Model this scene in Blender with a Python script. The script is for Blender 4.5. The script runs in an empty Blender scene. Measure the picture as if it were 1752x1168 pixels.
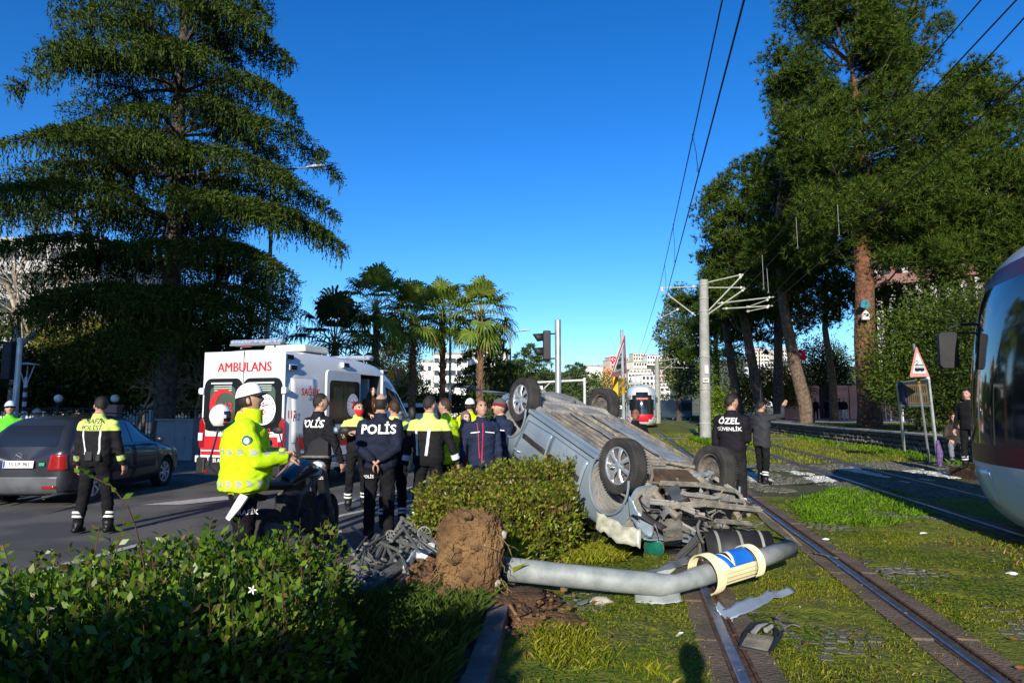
import bpy, bmesh, math, random
import numpy as np
from math import sin, cos, pi, radians as R, sqrt, atan2
from mathutils import Vector as V, Matrix, Quaternion, noise
from mathutils.bvhtree import BVHTree
random.seed(7); rng = np.random.default_rng(7)
sc = bpy.context.scene
col = sc.collection
# ---------------------------------------------------------------- camera, sky, sun, exposure
PITCH = math.atan(116/1168)
cam_d = bpy.data.cameras.new('camera'); cam = bpy.data.objects.new('camera', cam_d); col.objects.link(cam)
cam.location = (0, 0, 1.6); cam.rotation_euler = (R(90)+PITCH, 0, 0)
cam_d.sensor_width = 36; cam_d.lens = 24.0; cam_d.clip_start = .05; cam_d.clip_end = 6000
sc.camera = cam
SUN_AZ, SUN_EL = 12.5, 19.5      # heading the light travels in, degrees right of +Y; height of the sun
w = bpy.data.worlds.new('World'); sc.world = w; w.use_nodes = True
nt = w.node_tree; nt.nodes.clear()
sky = nt.nodes.new('ShaderNodeTexSky'); sky.sky_type = 'NISHITA'; sky.sun_disc = False
sky.sun_elevation = R(SUN_EL); sky.sun_rotation = R(180+SUN_AZ); sky.altitude = 0; sky.air_density = 1.0
sky.dust_density = 0.25; sky.ozone_density = 2.6
hs = nt.nodes.new('ShaderNodeHueSaturation'); hs.inputs['Saturation'].default_value = 1.14; hs.inputs['Value'].default_value = 1.0
bg = nt.nodes.new('ShaderNodeBackground'); bg.inputs['Strength'].default_value = .078
wo = nt.nodes.new('ShaderNodeOutputWorld')
gm = nt.nodes.new('ShaderNodeGamma'); gm.inputs[1].default_value = 1.2; tint = nt.nodes.new('ShaderNodeMix'); tint.data_type = 'RGBA'; tint.blend_type = 'MULTIPLY'; tint.inputs[0].default_value = 1; tint.inputs[7].default_value = (.76, .95, 1.27, 1)
nt.links.new(sky.outputs[0], gm.inputs[0]); nt.links.new(gm.outputs[0], tint.inputs[6]); nt.links.new(tint.outputs[2], hs.inputs['Color']); nt.links.new(hs.outputs[0], bg.inputs[0]); nt.links.new(bg.outputs[0], wo.inputs[0])
sd = bpy.data.lights.new('sun', 'SUN'); sd.energy = 5.0; sd.angle = R(.5); sd.color = (1, .93, .80)
sun = bpy.data.objects.new('sun', sd); col.objects.link(sun)
_L = V((sin(R(SUN_AZ))*cos(R(SUN_EL)), cos(R(SUN_AZ))*cos(R(SUN_EL)), -sin(R(SUN_EL))))
sun.rotation_euler = _L.to_track_quat('-Z', 'Y').to_euler(); sun.location = (-10, -40, 20)
sc.view_settings.view_transform = 'Standard'; sc.view_settings.look = 'None'
sc.view_settings.exposure = 0.50; sc.view_settings.gamma = 1; sc.view_settings.use_curve_mapping = False
sc.render.engine = 'CYCLES'
sc.cycles.max_bounces = 6; sc.cycles.diffuse_bounces = 2; sc.cycles.glossy_bounces = 3; sc.cycles.transparent_max_bounces = 6
sc.cycles.use_denoising = True

# ---------------------------------------------------------------- survey helpers
_s, _c = sin(PITCH), cos(PITCH)
def ray(px, py):
    u, v = (px-876)/1168, (584-py)/1168
    return V((u, _c-v*_s, _s+v*_c))
def at(px, py, Y):
    d = ray(px, py); return V((0, 0, 1.6))+d*(Y/d.y)
def gr(px, py, z=0.):
    d = ray(px, py); return V((0, 0, 1.6))+d*((z-1.6)/d.z)
TD = V((.166, 1, 0)).normalized()      # direction of the tracks
TN = V((TD.y, -TD.x, 0))
def trk(offset, Y):                     # point at lateral X offset (measured at Y=0) on a line parallel with the track
    return V((offset+.166*Y, Y, 0))

# ---------------------------------------------------------------- materials
_m = {}
def M(name, c=(.5, .5, .5), rough=.6, metal=0, var=.15, vs=4, bump=.0, bs=60, spec=.3, c2=None, coat=0, emis=None, detail=4, coords='Object'):
    if name in _m: return _m[name]
    m = bpy.data.materials.new(name); m.use_nodes = True; t = m.node_tree; N = t.nodes; K = t.links.new
    b = N['Principled BSDF']; b.inputs['Roughness'].default_value = rough; b.inputs['Metallic'].default_value = metal
    b.inputs['Specular IOR Level'].default_value = spec
    if coat: b.inputs['Coat Weight'].default_value = coat; b.inputs['Coat Roughness'].default_value = .05
    tc = N.new('ShaderNodeTexCoord'); src = tc.outputs[coords]
    if var or c2:
        n = N.new('ShaderNodeTexNoise'); n.inputs['Scale'].default_value = vs; n.inputs['Detail'].default_value = detail; K(src, n.inputs['Vector'])
        mx = N.new('ShaderNodeMix'); mx.data_type = 'RGBA'
        mr = N.new('ShaderNodeMapRange'); mr.inputs[1].default_value = .35; mr.inputs[2].default_value = .65; K(n.outputs[0], mr.inputs[0])
        K(mr.outputs[0], mx.inputs[0])
        if c2 is None: a = [x*(1-var) for x in c]; d = [min(1, x*(1+var)) for x in c]
        else: a = c; d = c2
        mx.inputs[6].default_value = (*a, 1); mx.inputs[7].default_value = (*d, 1); K(mx.outputs[2], b.inputs['Base Color'])
    else: b.inputs['Base Color'].default_value = (*c, 1)
    if bump:
        n2 = N.new('ShaderNodeTexNoise'); n2.inputs['Scale'].default_value = bs; n2.inputs['Detail'].default_value = 3; K(src, n2.inputs['Vector'])
        bp = N.new('ShaderNodeBump'); bp.inputs['Strength'].default_value = min(1, bump); bp.inputs['Distance'].default_value = 1.0/bs; K(n2.outputs[0], bp.inputs['Height']); K(bp.outputs[0], b.inputs['Normal'])
    if emis: b.inputs['Emission Color'].default_value = (*emis[0], 1); b.inputs['Emission Strength'].default_value = emis[1]
    _m[name] = m; return m
def leafM(name, ca, cb, tr=.35, rough=.5, cc=None):
    if name in _m: return _m[name]
    m = bpy.data.materials.new(name); m.use_nodes = True; t = m.node_tree; N = t.nodes; K = t.links.new
    b = N['Principled BSDF']; b.inputs['Roughness'].default_value = max(rough, .35); b.inputs['Specular IOR Level'].default_value = .12 if rough > .4 else .35
    g = N.new('ShaderNodeNewGeometry'); r = N.new('ShaderNodeValToRGB'); K(g.outputs['Random Per Island'], r.inputs[0])
    r.color_ramp.elements[0].color = (*ca, 1); r.color_ramp.elements[0].position = .1
    r.color_ramp.elements[1].color = (*cb, 1); r.color_ramp.elements[1].position = .8
    if cc: e = r.color_ramp.elements.new(.93); e.color = (*cb, 1); r.color_ramp.elements[-1].position = 1; e2 = r.color_ramp.elements[-1]; e2.color = (*cc, 1)
    tl = N.new('ShaderNodeBsdfTranslucent'); mx = N.new('ShaderNodeMixShader'); mx.inputs[0].default_value = tr
    K(r.outputs[0], b.inputs['Base Color']); K(r.outputs[0], tl.inputs[0]); K(b.outputs[0], mx.inputs[1]); K(tl.outputs[0], mx.inputs[2])
    K(mx.outputs[0], N['Material Output'].inputs[0]); _m[name] = m; return m

# ---------------------------------------------------------------- objects
def tag(o, label=None, cat=None, group=None, kind=None):
    if label: o['label'] = label
    if cat: o['category'] = cat
    if group: o['group'] = group
    if kind: o['kind'] = kind
    return o
def empty(name, loc=(0, 0, 0), rz=0, label=None, cat=None, group=None):
    o = bpy.data.objects.new(name, None); col.objects.link(o); o.location = loc; o.rotation_euler = (0, 0, rz); o.empty_display_size = .2
    return tag(o, label, cat, group)
def link(me, name, parent=None, loc=None, smooth=False):
    o = bpy.data.objects.new(name, me); col.objects.link(o)
    if parent: o.parent = parent
    if loc is not None: o.location = loc
    if smooth: me.polygons.foreach_set('use_smooth', [True]*len(me.polygons))
    return o
def copy_tree(o, parent=None):
    c = o.copy(); col.objects.link(c); c.parent = parent
    for ch in list(o.children): copy_tree(ch, c)
    return c
def npmesh(name, v, f, mat, parent=None, mi=None, smooth=False):
    v = np.asarray(v, np.float32); f = np.asarray(f, np.int32); k = f.shape[1]
    me = bpy.data.meshes.new(name); me.vertices.add(len(v)); me.vertices.foreach_set('co', v.ravel())
    me.loops.add(f.size); me.loops.foreach_set('vertex_index', f.ravel())
    me.polygons.add(len(f)); me.polygons.foreach_set('loop_start', np.arange(len(f), dtype=np.int32)*k)
    try: me.polygons.foreach_set('loop_total', np.full(len(f), k, np.int32))
    except Exception: pass
    for m in (mat if isinstance(mat, (list, tuple)) else [mat]): me.materials.append(m)
    if mi is not None: me.polygons.foreach_set('material_index', np.asarray(mi, np.int32))
    me.update(calc_edges=True); me.validate()
    return link(me, name, parent, smooth=smooth)
def frame(d, up=V((0, 0, 1))):
    d = V(d).normalized(); x = d.cross(up)
    if x.length < 1e-3: x = d.cross(V((0, 1, 0)))
    x.normalize(); return x, x.cross(d).normalized(), d
class MB:
    def __init__(s): s.v = []; s.f = []; s.m = []; s.k = 0; s.tag = []; s.T = None
    def _p(s, p):
        p = V(p); s.v.append(tuple(s.T @ p) if s.T else tuple(p))
    def face(s, idx, m=None): s.f.append(tuple(idx)); s.m.append(s.k if m is None else m)
    def mesh(s, vs, fs, m=None):
        n = len(s.v)
        for p in vs: s._p(p)
        for f in fs: s.face([i+n for i in f], m)
        return s
    def box(s, c, size, rot=None, m=None, taper=1):
        hx, hy, hz = size[0]/2, size[1]/2, size[2]/2
        P = [V((x*hx*(taper if z > 0 else 1), y*hy*(taper if z > 0 else 1), z*hz)) for z in (-1, 1) for y in (-1, 1) for x in (-1, 1)]
        if rot is not None:
            if not isinstance(rot, Matrix): rot = Matrix.Rotation(rot[2], 3, 'Z')@Matrix.Rotation(rot[1], 3, 'Y')@Matrix.Rotation(rot[0], 3, 'X')
            P = [rot @ p for p in P]
        P = [p+V(c) for p in P]
        return s.mesh(P, [(0, 2, 3, 1), (4, 5, 7, 6), (0, 1, 5, 4), (2, 6, 7, 3), (0, 4, 6, 2), (1, 3, 7, 5)], m)
    def tube(s, pts, rad, n=8, cap=True, m=None, flat=1, up=V((0, 0, 1)), tagn=None):
        pts = [V(p) for p in pts]; k = len(pts); rad = rad if isinstance(rad, (list, tuple)) else [rad]*k
        b = len(s.v); px = None
        for i, p in enumerate(pts):
            d = (pts[min(i+1, k-1)]-pts[max(i-1, 0)])
            if px is None: x, y, d = frame(d, up)
            else:
                d = d.normalized(); x = (px-d*px.dot(d)).normalized(); y = x.cross(d).normalized()
            px = x
            for j in range(n):
                a = 2*pi*j/n; r = rad[i]; s._p(p+x*cos(a)*r+y*sin(a)*r*flat)
                if tagn is not None: s.tag.append(tagn)
        for i in range(k-1):
            for j in range(n):
                s.face((b+i*n+j, b+i*n+(j+1) % n, b+(i+1)*n+(j+1) % n, b+(i+1)*n+j), m)
        if cap: s.face([b+j for j in range(n)][::-1], m); s.face([b+(k-1)*n+j for j in range(n)], m)
        return s
    def rings(s, rs, n=16, m=None, tagn=None, e=2.0):      # rs: (cx,cy,cz,rx,ry) horizontal rings
        b = len(s.v)
        for (x, y, z, rx, ry) in rs:
            for j in range(n):
                a = 2*pi*j/n; ca, sa = cos(a), sin(a); q = (abs(ca)**e+abs(sa)**e)**(-1/e)
                s._p((x+ca*q*rx, y+sa*q*ry, z))
                if tagn is not None: s.tag.append(tagn)
        k = len(rs)
        for i in range(k-1):
            for j in range(n): s.face((b+i*n+j, b+i*n+(j+1) % n, b+(i+1)*n+(j+1) % n, b+(i+1)*n+j), m)
        s.face([b+j for j in range(n)][::-1], m); s.face([b+(k-1)*n+j for j in range(n)], m)
        return s
    def lathe(s, prof, c=(0, 0, 0), axis='X', n=32, m=None, closed=False):
        b = len(s.v); k = len(prof); c = V(c)
        for (r, a) in prof:
            for j in range(n):
                t = 2*pi*j/n; u, v_ = r*cos(t), r*sin(t)
                s._p(c+(V((a, u, v_)) if axis == 'X' else V((v_, a, u)) if axis == 'Y' else V((u, v_, a))))
        for i in range(k-1 if not closed else k):
            i2 = (i+1) % k
            for j in range(n): s.face((b+i*n+j, b+i*n+(j+1) % n, b+i2*n+(j+1) % n, b+i2*n+j), m)
        return s
    def prism(s, poly, T=(0, 0, 0), ex=(1, 0, 0), ey=(0, 0, 1), d=.01, m=None, bevel=0):
        ex, ey = V(ex), V(ey); nz = ex.cross(ey).normalized(); T = V(T); k = len(poly)
        P = [T+ex*p[0]+ey*p[1] for p in poly]
        return s.mesh(P+[p+nz*d for p in P], [tuple(range(k))[::-1], tuple(range(k, 2*k))]+[(i, (i+1) % k, k+(i+1) % k, k+i) for i in range(k)], m)
    def ball(s, c, r, n=10, m=None, tagn=None, sc_=(1, 1, 1)):
        c = V(c); st = n//2+1
        b = len(s.v); s._p(c+V((0, 0, -r*sc_[2])))
        for i in range(1, st):
            t = -pi/2+pi*i/st
            for j in range(n):
                a = 2*pi*j/n; s._p(c+V((cos(a)*cos(t)*r*sc_[0], sin(a)*cos(t)*r*sc_[1], sin(t)*r*sc_[2])))
        s._p(c+V((0, 0, r*sc_[2]))); e = len(s.v)-1
        if tagn is not None: s.tag += [tagn]*(e-b+1)
        for j in range(n): s.face((b, b+1+(j+1) % n, b+1+j), m); s.face((e, e-n+j, e-n+(j+1) % n), m)
        for i in range(st-2):
            for j in range(n): o = b+1+i*n; s.face((o+j, o+(j+1) % n, o+n+(j+1) % n, o+n+j), m)
        return s
    def me(s, name, mats):
        me = bpy.data.meshes.new(name); me.from_pydata(s.v, [], s.f)
        for m in (mats if isinstance(mats, (list, tuple)) else [mats]): me.materials.append(m)
        if any(s.m): me.polygons.foreach_set('material_index', s.m)
        me.update(); return me
    def build(s, name, mats, parent=None, loc=None, smooth=False, bev=0, seg=2, ang=35):
        o = link(s.me(name, mats), name, parent, loc, smooth)
        if bev:
            b = o.modifiers.new('b', 'BEVEL'); b.width = bev; b.segments = seg; b.limit_method = 'ANGLE'; b.angle_limit = R(ang)
        if smooth: smooth_ang(o)
        return o
def smooth_ang(o, a=35):
    me = o.data; me.polygons.foreach_set('use_smooth', [True]*len(me.polygons))
    try: me.set_sharp_from_angle(angle=R(a))
    except Exception: pass
def bake(o):                             # apply modifiers into the mesh, without bpy.ops
    dg = bpy.context.evaluated_depsgraph_get(); dg.update()
    me = bpy.data.meshes.new_from_object(o.evaluated_get(dg)); o.modifiers.clear(); old = o.data; o.data = me
    return o
def rrect(w_, h_, r, n=4):
    out = []
    for cx, cy, a0 in ((w_/2-r, h_/2-r, 0), (-w_/2+r, h_/2-r, 90), (-w_/2+r, -h_/2+r, 180), (w_/2-r, -h_/2+r, 270)):
        for i in range(n+1): a = R(a0+90*i/n); out.append((cx+r*cos(a), cy+r*sin(a)))
    return out
def text(body, size, mat, parent, loc, rot, depth=.004, bold=.0, name='lettering', onto=None, align='CENTER', sx=1, push=.006):
    """flat lettering; with onto=(bvh, direction) the letters are laid on that surface"""
    cu = bpy.data.curves.new(name, 'FONT'); cu.body = body; cu.size = size; cu.align_x = align; cu.align_y = 'CENTER'
    cu.extrude = 0 if onto else depth; cu.offset = bold*size; cu.resolution_u = 3; cu.space_character = 1.0+bold*2
    o = bpy.data.objects.new(name, cu); col.objects.link(o)
    dg = bpy.context.evaluated_depsgraph_get(); dg.update()
    me = bpy.data.meshes.new_from_object(o.evaluated_get(dg)); bpy.data.objects.remove(o)
    me.materials.clear(); me.materials.append(mat)
    rm = rot if isinstance(rot, Matrix) else (Matrix.Rotation(rot[2], 4, 'Z')@Matrix.Rotation(rot[1], 4, 'Y')@Matrix.Rotation(rot[0], 4, 'X'))
    T = Matrix.Translation(V(loc))@rm.to_4x4()@Matrix.Diagonal((sx, 1, 1, 1))
    if onto:
        bvh, dr = onto; bm = bmesh.new(); bm.from_mesh(me)
        bmesh.ops.subdivide_edges(bm, edges=[e for e in bm.edges if e.calc_length() > size*.2], cuts=1)
        hits = [bvh.ray_cast(T@v.co-dr*.5, dr) for v in bm.verts]; ds = sorted(h[3] for h in hits if h[0] is not None); md_ = ds[len(ds)//2] if ds else .5
        for v, h in zip(bm.verts, hits):
            p = T@v.co-dr*.5; d_ = h[3] if h[0] is not None and abs(h[3]-md_) < .07 else md_; v.co = p+dr*(d_-push)
        bm.to_mesh(me); bm.free()
    else:
        me.transform(T)
    return link(me, name, parent)
# ---------------------------------------------------------------- people
SKIN = M('skin', (.42, .24, .17), .5, var=.12, vs=30, bump=.1, bs=200)
SKIN2 = M('skin_pale', (.52, .33, .25), .5, var=.1, vs=30)
HAIRD = M('hair_dark', (.018, .014, .012), .6, var=.4, vs=60, bump=.8, bs=180)
HAIRB = M('hair_brown', (.045, .022, .012), .55, var=.4, vs=40, bump=.8, bs=120)
EYE = M('eye_dark', (.02, .015, .012), .2, var=0)
LIP = M('lips', (.36, .14, .11), .5, var=0)
BLK = M('cloth_black', (.009, .009, .011), .9, spec=.12, var=.3, vs=9, bump=.35, bs=90)
NAVY = M('cloth_navy', (.010, .014, .032), .85, spec=.12, var=.25, vs=9, bump=.35, bs=90)
GREYC = M('cloth_charcoal', (.032, .033, .040), .85, spec=.15, var=.2, vs=9, bump=.3, bs=90)
SHOE = M('shoe_black', (.012, .011, .011), .45, var=.2)
WHT = M('white_print', (.85, .85, .85), .5, var=0)
SILV = M('reflective_grey', (.62, .64, .62), .35, var=.1, vs=30)
HV = (.52, .80, .012)
def clothM(name, base, zsplit=None, top=None, bands=(), chev=False, plain_bands=()):
    if name in _m: return _m[name]
    m = M(name, base, .8, var=.14, vs=10, bump=.3, bs=80, spec=.12); t = m.node_tree; N = t.nodes; K = t.links.new; b = N['Principled BSDF']
    src = b.inputs['Base Color'].links[0].from_socket
    tc = N.new('ShaderNodeTexCoord'); sp = N.new('ShaderNodeSeparateXYZ'); K(tc.outputs['Object'], sp.inputs[0])
    def mth(op, a, b_=None, c_=None):
        n = N.new('ShaderNodeMath'); n.operation = op
        for i, q in enumerate((a, b_, c_)):
            if q is None: continue
            if isinstance(q, (int, float)): n.inputs[i].default_value = q
            else: K(q, n.inputs[i])
        return n.outputs[0]
    def mix(f, a, colr):
        n = N.new('ShaderNodeMix'); n.data_type = 'RGBA'; K(f, n.inputs[0]); K(a, n.inputs[6]); n.inputs[7].default_value = (*colr, 1); return n.outputs[2]
    z = sp.outputs[2]
    if zsplit: src = mix(mth('GREATER_THAN', z, zsplit), src, top)
    for (z0, h) in bands:
        d = mth('ABSOLUTE', mth('SUBTRACT', z, z0)); inb = mth('LESS_THAN', d, h/2)
        ang = mth('MULTIPLY', mth('ARCTAN2', sp.outputs[0], sp.outputs[1]), -.22)
        if chev:
            q = mth('FRACT', mth('MULTIPLY', mth('ADD', ang, mth('MULTIPLY', d, .75)), 1/.075))
            inb = mth('MULTIPLY', inb, mth('LESS_THAN', q, .5))
        src = mix(inb, src, (.36, .38, .33) if chev else (.6, .62, .6))
    K(src, b.inputs['Base Color']); return m
def ik(S, T, a, b, pole):
    S, T, pole = V(S), V(T), V(pole); d = T-S; L = min(d.length, (a+b)*.995); d.normalize(); T = S+d*L
    x = (a*a-b*b+L*L)/(2*L); h = sqrt(max(0, a*a-x*x)); p = pole-d*pole.dot(d); p.normalize()
    return S+d*x+p*h, T
def head_geo(mb, c, yaw=0, pitch=0, roll=0, s=1.0, skin=0, fat=1.0):
    n, k = 28, 22; c = V(c); Rm = Matrix.Rotation(yaw, 3, 'Z')@Matrix.Rotation(pitch, 3, 'X')@Matrix.Rotation(roll, 3, 'Y')
    g = lambda x, m, w_: math.exp(-((x-m)/w_)**2)
    def P(dx, dy, dz, off=0):
        rx, ry, rz = .076*fat, .096, .120
        low = max(0, -dz-.1)
        x = dx*rx*(1-.30*low**1.1); y = dy*ry*(1-.10*low if dy > 0 else 1-.35*low); z = dz*rz
        if dy > 0:
            f = dy**.5
            y += f*(.027*g(dx, 0, .15)*g(dz, -.16, .15) + .009*g(dx, 0, .12)*g(dz, .05, .2) - .010*g(abs(dx), .36, .17)*g(dz, .06, .10)
                    + .006*g(abs(dx), .3, .3)*g(dz, .25, .09) + .005*g(dx, 0, .3)*g(dz, -.48, .07) - .005*g(dx, 0, .28)*g(dz, -.42, .025)
                    + .010*g(dx, 0, .3)*g(dz, -.82, .18) + .005*g(abs(dx), .5, .2)*g(dz, -.15, .2))
        return V((x, y, z))*(1+off)
    vs = [P(0, 0, -1)]
    for i in range(1, k):
        t = -pi/2+pi*i/k
        for j in range(n):
            a = 2*pi*j/n; vs.append(P(cos(a)*cos(t), sin(a)*cos(t), sin(t)))
    vs.append(P(0, 0, 1)); e = len(vs)-1; fs = []; ms = []
    for j in range(n): fs.append((0, 1+(j+1) % n, 1+j)); fs.append((e, e-n+j, e-n+(j+1) % n))
    for i in range(k-2):
        for j in range(n): o = 1+i*n; fs.append((o+j, o+(j+1) % n, o+n+(j+1) % n, o+n+j))
    for f in fs:
        q = sum((vs[i] for i in f), V())/len(f)
        lips = q.y > .075 and abs(q.x) < .026 and abs(q.z/.12+.42) < .06
        brow = q.y > .07 and .014 < abs(q.x) < .05 and abs(q.z/.12-.24) < .05
        ms.append(skin+2 if lips else skin+3 if brow else skin)
    b = len(mb.v)
    for p in vs: mb._p(c+Rm@(p*s))
    for f, m in zip(fs, ms): mb.face([i+b for i in f], m)
    for sx in (-1, 1):
        T0 = mb.T; mb.T = Matrix.Translation(c)@Rm.to_4x4()@Matrix.Scale(s, 4) if T0 is None else T0@Matrix.Translation(c)@Rm.to_4x4()@Matrix.Scale(s, 4)
        mb.ball((sx*.028, .083, .008), .0095, 8, m=skin+1)
        mb.ball((sx*.077*fat, -.002, -.008), .03, 8, m=skin, sc_=(.28, .62, 1.0)); mb.T = T0
    return Rm
def shell(P, mask, off, c, Rm, s, fat=1.0, thick=0, n=28, k=22):
    """scalp shell following the head: vertices where mask(dx,dy,dz)"""
    mb = MB(); idx = {}; g = []
    for i in range(0, k+1):
        t = -pi/2+pi*i/k; row = []
        for j in range(n):
            a = 2*pi*j/n; dx, dy, dz = cos(a)*cos(t), sin(a)*cos(t), sin(t)
            low = max(0, -dz-.1)
            p = V((dx*.076*fat*(1-.2*low), dy*.096*(1-.2*low), dz*.120))
            o = off(dx, dy, dz); nn = V((dx, dy, dz)); p = p+nn*o
            row.append((len(mb.v), mask(dx, dy, dz))); mb._p(V(c)+Rm@(p*s))
        g.append(row)
    for i in range(k):
        for j in range(n):
            q = (g[i][j], g[i][(j+1) % n], g[i+1][(j+1) % n], g[i+1][j])
            if sum(a[1] for a in q) >= 3: mb.face([a[0] for a in q])
    return mb
def hand_geo(mb, w_, d, palm, thumb, s=1.0, curl=.5, m=0):
    """w_: wrist, d: direction of the fingers, palm: palm normal, thumb: side of the thumb"""
    d = V(d).normalized(); palm = V(palm); palm = (palm-d*palm.dot(d)).normalized(); sd_ = d.cross(palm)
    if sd_.dot(V(thumb)) < 0: sd_ = -sd_
    w_ = V(w_)
    P = [w_-d*.03, w_+d*.01, w_+d*.045, w_+d*.085]
    b = len(mb.v)
    for p, a, t in zip(P, (.026, .027, .040, .041), (.020, .018, .015, .011)):
        for j in range(8): an = 2*pi*j/8; mb._p(p+sd_*cos(an)*a*s+palm*sin(an)*t*s)
    for i in range(3):
        for j in range(8): mb.face((b+i*8+j, b+i*8+(j+1) % 8, b+(i+1)*8+(j+1) % 8, b+(i+1)*8+j), m)
    mb.face([b+j for j in range(8)], m); mb.face([b+24+j for j in range(8)], m)
    for q, (o, L) in enumerate(((.031, .070), (.011, .079), (-.010, .074), (-.030, .058))):
        p = w_+d*.078*s+sd_*o*s; pts = [p]; an = .15+.25*curl
        for k_, fr in enumerate((.45, .32, .23)):
            an2 = an+curl*(.75+.7*k_)*.8; dd = d*cos(an2)+palm*sin(an2); p = p+dd*L*fr*s; pts.append(p)
        mb.tube(pts, [.0095*s, .009*s, .008*s, .006*s], 6, m=m)
    p = w_+d*.022*s+sd_*.026*s; pts = [p, p+(d*.55+sd_*.8+palm*.25)*.036*s, p+(d*1.0+sd_*.9+palm*.55)*.052*s, p+(d*1.45+sd_*.65+palm*.9)*.060*s]
    mb.tube(pts, [.012*s, .011*s, .009*s, .007*s], 6, m=m)
def person(label, loc, heading, H=1.75, top=BLK, legs=BLK, shoes=SHOE, skin=SKIN, hem=.86, bulk=1.0, hair='short', hairM=None,
           hl=None, hr=None, feetd=.13, look=(0, 0), lean=0, stride=0, group=None, vox=.014, sit=False, curl=.5, belly=0, sleeve=None,
           legw=1.0, handdir=None, kneeb=0, cat='person', collar=True, bodylegs=True, twist=0, elbow=None, trunkface=None):
    """heading in degrees clockwise from +Y (where the person faces)"""
    s = H/1.75; root = empty('person', loc, -R(heading), label, cat, group)
    mb = MB(); b = bulk; Z = lambda z: z*s
    def LN(z): return (sin(R(lean))*max(0, z-.92*s))
    tors = [(.86, .150, .105), (.92, .168*1.0, .12), (1.0, .165, .125), (1.10, .163, .128), (1.2, .178, .133), (1.3, .196, .138), (1.38, .200, .125), (1.435, .165, .10), (1.475, .09, .075), (1.50, .065, .065)]
    hipz = .92*s; drop = 0
    if sit: drop = .45*s
    rs = []
    for z, rx, ry in tors:
        k = b if z < 1.42 else 1; bl = belly*math.exp(-((z-1.06)/.13)**2)
        if z < 1.3 and hem: k *= 1.05
        rs.append((0, LN(Z(z))+bl*.5*s, Z(z)-drop, rx*s*k*(1+bl*.6), ry*s*k*(1+bl*3)))
    mb.rings(rs, 18, tagn=0, e=2.3)
    if hem and not sit:
        mb.rings([(0, bl_ if False else 0, Z(hem), .178*s*b, .135*s*b*(1+belly)), (0, 0, Z(hem+.06), .184*s*b, .14*s*b*(1+belly*1.5)), (0, belly*.2, Z(.99), .178*s*b, .138*s*b*(1+belly*2)), (0, 0, Z(1.1), .15*s*b, .12*s*b)], 18, tagn=0, e=2.3)
    nz = 1.49*s-drop; ny = LN(1.49*s)
    mb.tube([(0, ny-.01, nz-.04), (0, ny+.005, nz+.03), (0, ny+.015, nz+.10)], [.075*s, .058*s, .055*s], 10, tagn=1)
    if collar: mb.tube([(0, ny-.012, nz-.035), (0, ny, nz+.045)], [.086*s, .073*s], 12, tagn=0)
    # legs
    for sx in (-1, 1):
        hp = V((sx*.088*s, 0, hipz-drop)); fy = sx*stride
        if sit:
            ft = V((sx*feetd, .50*s, .085)); kn = V((sx*.14*s, .42*s, .50*s))
        else:
            ft = V((sx*feetd, fy, .085*s)); mid = (hp+ft)/2; kn = V((mid.x+sx*.01, mid.y+.02+kneeb, .49*s))
        mb.tube([hp+V((0, -.01, .05)), hp+V((0, 0, -.05)), hp.lerp(kn, .5), kn, kn.lerp(ft, .35), kn.lerp(ft, .75), ft+V((0, 0, .0))],
                [q*s*legw for q in (.085, .098, .083, .068, .066, .06, .062)], 12, tagn=2)
        toe = V((sx*.03, .17*s, 0)) if True else 0
        p0 = V((ft.x, ft.y, 0))
        mb.tube([p0+V((0, -.085*s, .045)), p0+V((0, -.06*s, .05)), p0+V((0, 0, .055)), p0+V((sx*.012, .09*s, .042)), p0+V((sx*.02, .15*s, .034)), p0+V((sx*.022, .18*s, .028))],
                [.028, .044, .05, .046, .040, .022], 10, flat=.9, tagn=3)
        mb.tube([p0+V((0, -.01, .04)), p0+V((0, -.01, .14*s))], .048*s, 10, tagn=3)
    # arms
    hands = []
    for sx, tgt in ((-1, hl), (1, hr)):
        S = V((sx*.185*s*(1+(b-1)*.5), LN(1.40*s), 1.395*s-drop))
        if tgt is None: tgt = (sx*.29, .05, .78)
        T = V((tgt[0]*s, tgt[1]*s, tgt[2]*s-drop)); pole = V((sx*.6, -1, -.4)) if len(tgt) == 3 else V(tgt[3])
        E_, T2 = ik(S, T, .29*s, .26*s, pole)
        mb.tube([S-V((sx*.05, 0, -.005)), S, S.lerp(E_, .3), S.lerp(E_, .75), E_, E_.lerp(T2, .35), E_.lerp(T2, .8), T2],
                [q*s*(.9+.1*b)*(sleeve or 1) for q in (.07, .072, .068, .058, .054, .052, .044, .038)], 12, tagn=0)
        hands.append((sx, E_, T2))
    # fuse into one skin
    o = mb.build('body', BLK, None)
    md = o.modifiers.new('r', 'REMESH'); md.mode = 'VOXEL'; md.voxel_size = vox; md.use_smooth_shade = True
    sm = o.modifiers.new('s', 'SMOOTH'); sm.iterations = 4; sm.factor = .5
    bake(o); me = o.data; nv = len(me.vertices)
    co = np.empty(nv*3, np.float32); me.vertices.foreach_get('co', co); co = co.reshape(-1, 3)
    src = np.array(mb.v, np.float32); tg = np.array(mb.tag)
    # cloth folds
    no = np.empty(nv*3, np.float32); me.vertices.foreach_get('normal', no); no = no.reshape(-1, 3)
    ph = random.uniform(0, 9)
    f1 = np.sin(co[:, 2]*46+co[:, 0]*16+ph+2.2*np.sin(co[:, 0]*11+co[:, 1]*9+ph))*np.sin(co[:, 2]*13+co[:, 1]*14+ph*2)
    f2 = np.sin(co[:, 2]*83-co[:, 1]*30+3*np.sin(co[:, 0]*25+co[:, 2]*9+ph))
    amp = np.where(co[:, 2] > .12*s, .0055, .001)*np.where(co[:, 2] > nz, 0, 1)
    co += no*(f1*amp+f2*amp*.35)[:, None]
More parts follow.
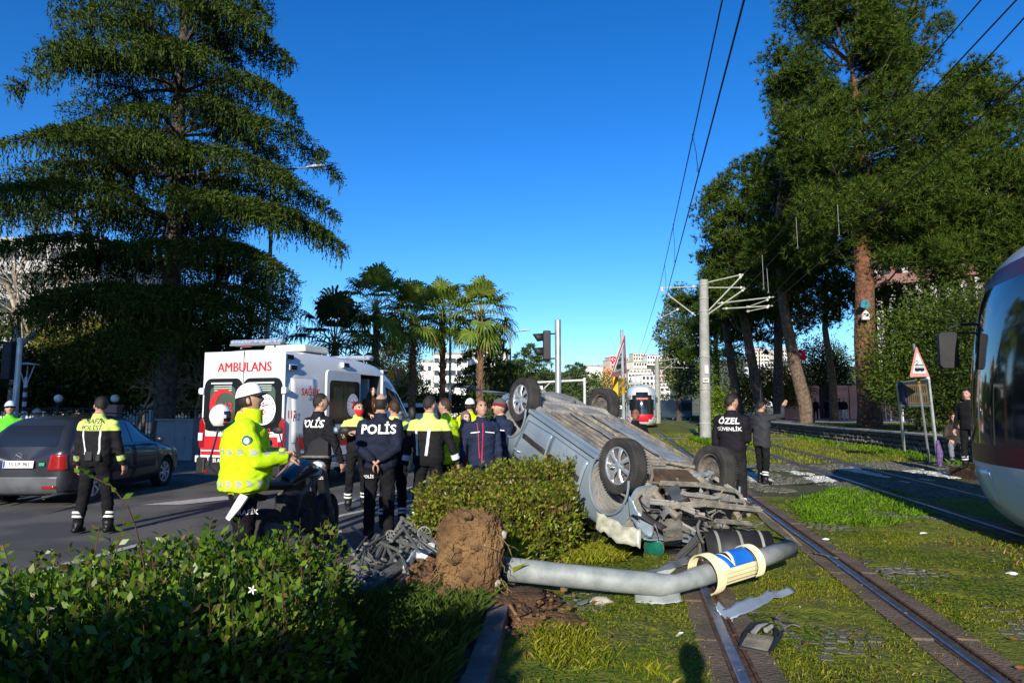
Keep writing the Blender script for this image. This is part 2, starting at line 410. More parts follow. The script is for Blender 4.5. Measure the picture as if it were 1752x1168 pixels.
    me.vertices.foreach_set('co', co.ravel())
    npoly = len(me.polygons); ce = np.empty(npoly*3, np.float32); me.polygons.foreach_get('center', ce); ce = ce.reshape(-1, 3)
    near = np.empty(npoly, np.int32)
    for i in range(0, npoly, 4000):
        dd = ((ce[i:i+4000, None, :]-src[None])**2).sum(2); near[i:i+4000] = tg[dd.argmin(1)]
    mi = np.zeros(npoly, np.int32)                     # 0 jacket 1 trousers 2 shoes 3 skin
    mi[near == 2] = 1; mi[near == 3] = 2; mi[near == 1] = 3
    hz = Z(hem or .95)-(.02 if not sit else drop)
    central = np.abs(ce[:, 0]) < .2*s*b
    mi[(near == 0) & (ce[:, 2] < hz) & central & (near != 3)] = 1
    if not sit: mi[(near == 2) & (ce[:, 2] > hz)] = 0
    nk = (np.abs(ce[:, 0]) < .13*s) & (ce[:, 2] > nz-.06) & ((near == 0) | (near == 1)); mi[nk] = np.where(ce[nk, 2] > nz+.038+.10*(ce[nk, 1]-ny)*-.6, 3, 0)
    bm = bmesh.new(); bm.from_mesh(me)
    for f, q in zip(bm.faces, mi): f.material_index = int(q); f.smooth = True
    bm.to_mesh(me); bm.free()
    bvh = BVHTree.FromPolygons([V(q) for q in co.tolist()], [tuple(p.vertices) for p in me.polygons])
    # head and hands, part of the same body mesh
    hb = MB(); hc = V((0, ny+.025*s, nz+.145*s)); hs_ = s*1.0
    Rm = head_geo(hb, hc, R(-look[0]), R(look[1]), 0, hs_, skin=3)
    for i, (sx, E_, T2) in enumerate(hands):
        d = (T2-E_); hd = V(handdir[i]) if handdir and handdir[i] else d
        hand_geo(hb, T2, hd, V((-sx, .2, 0)) if abs(d.normalized().z) > .7 else V((-sx*.5, 0, -1)), V((0, 1, .3)), s, curl, m=3)
    hm = hb.me("h", [BLK]*7); bm = bmesh.new(); bm.from_mesh(me); bm.from_mesh(hm)
    for f in bm.faces: f.smooth = True
    bm.to_mesh(me); bm.free(); bpy.data.meshes.remove(hm)
    allm = np.empty(len(me.polygons), np.int32); me.polygons.foreach_get('material_index', allm); me.materials.clear()
    for m in (top, legs, shoes, skin, EYE, LIP, HAIRD): me.materials.append(m)
    allm[:npoly] = mi; me.polygons.foreach_set('material_index', allm)
    o.parent = root
    hmat = hairM or HAIRD; wob = lambda dx, dy, dz: .0015+.0085*max(0, min(1, (dz+.35)/.9))+.0018*sin(dx*13+dz*9)*sin(dy*15)
    fm = lambda h: (lambda dx, dy, dz: dz > (.60 if dy > .5 else .40 if dy > .1 else .08 if dy > -.25 else -.42+.25*abs(dx)))
    if hair == 'short': shell(None, lambda dx, dy, dz: fm(.35)(dx, dy, dz+.10*sin(dx*23+dy*17)), wob, hc, Rm, hs_).build('hair', hmat, root, smooth=True)
    elif hair == 'balding': shell(None, lambda dx, dy, dz: dy < .25 and -.45 < dz < .58 and not (abs(dx) > .85 and dz < .1), lambda *a: .006, hc, Rm, hs_).build('hair', hmat, root, smooth=True)
    elif hair == 'shaved': shell(None, fm(.45), lambda *a: .0025, hc, Rm, hs_).build('hair', M('hair_stubble', (.10, .06, .045), .7), root, smooth=True)
    elif hair == 'long':
        shell(None, lambda dx, dy, dz: dy < .35 and (abs(dx) > .45 or dy < .1) or dz > .62, lambda dx, dy, dz: .022+.006*sin(dx*20)*sin(dz*18), hc, Rm, hs_).build('hair', hmat, root, smooth=True)
        h2 = MB()
        for i in range(40):
            a = pi+pi*i/39; q = hc+V((cos(a)*.085, sin(a)*.085+.01, -.02)); pts = [q]
            for k_ in range(5): q = q+V((cos(a)*.012+random.uniform(-.012, .012), random.uniform(-.012, .012), -.06)); pts.append(q)
            h2.tube(pts, [.018, .022, .022, .02, .016, .006], 5)
        h2.build('hair_lock', hmat, root, smooth=True)
    elif hair in ('beanie', 'scarf', 'hood'):
        hh = {'beanie': (lambda dx, dy, dz: dz > .18, lambda dx, dy, dz: .014+.012*max(0, dz)), 'scarf': (lambda dx, dy, dz: not (dy > .55 and abs(dx) < .75 and -.75 < dz < .5), lambda dx, dy, dz: .02+.03*max(0, -dz)),
              'hood': (lambda dx, dy, dz: not (dy > .5 and abs(dx) < .8 and dz < .55), lambda dx, dy, dz: .032+.01*sin(dx*9))}[hair]
        shell(None, hh[0], hh[1], hc, Rm, hs_).build({'beanie': 'knitted_hat', 'scarf': 'headscarf', 'hood': 'hood'}[hair], hmat, root, smooth=True)
        if hair == 'scarf':
            k2 = MB(); k2.rings([(0, .02+ny, nz-.06, .12, .10), (0, .02+ny, nz, .10, .09), (0, .02+ny, nz+.06, .085, .085)], 14); k2.build('scarf_fold', hmat, root, smooth=True)
        if hair == 'beanie':
            shell(None, lambda dx, dy, dz: .12 < dz < .5, lambda dx, dy, dz: .021, hc, Rm, hs_).build('hat_cuff', M('knit_red', (.16, .012, .02), .9, bump=.6, bs=150), root, smooth=True)
    elif hair == 'cap':
        shell(None, lambda dx, dy, dz: dy < .3 and dz > -.45 and dz < .5, lambda *a: .005, hc, Rm, hs_).build('hair', HAIRD, root, smooth=True)
        cp = shell(None, lambda dx, dy, dz: dz > .22, lambda dx, dy, dz: .018+.030*max(0, dy)*dz+.014*dz, hc, Rm, hs_)
        cp.build('cap_crown', hmat, root, smooth=True)
        br = MB(); br.T = Matrix.Translation(hc)@Rm.to_4x4()@Matrix.Scale(hs_, 4)
        pts = [(.070*cos(a), .078*sin(a)+.0) for a in [pi*i/12 for i in range(13)]]; out = [(.078*cos(a), .075+.088*sin(a)) for a in [pi*i/12 for i in range(13)]]
        n0 = len(pts)
        vs = [V((x, y, .045)) for x, y in pts]+[V((x, y, .045-.012*(abs(x)/.08)**2-.012)) for x, y in out]
        vs += [v-V((0, 0, .006)) for v in vs]
        fs = [(i, i+1, n0+i+1, n0+i) for i in range(n0-1)]; fs += [tuple(2*n0+q for q in f[::-1]) for f in fs]
        fs += [(n0+i, n0+i+1, 3*n0+i+1, 3*n0+i) for i in range(n0-1)]
        br.mesh(vs, fs); br.build('cap_brim', BLK if hmat != WHT else M('cap_black', (.015, .015, .016), .6), root, smooth=True)
    elif hair == 'helmet':
        shell(None, lambda dx, dy, dz: not (dy > .3 and abs(dx) < .85 and -.75 < dz < .32), lambda dx, dy, dz: .045, hc, Rm, hs_, n=28).build('helmet_shell', hmat, root, smooth=True)
        shell(None, lambda dx, dy, dz: (dy > .2 and abs(dx) < .95 and -.35 < dz < .4), lambda dx, dy, dz: .047, hc, Rm, hs_).build('visor', M('visor_smoked', (.02, .02, .022), .08, spec=.8, var=0), root, smooth=True)
    return root, bvh, s, hc, hands, Rm
def backtext(p, txt, z, size, mat=WHT, bold=.02, side=-1, x=0):
    root, bvh, s = p[0], p[1], p[2]
    # side -1: on the back (normal -Y)
    rot = (R(90), 0, 0) if side < 0 else (R(90), 0, R(180))
    return text(txt, size, mat, root, (x, -.4*(-side), z*s), rot, onto=(bvh, V((0, 1, 0)) if side < 0 else V((0, -1, 0))), bold=bold, sx=1.0)
def band(p, pts, r, name='reflective_band', mat=None, n=14, w_=.05, flat=1):
    mb = MB(); a, b = V(pts[0]), V(pts[1]); mb.tube([a, b], r, n, cap=False); mb.build(name, mat or SILV, p[0], smooth=True)
def strap(p, a, b, w_=.03, name='strap', mat=None, side=-1, k=10, push=.008):
    """a strip laid on the body from a to b (x,z pairs)"""
    root, bvh, s = p[0], p[1], p[2]; dr = V((0, 1, 0)) if side < 0 else V((0, -1, 0)); mb = MB(); a = V(a); b = V(b); t = (b-a).normalized(); nn = V((-t.y, t.x))
    for i in range(k+1):
        q = a.lerp(b, i/k)
        for sg in (-1, 1):
            u = q+nn*sg*w_/2; h = bvh.ray_cast(V((u.x*s, -dr.y*.6, u.y*s)), dr); mb._p(h[0]-dr*push if h[0] is not None else (u.x*s, -dr.y*.15, u.y*s))
    for i in range(k): mb.face((2*i, 2*i+1, 2*i+3, 2*i+2))
    return mb.build(name, mat or SILV, root, smooth=True)
# ---------------------------------------------------------------- plants
def unit(a): return a/np.maximum(np.linalg.norm(a, axis=-1, keepdims=True), 1e-9)
def leaf_quads(P, D, S, L, Wd, fold=.0, seed=0):
    """rhombic leaves: base P, direction D, side S (unit), length L, width Wd; one folded quad each"""
    L = L[:, None]; Wd = Wd[:, None]; Nn = np.cross(D, S)
    a = P; b = P+D*L*.5+S*Wd*.5+Nn*Wd*fold; c = P+D*L; d = P+D*L*.5-S*Wd*.5+Nn*Wd*fold
    v = np.stack([a, b, c, d], 1).reshape(-1, 3); f = np.arange(len(P)*4).reshape(-1, 4); return v, f
def rand_dirs(n, r=rng): return unit(r.normal(size=(n, 3)))
def perp(D, r=rng): return unit(np.cross(D, rand_dirs(len(D), r)))
def leafcloud(name, blobs, n, size, mat, parent=None, shellp=.55, up=.3, aspect=.5, noise_amp=.25, zmin=None, r=None, kind=None):
    """blobs: list of (cx,cy,cz,rx,ry,rz); leaves sit mostly near the lobes' surface"""
    r = r or rng; B = np.array(blobs, float); vol = (B[:, 3]*B[:, 4]+B[:, 4]*B[:, 5]+B[:, 3]*B[:, 5]); pi_ = r.choice(len(B), n, p=vol/vol.sum())
    d = rand_dirs(n, r); rad = 1-np.abs(r.normal(size=n))*.22*(1-shellp)*2-r.random(n)**3*.35
    w_ = 1+noise_amp*(np.sin(d[:, 0]*7+B[pi_, 0]*3)*np.sin(d[:, 1]*6+B[pi_, 1]*5)*np.sin(d[:, 2]*8+1))+noise_amp*.5*np.sin(d[:, 0]*17+d[:, 2]*13)
    P = B[pi_, :3]+d*B[pi_, 3:6]*(rad*w_)[:, None]
    if zmin is not None:
        k = P[:, 2] > zmin; P, d = P[k], d[k]
    n = len(P); D = unit(d*.6+rand_dirs(n, r)*.8+np.array([0, 0, up])); S = perp(D, r)
    L = size*r.uniform(.6, 1.3, n); v, f = leaf_quads(P, D, S, L, L*aspect, .12)
    o = npmesh(name, v, f, mat, parent)
    if kind: o['kind'] = kind
    return o
BARK = M('bark_grey', (.07, .055, .045), .9, var=.5, vs=6, bump=1, bs=14)
BARKP = M('bark_pine', (.20, .085, .045), .9, c2=(.07, .035, .022), vs=7, bump=1, bs=9, detail=8)
BARKPALE = M('bark_pale', (.42, .34, .25), .85, c2=(.16, .13, .10), vs=5, bump=.5, bs=20)
# --- weeping cedar
def cedar(loc, H, rad, label, seed=3, leaf=.13, nb=120, mat=None, droop=1.0, z0=3.2, trunk_r=.42, dens=1.0, group=None, cat='tree', az0=0):
    r = np.random.default_rng(seed); root = empty('cedar_tree', loc, 0, label, cat, group)
    t = MB(); t.tube([(0, 0, -.3), (0, 0, .5), (.05, 0, H*.2), (-.03, .05, H*.45), (.04, 0, H*.75), (0, 0, H)], [trunk_r*1.3, trunk_r, trunk_r*.85, trunk_r*.62, trunk_r*.3, .03], 14)
    Ps, Ds, Ss, Ls, Ws = [], [], [], [], []
    def add(P, D, L, W_):
        P = np.array(P); D = unit(np.array(D)); Ps.append(P); Ds.append(D); Ss.append(perp(D, r)); Ls.append(np.full(len(P), 1.)*L*r.uniform(.6, 1.3, len(P))); Ws.append(np.full(len(P), 1.)*W_*r.uniform(.7, 1.2, len(P)))
    nt0 = max(5, int(H/2.0)) if droop > .5 else 0
    for i in range(nb):
        u = (i+.5)/nb
        if nt0: u = (round(u*nt0)/nt0*.88+u*.12)
        u = max(.002, min(.995, u)); z = z0+(H-z0)*u**1.08; az = az0+i*2.39996+r.normal()*.2
        Lb = rad*(1-u)**(.72 if droop > .5 else .55)*r.choice([.6, .85, 1, 1.05, 1.2])*r.uniform(.85, 1.08)+.3
        if z < z0+3.4 and droop > .5: Lb *= .80
        d = np.array([cos(az), sin(az), 0]); up = r.uniform(.12, .5)+.3*u
        K = 9; ts = np.linspace(0, 1, K); curve = np.array([[d[0]*Lb*q, d[1]*Lb*q, z+Lb*(up*q-(up+.18*droop)*q**2.2)+.0] for q in ts])
        t.tube([V(p) for p in curve[:8]], [max(.012, .085*(1-q)*(Lb/6)**.5) for q in ts[:8]], 5, cap=False)
        nt_ = int((10+Lb*8)*dens); side = np.array([-d[1], d[0], 0])
        # lateral sprays in tiers
        q = r.uniform(.12, 1, nt_)**.8; base = np.stack([np.interp(q, ts, curve[:, k]) for k in range(3)], 1)
        sl = (Lb*.26*np.sin(np.clip(q, 0, 1)*pi*.82+.35)+.15)*r.uniform(.5, 1.1, nt_)*r.choice([-1, 1], nt_)
        for j in range(nt_):
            m_ = max(3, int(abs(sl[j])/.13)); w_ = np.linspace(.0, 1, m_)
            line = base[j]+side*sl[j]*w_[:, None]+d*(.35*abs(sl[j])*w_)[:, None]+np.array([0, 0, 1])*((.10*abs(sl[j])*w_-.32*droop*abs(sl[j])*w_**2))[:, None]
            line = line+r.normal(size=line.shape)*.02
            # short upward tufts along the twig
            kk = np.repeat(line, 5, 0)+r.normal(size=(m_*5, 3))*.05
            add(kk, np.stack([r.normal(size=m_*5)*.6+d[0]*.5, r.normal(size=m_*5)*.6+d[1]*.5, r.uniform(-.1, .7, m_*5)], 1), leaf, leaf*.32)
            # hanging strands
            for w0 in line[::2]:
                hl_ = r.uniform(.08, 1)**2*.85*droop*(.6+.4*(1-u)); nn = max(2, int(hl_/.055)); zz = np.linspace(0, hl_, nn)
                pts = np.stack([w0[0]+r.normal(size=nn)*.022, w0[1]+r.normal(size=nn)*.022, w0[2]-zz], 1)
                add(pts, np.stack([r.normal(size=nn)*.25, r.normal(size=nn)*.25, -np.ones(nn)], 1), leaf*1.1, leaf*.30)
    v, f = leaf_quads(np.concatenate(Ps), np.concatenate(Ds), np.concatenate(Ss), np.concatenate(Ls), np.concatenate(Ws), .1)
    t.build('trunk', BARK, root, smooth=True)
    npmesh('crown', v, f, mat or leafM('cedar_needles', (.010, .024, .004), (.056, .084, .010), .08, .8), root)
    return root
# --- umbrella / red pine with needle tufts
def needles(C, Rr, n_t, n_n, L, wd, r, squash=.8):
    k = len(C); idx = np.repeat(np.arange(k), n_t); n = len(idx); d = rand_dirs(n, r); d[:, 2] = np.abs(d[:, 2])*np.where(r.random(n) < .72, 1, -1); d = unit(d)
    P = C[idx]+d*Rr[idx][:, None]*np.array([1, 1, squash])*(r.random(n)**.45)[:, None]
    ax = unit(d*.6+np.array([0, 0, .75])+r.normal(size=(n, 3))*.25)
    P2 = np.repeat(P, n_n, 0); A = np.repeat(ax, n_n, 0); m = len(P2)
    D = unit(A*r.uniform(.15, 1.1, m)[:, None]+rand_dirs(m, r)*.85); S = perp(D, r); LL = L*r.uniform(.7, 1.2, m)
    a = P2; b = P2+D*LL[:, None]; hw = wd*r.uniform(.7, 1.2, m)
    v = np.stack([a-S*hw[:, None]*.5, a+S*hw[:, None]*.5, b], 1).reshape(-1, 3); return v, np.arange(m*3).reshape(-1, 3)
def pine(loc, trunkpts, radii, clumps, label, seed=1, n_t=60, n_n=11, L=.26, wd=.03, group=None, mat=None, bark=None, name='pine_tree'):
    r = np.random.default_rng(seed); root = empty(name, loc, 0, label, 'tree', group)
    t = MB(); tp = [V(p) for p in trunkpts]; t.tube(tp, radii, 18); t.k = 1
    C = np.array([c[:3] for c in clumps]); Rr = np.array([c[3] for c in clumps])
    for c in C[::6]:
        if c[2] < 10.5 and (c[0]**2+c[1]**2)**.5 > 3.0: continue
        c = V(c); zt = max(tp[0].z+2, min(tp[-1].z, c.z-1.2-.25*((c.x**2+c.y**2)**.5)))
        for a, b in zip(tp, tp[1:]):
            if a.z <= zt <= b.z: q = a.lerp(b, (zt-a.z)/(b.z-a.z)); break
        else: q = tp[-1]
        mid = q.lerp(c, .5)+V((0, 0, -.4)); t.tube([q, q.lerp(mid, .6), mid, c], [.10, .07, .05, .02], 6, cap=False)
    o = t.build('trunk', [bark or BARKP, BARK], root, smooth=True)
    v, f = needles(C, Rr, n_t, n_n, L, wd, r)
    npmesh('crown', v, f, mat or leafM('pine_needles', (.010, .024, .003), (.050, .092, .007), .08, .8, cc=(.13, .13, .02)), root)
    return root
def blob_clumps(specs, r, n, rr=(.7, 1.2)):
    """specs: ellipsoids (cx,cy,cz,rx,ry,rz); clump centres spread through them"""
    B = np.array(specs, float); vol = B[:, 3]*B[:, 4]*B[:, 5]; out = []
    for i in r.choice(len(B), n, p=vol/vol.sum()):
        d = rand_dirs(1, r)[0]*r.uniform(.35, 1)**.6; out.append((*(B[i, :3]+d*B[i, 3:6]), r.uniform(*rr)))
    return out
# --- fan palm
def palm(loc, h, label, seed, group, cr=2.1, dark=False, lean=(0, 0), nf=40):
    r = np.random.default_rng(seed); root = empty('palm_tree', loc, r.uniform(0, 6), label, 'tree', group)
    t = MB(); K = 26
    pts = [(lean[0]*(i/K)**2, lean[1]*(i/K)**2, h*i/K) for i in range(K+1)]
    t.tube(pts, [(.21-.05*i/K)*(1+.07*(i % 2)) for i in range(K+1)], 12)
    for i in range(int(h*26)):                    # stubs of old leaf bases
        z = h*r.uniform(.08, 1); a = r.uniform(0, 2*pi); q = z/h; rr = .18
        p = V((lean[0]*q*q+cos(a)*rr, lean[1]*q*q+sin(a)*rr, z)); t.tube([p, p+V((cos(a)*.10, sin(a)*.10, .16))], [.05, .025], 4)
    t.build('trunk', M('palm_bark', (.20, .11, .06), .95, c2=(.07, .045, .03), vs=9, bump=1, bs=12), root)
    c = V((lean[0], lean[1], h)); vs = []; fs = []; st = MB()
    dead = []
    for i in range(nf):
        u = i/nf; az = i*2.39996; el = R(85-135*u**1.15+r.normal()*7); L = cr*(.85+.3*r.random()); d = V((cos(az)*cos(el), sin(az)*cos(el), sin(el)))
        tip = c+d*L*.62+V((0, 0, -.10*L*max(0, cos(el)))); st.tube([c, c+d*L*.35, tip], [.028, .02, .012], 4, cap=False)
        x, y, dd = frame((tip-c)+V((0, 0, -.15*L)))
        Nb = 19
        for k in range(Nb):
            a = R(-115+230*k/(Nb-1)); e = dd*cos(a)+x*sin(a); e = (e+y*.18*abs(sin(a))).normalized(); bl = cr*.44*(1-.25*abs(sin(a/2)))*r.uniform(.85, 1.1)
            sidev = e.cross(y).normalized()*.045*cr/2; m1 = tip+e*bl*.6; m2 = tip+e*bl*.86+V((0, 0, -.13*bl)); m3 = tip+e*bl*.98+V((0, 0, -.38*bl))
            n = len(vs); vs += [tip-sidev*.3, tip+sidev*.3, m1+sidev, m1-sidev, m2+sidev*.6, m2-sidev*.6, m3+sidev*.12, m3-sidev*.12]; fs += [(n, n+1, n+2, n+3), (n+3, n+2, n+4, n+5), (n+5, n+4, n+6, n+7)]
    npmesh('crown', [tuple(p) for p in vs], fs, leafM('palm_fronds_dark' if dark else 'palm_fronds', (.022, .04, .012) if dark else (.10, .15, .02), (.05, .075, .018) if dark else (.16, .25, .035), .25, cc=(.3, .22, .08) if not dark else None), root)
    st.build('leaf_stalks', M('palm_stalk', (.25, .26, .08), .6), root)
    return root
# --- bare tree
def bare_tree(loc, H, label, seed, mat=None, group=None, spread=.75, depth=6, r0=.22, split=2.6, upb=.25):
    rr = random.Random(seed); root = empty('bare_tree', loc, 0, label, 'tree', group); t = MB(); tw = MB()
    def grow(p, d, L, r_, lv):
        k = 3; pts = [p]; q = p; dd = d
        for i in range(k):
            dd = (dd+V((rr.gauss(0, .12), rr.gauss(0, .12), rr.gauss(0, .08)+upb*.12))).normalized(); q = q+dd*L/k; pts.append(q)
        (t if lv < 2 else tw).tube(pts, [r_, r_*.88, r_*.78, r_*.66], 7 if lv < 2 else 4 if lv < 4 else 3, cap=False)
        if lv >= depth: return
        for j in range(int(split+rr.random())):
            a = rr.uniform(0, 2*pi); x, y, _ = frame(dd); sp = spread*rr.uniform(.5, 1.15); nd = (dd*cos(sp)+(x*cos(a)+y*sin(a))*sin(sp)+V((0, 0, upb*.4))).normalized()
            grow(pts[rr.choice([2, 3, 3])], nd, L*rr.uniform(.62, .85), r_*rr.uniform(.5, .68), lv+1)
    grow(V((0, 0, -.2)), V((rr.gauss(0, .06), rr.gauss(0, .06), 1)).normalized(), H*.3, r0, 0)
    t.build('trunk', mat or BARKPALE, root, smooth=True); tw.build('crown', mat or BARKPALE, root)
    return root
def leafy_tree(loc, label, blobs, n, size, mat, seed=0, trunk_h=None, group=None, name='leafy_tree', aspect=.5, trunk_r=.2, cat='tree', up=.3):
    root = empty(name, loc, 0, label, cat, group); r = np.random.default_rng(seed)
    t = MB(); th = trunk_h or blobs[0][2]; t.tube([(0, 0, -.2), (.05, 0, th*.5), (0, 0, th)], [trunk_r, trunk_r*.8, trunk_r*.4], 9)
    for b in blobs[1:6]: t.tube([(0, 0, th*.5), (b[0]*.6, b[1]*.6, b[2]*.8), (b[0], b[1], b[2])], [trunk_r*.5, trunk_r*.3, trunk_r*.1], 6, cap=False)
    t.build('trunk', BARK, root, smooth=True); leafcloud('crown', blobs, n, size, mat, root, r=r, aspect=aspect, up=up)
    return root
# ---------------------------------------------------------------- ground
def nodes(m): return m.node_tree, m.node_tree.nodes, m.node_tree.links.new
def asphaltM():
    m = M('asphalt', (.075, .072, .070), .85, var=0); t, N, K = nodes(m); b = N['Principled BSDF']; tc = N.new('ShaderNodeTexCoord')
    def no(s, d=4):
        n = N.new('ShaderNodeTexNoise'); n.inputs['Scale'].default_value = s; n.inputs['Detail'].default_value = d; K(tc.outputs['Object'], n.inputs['Vector']); return n.outputs[0]
    a = N.new('ShaderNodeMix'); a.data_type = 'RGBA'; r = N.new('ShaderNodeMapRange'); r.inputs[1].default_value = .42; r.inputs[2].default_value = .58; K(no(.9, 9), r.inputs[0]); K(r.outputs[0], a.inputs[0])
    a.inputs[6].default_value = (.068, .066, .064, 1); a.inputs[7].default_value = (.115, .108, .100, 1)
    c = N.new('ShaderNodeMix'); c.data_type = 'RGBA'; c.blend_type = 'OVERLAY'; c.inputs[0].default_value = .8; K(a.outputs[2], c.inputs[6]); K(no(140, 2), c.inputs[7]); K(c.outputs[2], b.inputs['Base Color'])
    bp = N.new('ShaderNodeBump'); bp.inputs['Strength'].default_value = .6; bp.inputs['Distance'].default_value = .006; K(no(160, 2), bp.inputs['Height']); K(bp.outputs[0], b.inputs['Normal']); return m
def mossM():
    m = M('moss_ground', (.1, .1, .05), .95, var=0); t, N, K = nodes(m); b = N['Principled BSDF']; tc = N.new('ShaderNodeTexCoord')
    def no(s, d=5, o=0):
        mp = N.new('ShaderNodeMapping'); mp.inputs['Location'].default_value = (o, o, o); K(tc.outputs['Object'], mp.inputs[0])
        n = N.new('ShaderNodeTexNoise'); n.inputs['Scale'].default_value = s; n.inputs['Detail'].default_value = d; K(mp.outputs[0], n.inputs['Vector']); return n.outputs[0]
    def mx(f, lo, hi, A, B):
        r = N.new('ShaderNodeMapRange'); r.inputs[1].default_value = lo; r.inputs[2].default_value = hi; K(f, r.inputs[0])
        a = N.new('ShaderNodeMix'); a.data_type = 'RGBA'; K(r.outputs[0], a.inputs[0])
        for i, q in ((6, A), (7, B)):
            if isinstance(q, tuple): a.inputs[i].default_value = (*q, 1)
            else: K(q, a.inputs[i])
        return a.outputs[2]
    g = mx(no(7, 6), .35, .65, (.075, .095, .006), (.205, .200, .010)); g = mx(no(38, 3, 3), .4, .7, g, (.10, .145, .008))
    g = mx(no(1.3, 6, 5), .55, .72, g, (.105, .085, .038)); g = mx(no(19, 4, 9), .60, .72, g, (.055, .043, .030))
    vo = N.new('ShaderNodeTexVoronoi'); vo.feature = 'DISTANCE_TO_EDGE'; vo.inputs['Scale'].default_value = 9.5; vo.inputs['Randomness'].default_value = .55; K(tc.outputs['Object'], vo.inputs['Vector'])
    gv = mx(vo.outputs['Distance'], .0, .10, (.030, .030, .012), g); mk = mx(no(1.1, 4, 12), .42, .60, (0, 0, 0), (1, 1, 1)); a_ = N.new('ShaderNodeMix'); a_.data_type = 'RGBA'; K(mk, a_.inputs[0]); K(g, a_.inputs[6]); K(gv, a_.inputs[7]); g = a_.outputs[2]
    K(g, b.inputs['Base Color']); bp = N.new('ShaderNodeBump'); bp.inputs['Strength'].default_value = 1; bp.inputs['Distance'].default_value = .03; K(no(30, 6, 2), bp.inputs['Height']); K(bp.outputs[0], b.inputs['Normal']); return m
ASPH = asphaltM(); MOSS = mossM()
SOIL = M('soil', (.045, .026, .015), .95, c2=(.12, .065, .032), vs=8, bump=1, bs=30, detail=8)
CLAY = M('clay_soil', (.20, .105, .045), .95, c2=(.085, .045, .022), vs=5, bump=1, bs=24, detail=9)
CONC = M('concrete', (.30, .29, .27), .85, var=.2, vs=3, bump=.3, bs=60)
CONCP = M('pole_concrete', (.30, .30, .28), .8, c2=(.22, .22, .20), vs=3, bump=.3, bs=60)
KERB = M('kerb_stone', (.16, .15, .14), .85, c2=(.08, .078, .07), vs=5, bump=.7, bs=40)
PAINT = M('road_paint', (.50, .50, .47), .7, c2=(.30, .30, .28), vs=14, detail=6)
SETT = M('sett_stone', (.135, .125, .110), .8, c2=(.085, .085, .050), vs=3, bump=.6, bs=50)
SETTW = M('sett_painted', (.62, .62, .58), .7, c2=(.34, .33, .31), vs=10, bump=.5, bs=50)
GALV = M('galvanised_steel', (.42, .45, .46), .42, metal=.65, var=.18, vs=4, bump=.1, bs=30)
def sheet(name, pts, z, mat, kind='structure', div=0):
    bm = bmesh.new(); vs = [bm.verts.new((p[0], p[1], z if len(p) < 3 else p[2])) for p in pts]; bm.faces.new(vs)
    if bm.faces: bmesh.ops.recalc_face_normals(bm, faces=bm.faces)
    for f in list(bm.faces):
        f.normal_update()
        if f.normal.z < 0: f.normal_flip()
    if div: bmesh.ops.triangulate(bm, faces=bm.faces); bmesh.ops.subdivide_edges(bm, edges=bm.edges, cuts=div, use_grid_fill=True)
    me = bpy.data.meshes.new(name); bm.to_mesh(me); bm.free(); me.materials.append(mat); o = link(me, name); o['kind'] = kind; return o
g = sheet('ground', [(-900, -150), (900, -150), (900, 2500), (-900, 2500)], -.02, M('far_ground', (.07, .075, .05), .95, var=.3, vs=.05))
# road on the left, its far branch crossing the tracks
sheet('road', [(-60, -30), (-.2, -30), (-.2, 5.6), (-.5, 9), (.3, 13), (1.8, 20), (3.6, 30), (9, 60), (17, 100), (-60, 100)], -.008, ASPH)
# tram bed: moss over setts
BEDL = [(-.42, -12), (-.42, 2), (-.18, 4), (-.06, 5.6), (-.02, 6.6), (.1, 8), (.8, 12), (2.4, 20), (4.4, 30), (10.2, 60), (18, 100), (40, 240)]
sheet('tram_bed', BEDL+[(75, 240), (31, 100), (22, 50), (17.6, 34), (15.2, 26), (14.6, 20), (16, 12), (16, -12)], 0.0, MOSS)
# cobbled crossing slab between the islands
sheet('cobbled_crossing', [(2.6, 12.9), (9.8, 12.6), (14.6, 13.5), (14.9, 22), (9.4, 20.5), (4.6, 19.4)], .004, M('joint_dirt', (.06, .052, .04), .95, c2=(.07, .075, .02), vs=6))
sheet('gravel_path', [(4.6, 37.5), (20, 37), (20, 38.6), (5.0, 39.6)], .006, M('gravel_light', (.24, .22, .19), .9, var=.25, vs=20))
sheet('pavement_far_left', [(-60, 29), (-9, 27), (-4, 33), (2, 60), (-60, 60)], .01, M('paving_far', (.16, .15, .14), .85, vs=2))
# planter between the road and the tram bed
PL = [(-4.55, -3), (-4.3, 3.4), (-3.95, 4.6), (-3.2, 5.2), (-2.3, 5.35), (-1.55, 5.45), (-1.2, 5.9), (-1.0, 7.2), (-.95, 9.4), (-.4, 11.6), (.3, 12.6), (.62, 11.8), (.15, 8.4), (0.0, 6.6), (-.08, 5.6), (-.2, 4), (-.45, 2), (-.45, -3)]
sheet('planting_bed', PL, .085, SOIL)
def kerb(pts, name='kerb', seglen=.9, closed=False):
    root = empty(name, (0, 0, 0)); root['kind'] = 'structure'; pts = [V((p[0], p[1], 0)) for p in pts]; first = None
    for a, b in zip(pts, pts[1:]):
        L = (b-a).length; n = max(1, round(L/seglen)); d = (b-a)/n
        for i in range(n):
            c = a+d*(i+.5); mb = MB(); mb.box((0, 0, 0), (.15, d.length-.012, .20)); o = mb.build('kerb_stone', KERB, root, c+V((0, 0, .025+random.uniform(-.004, .004))), bev=.012)
            o.rotation_euler = (random.uniform(-.01, .01), random.uniform(-.01, .01), atan2(-d.x, d.y))
kerb(PL+[PL[0]])
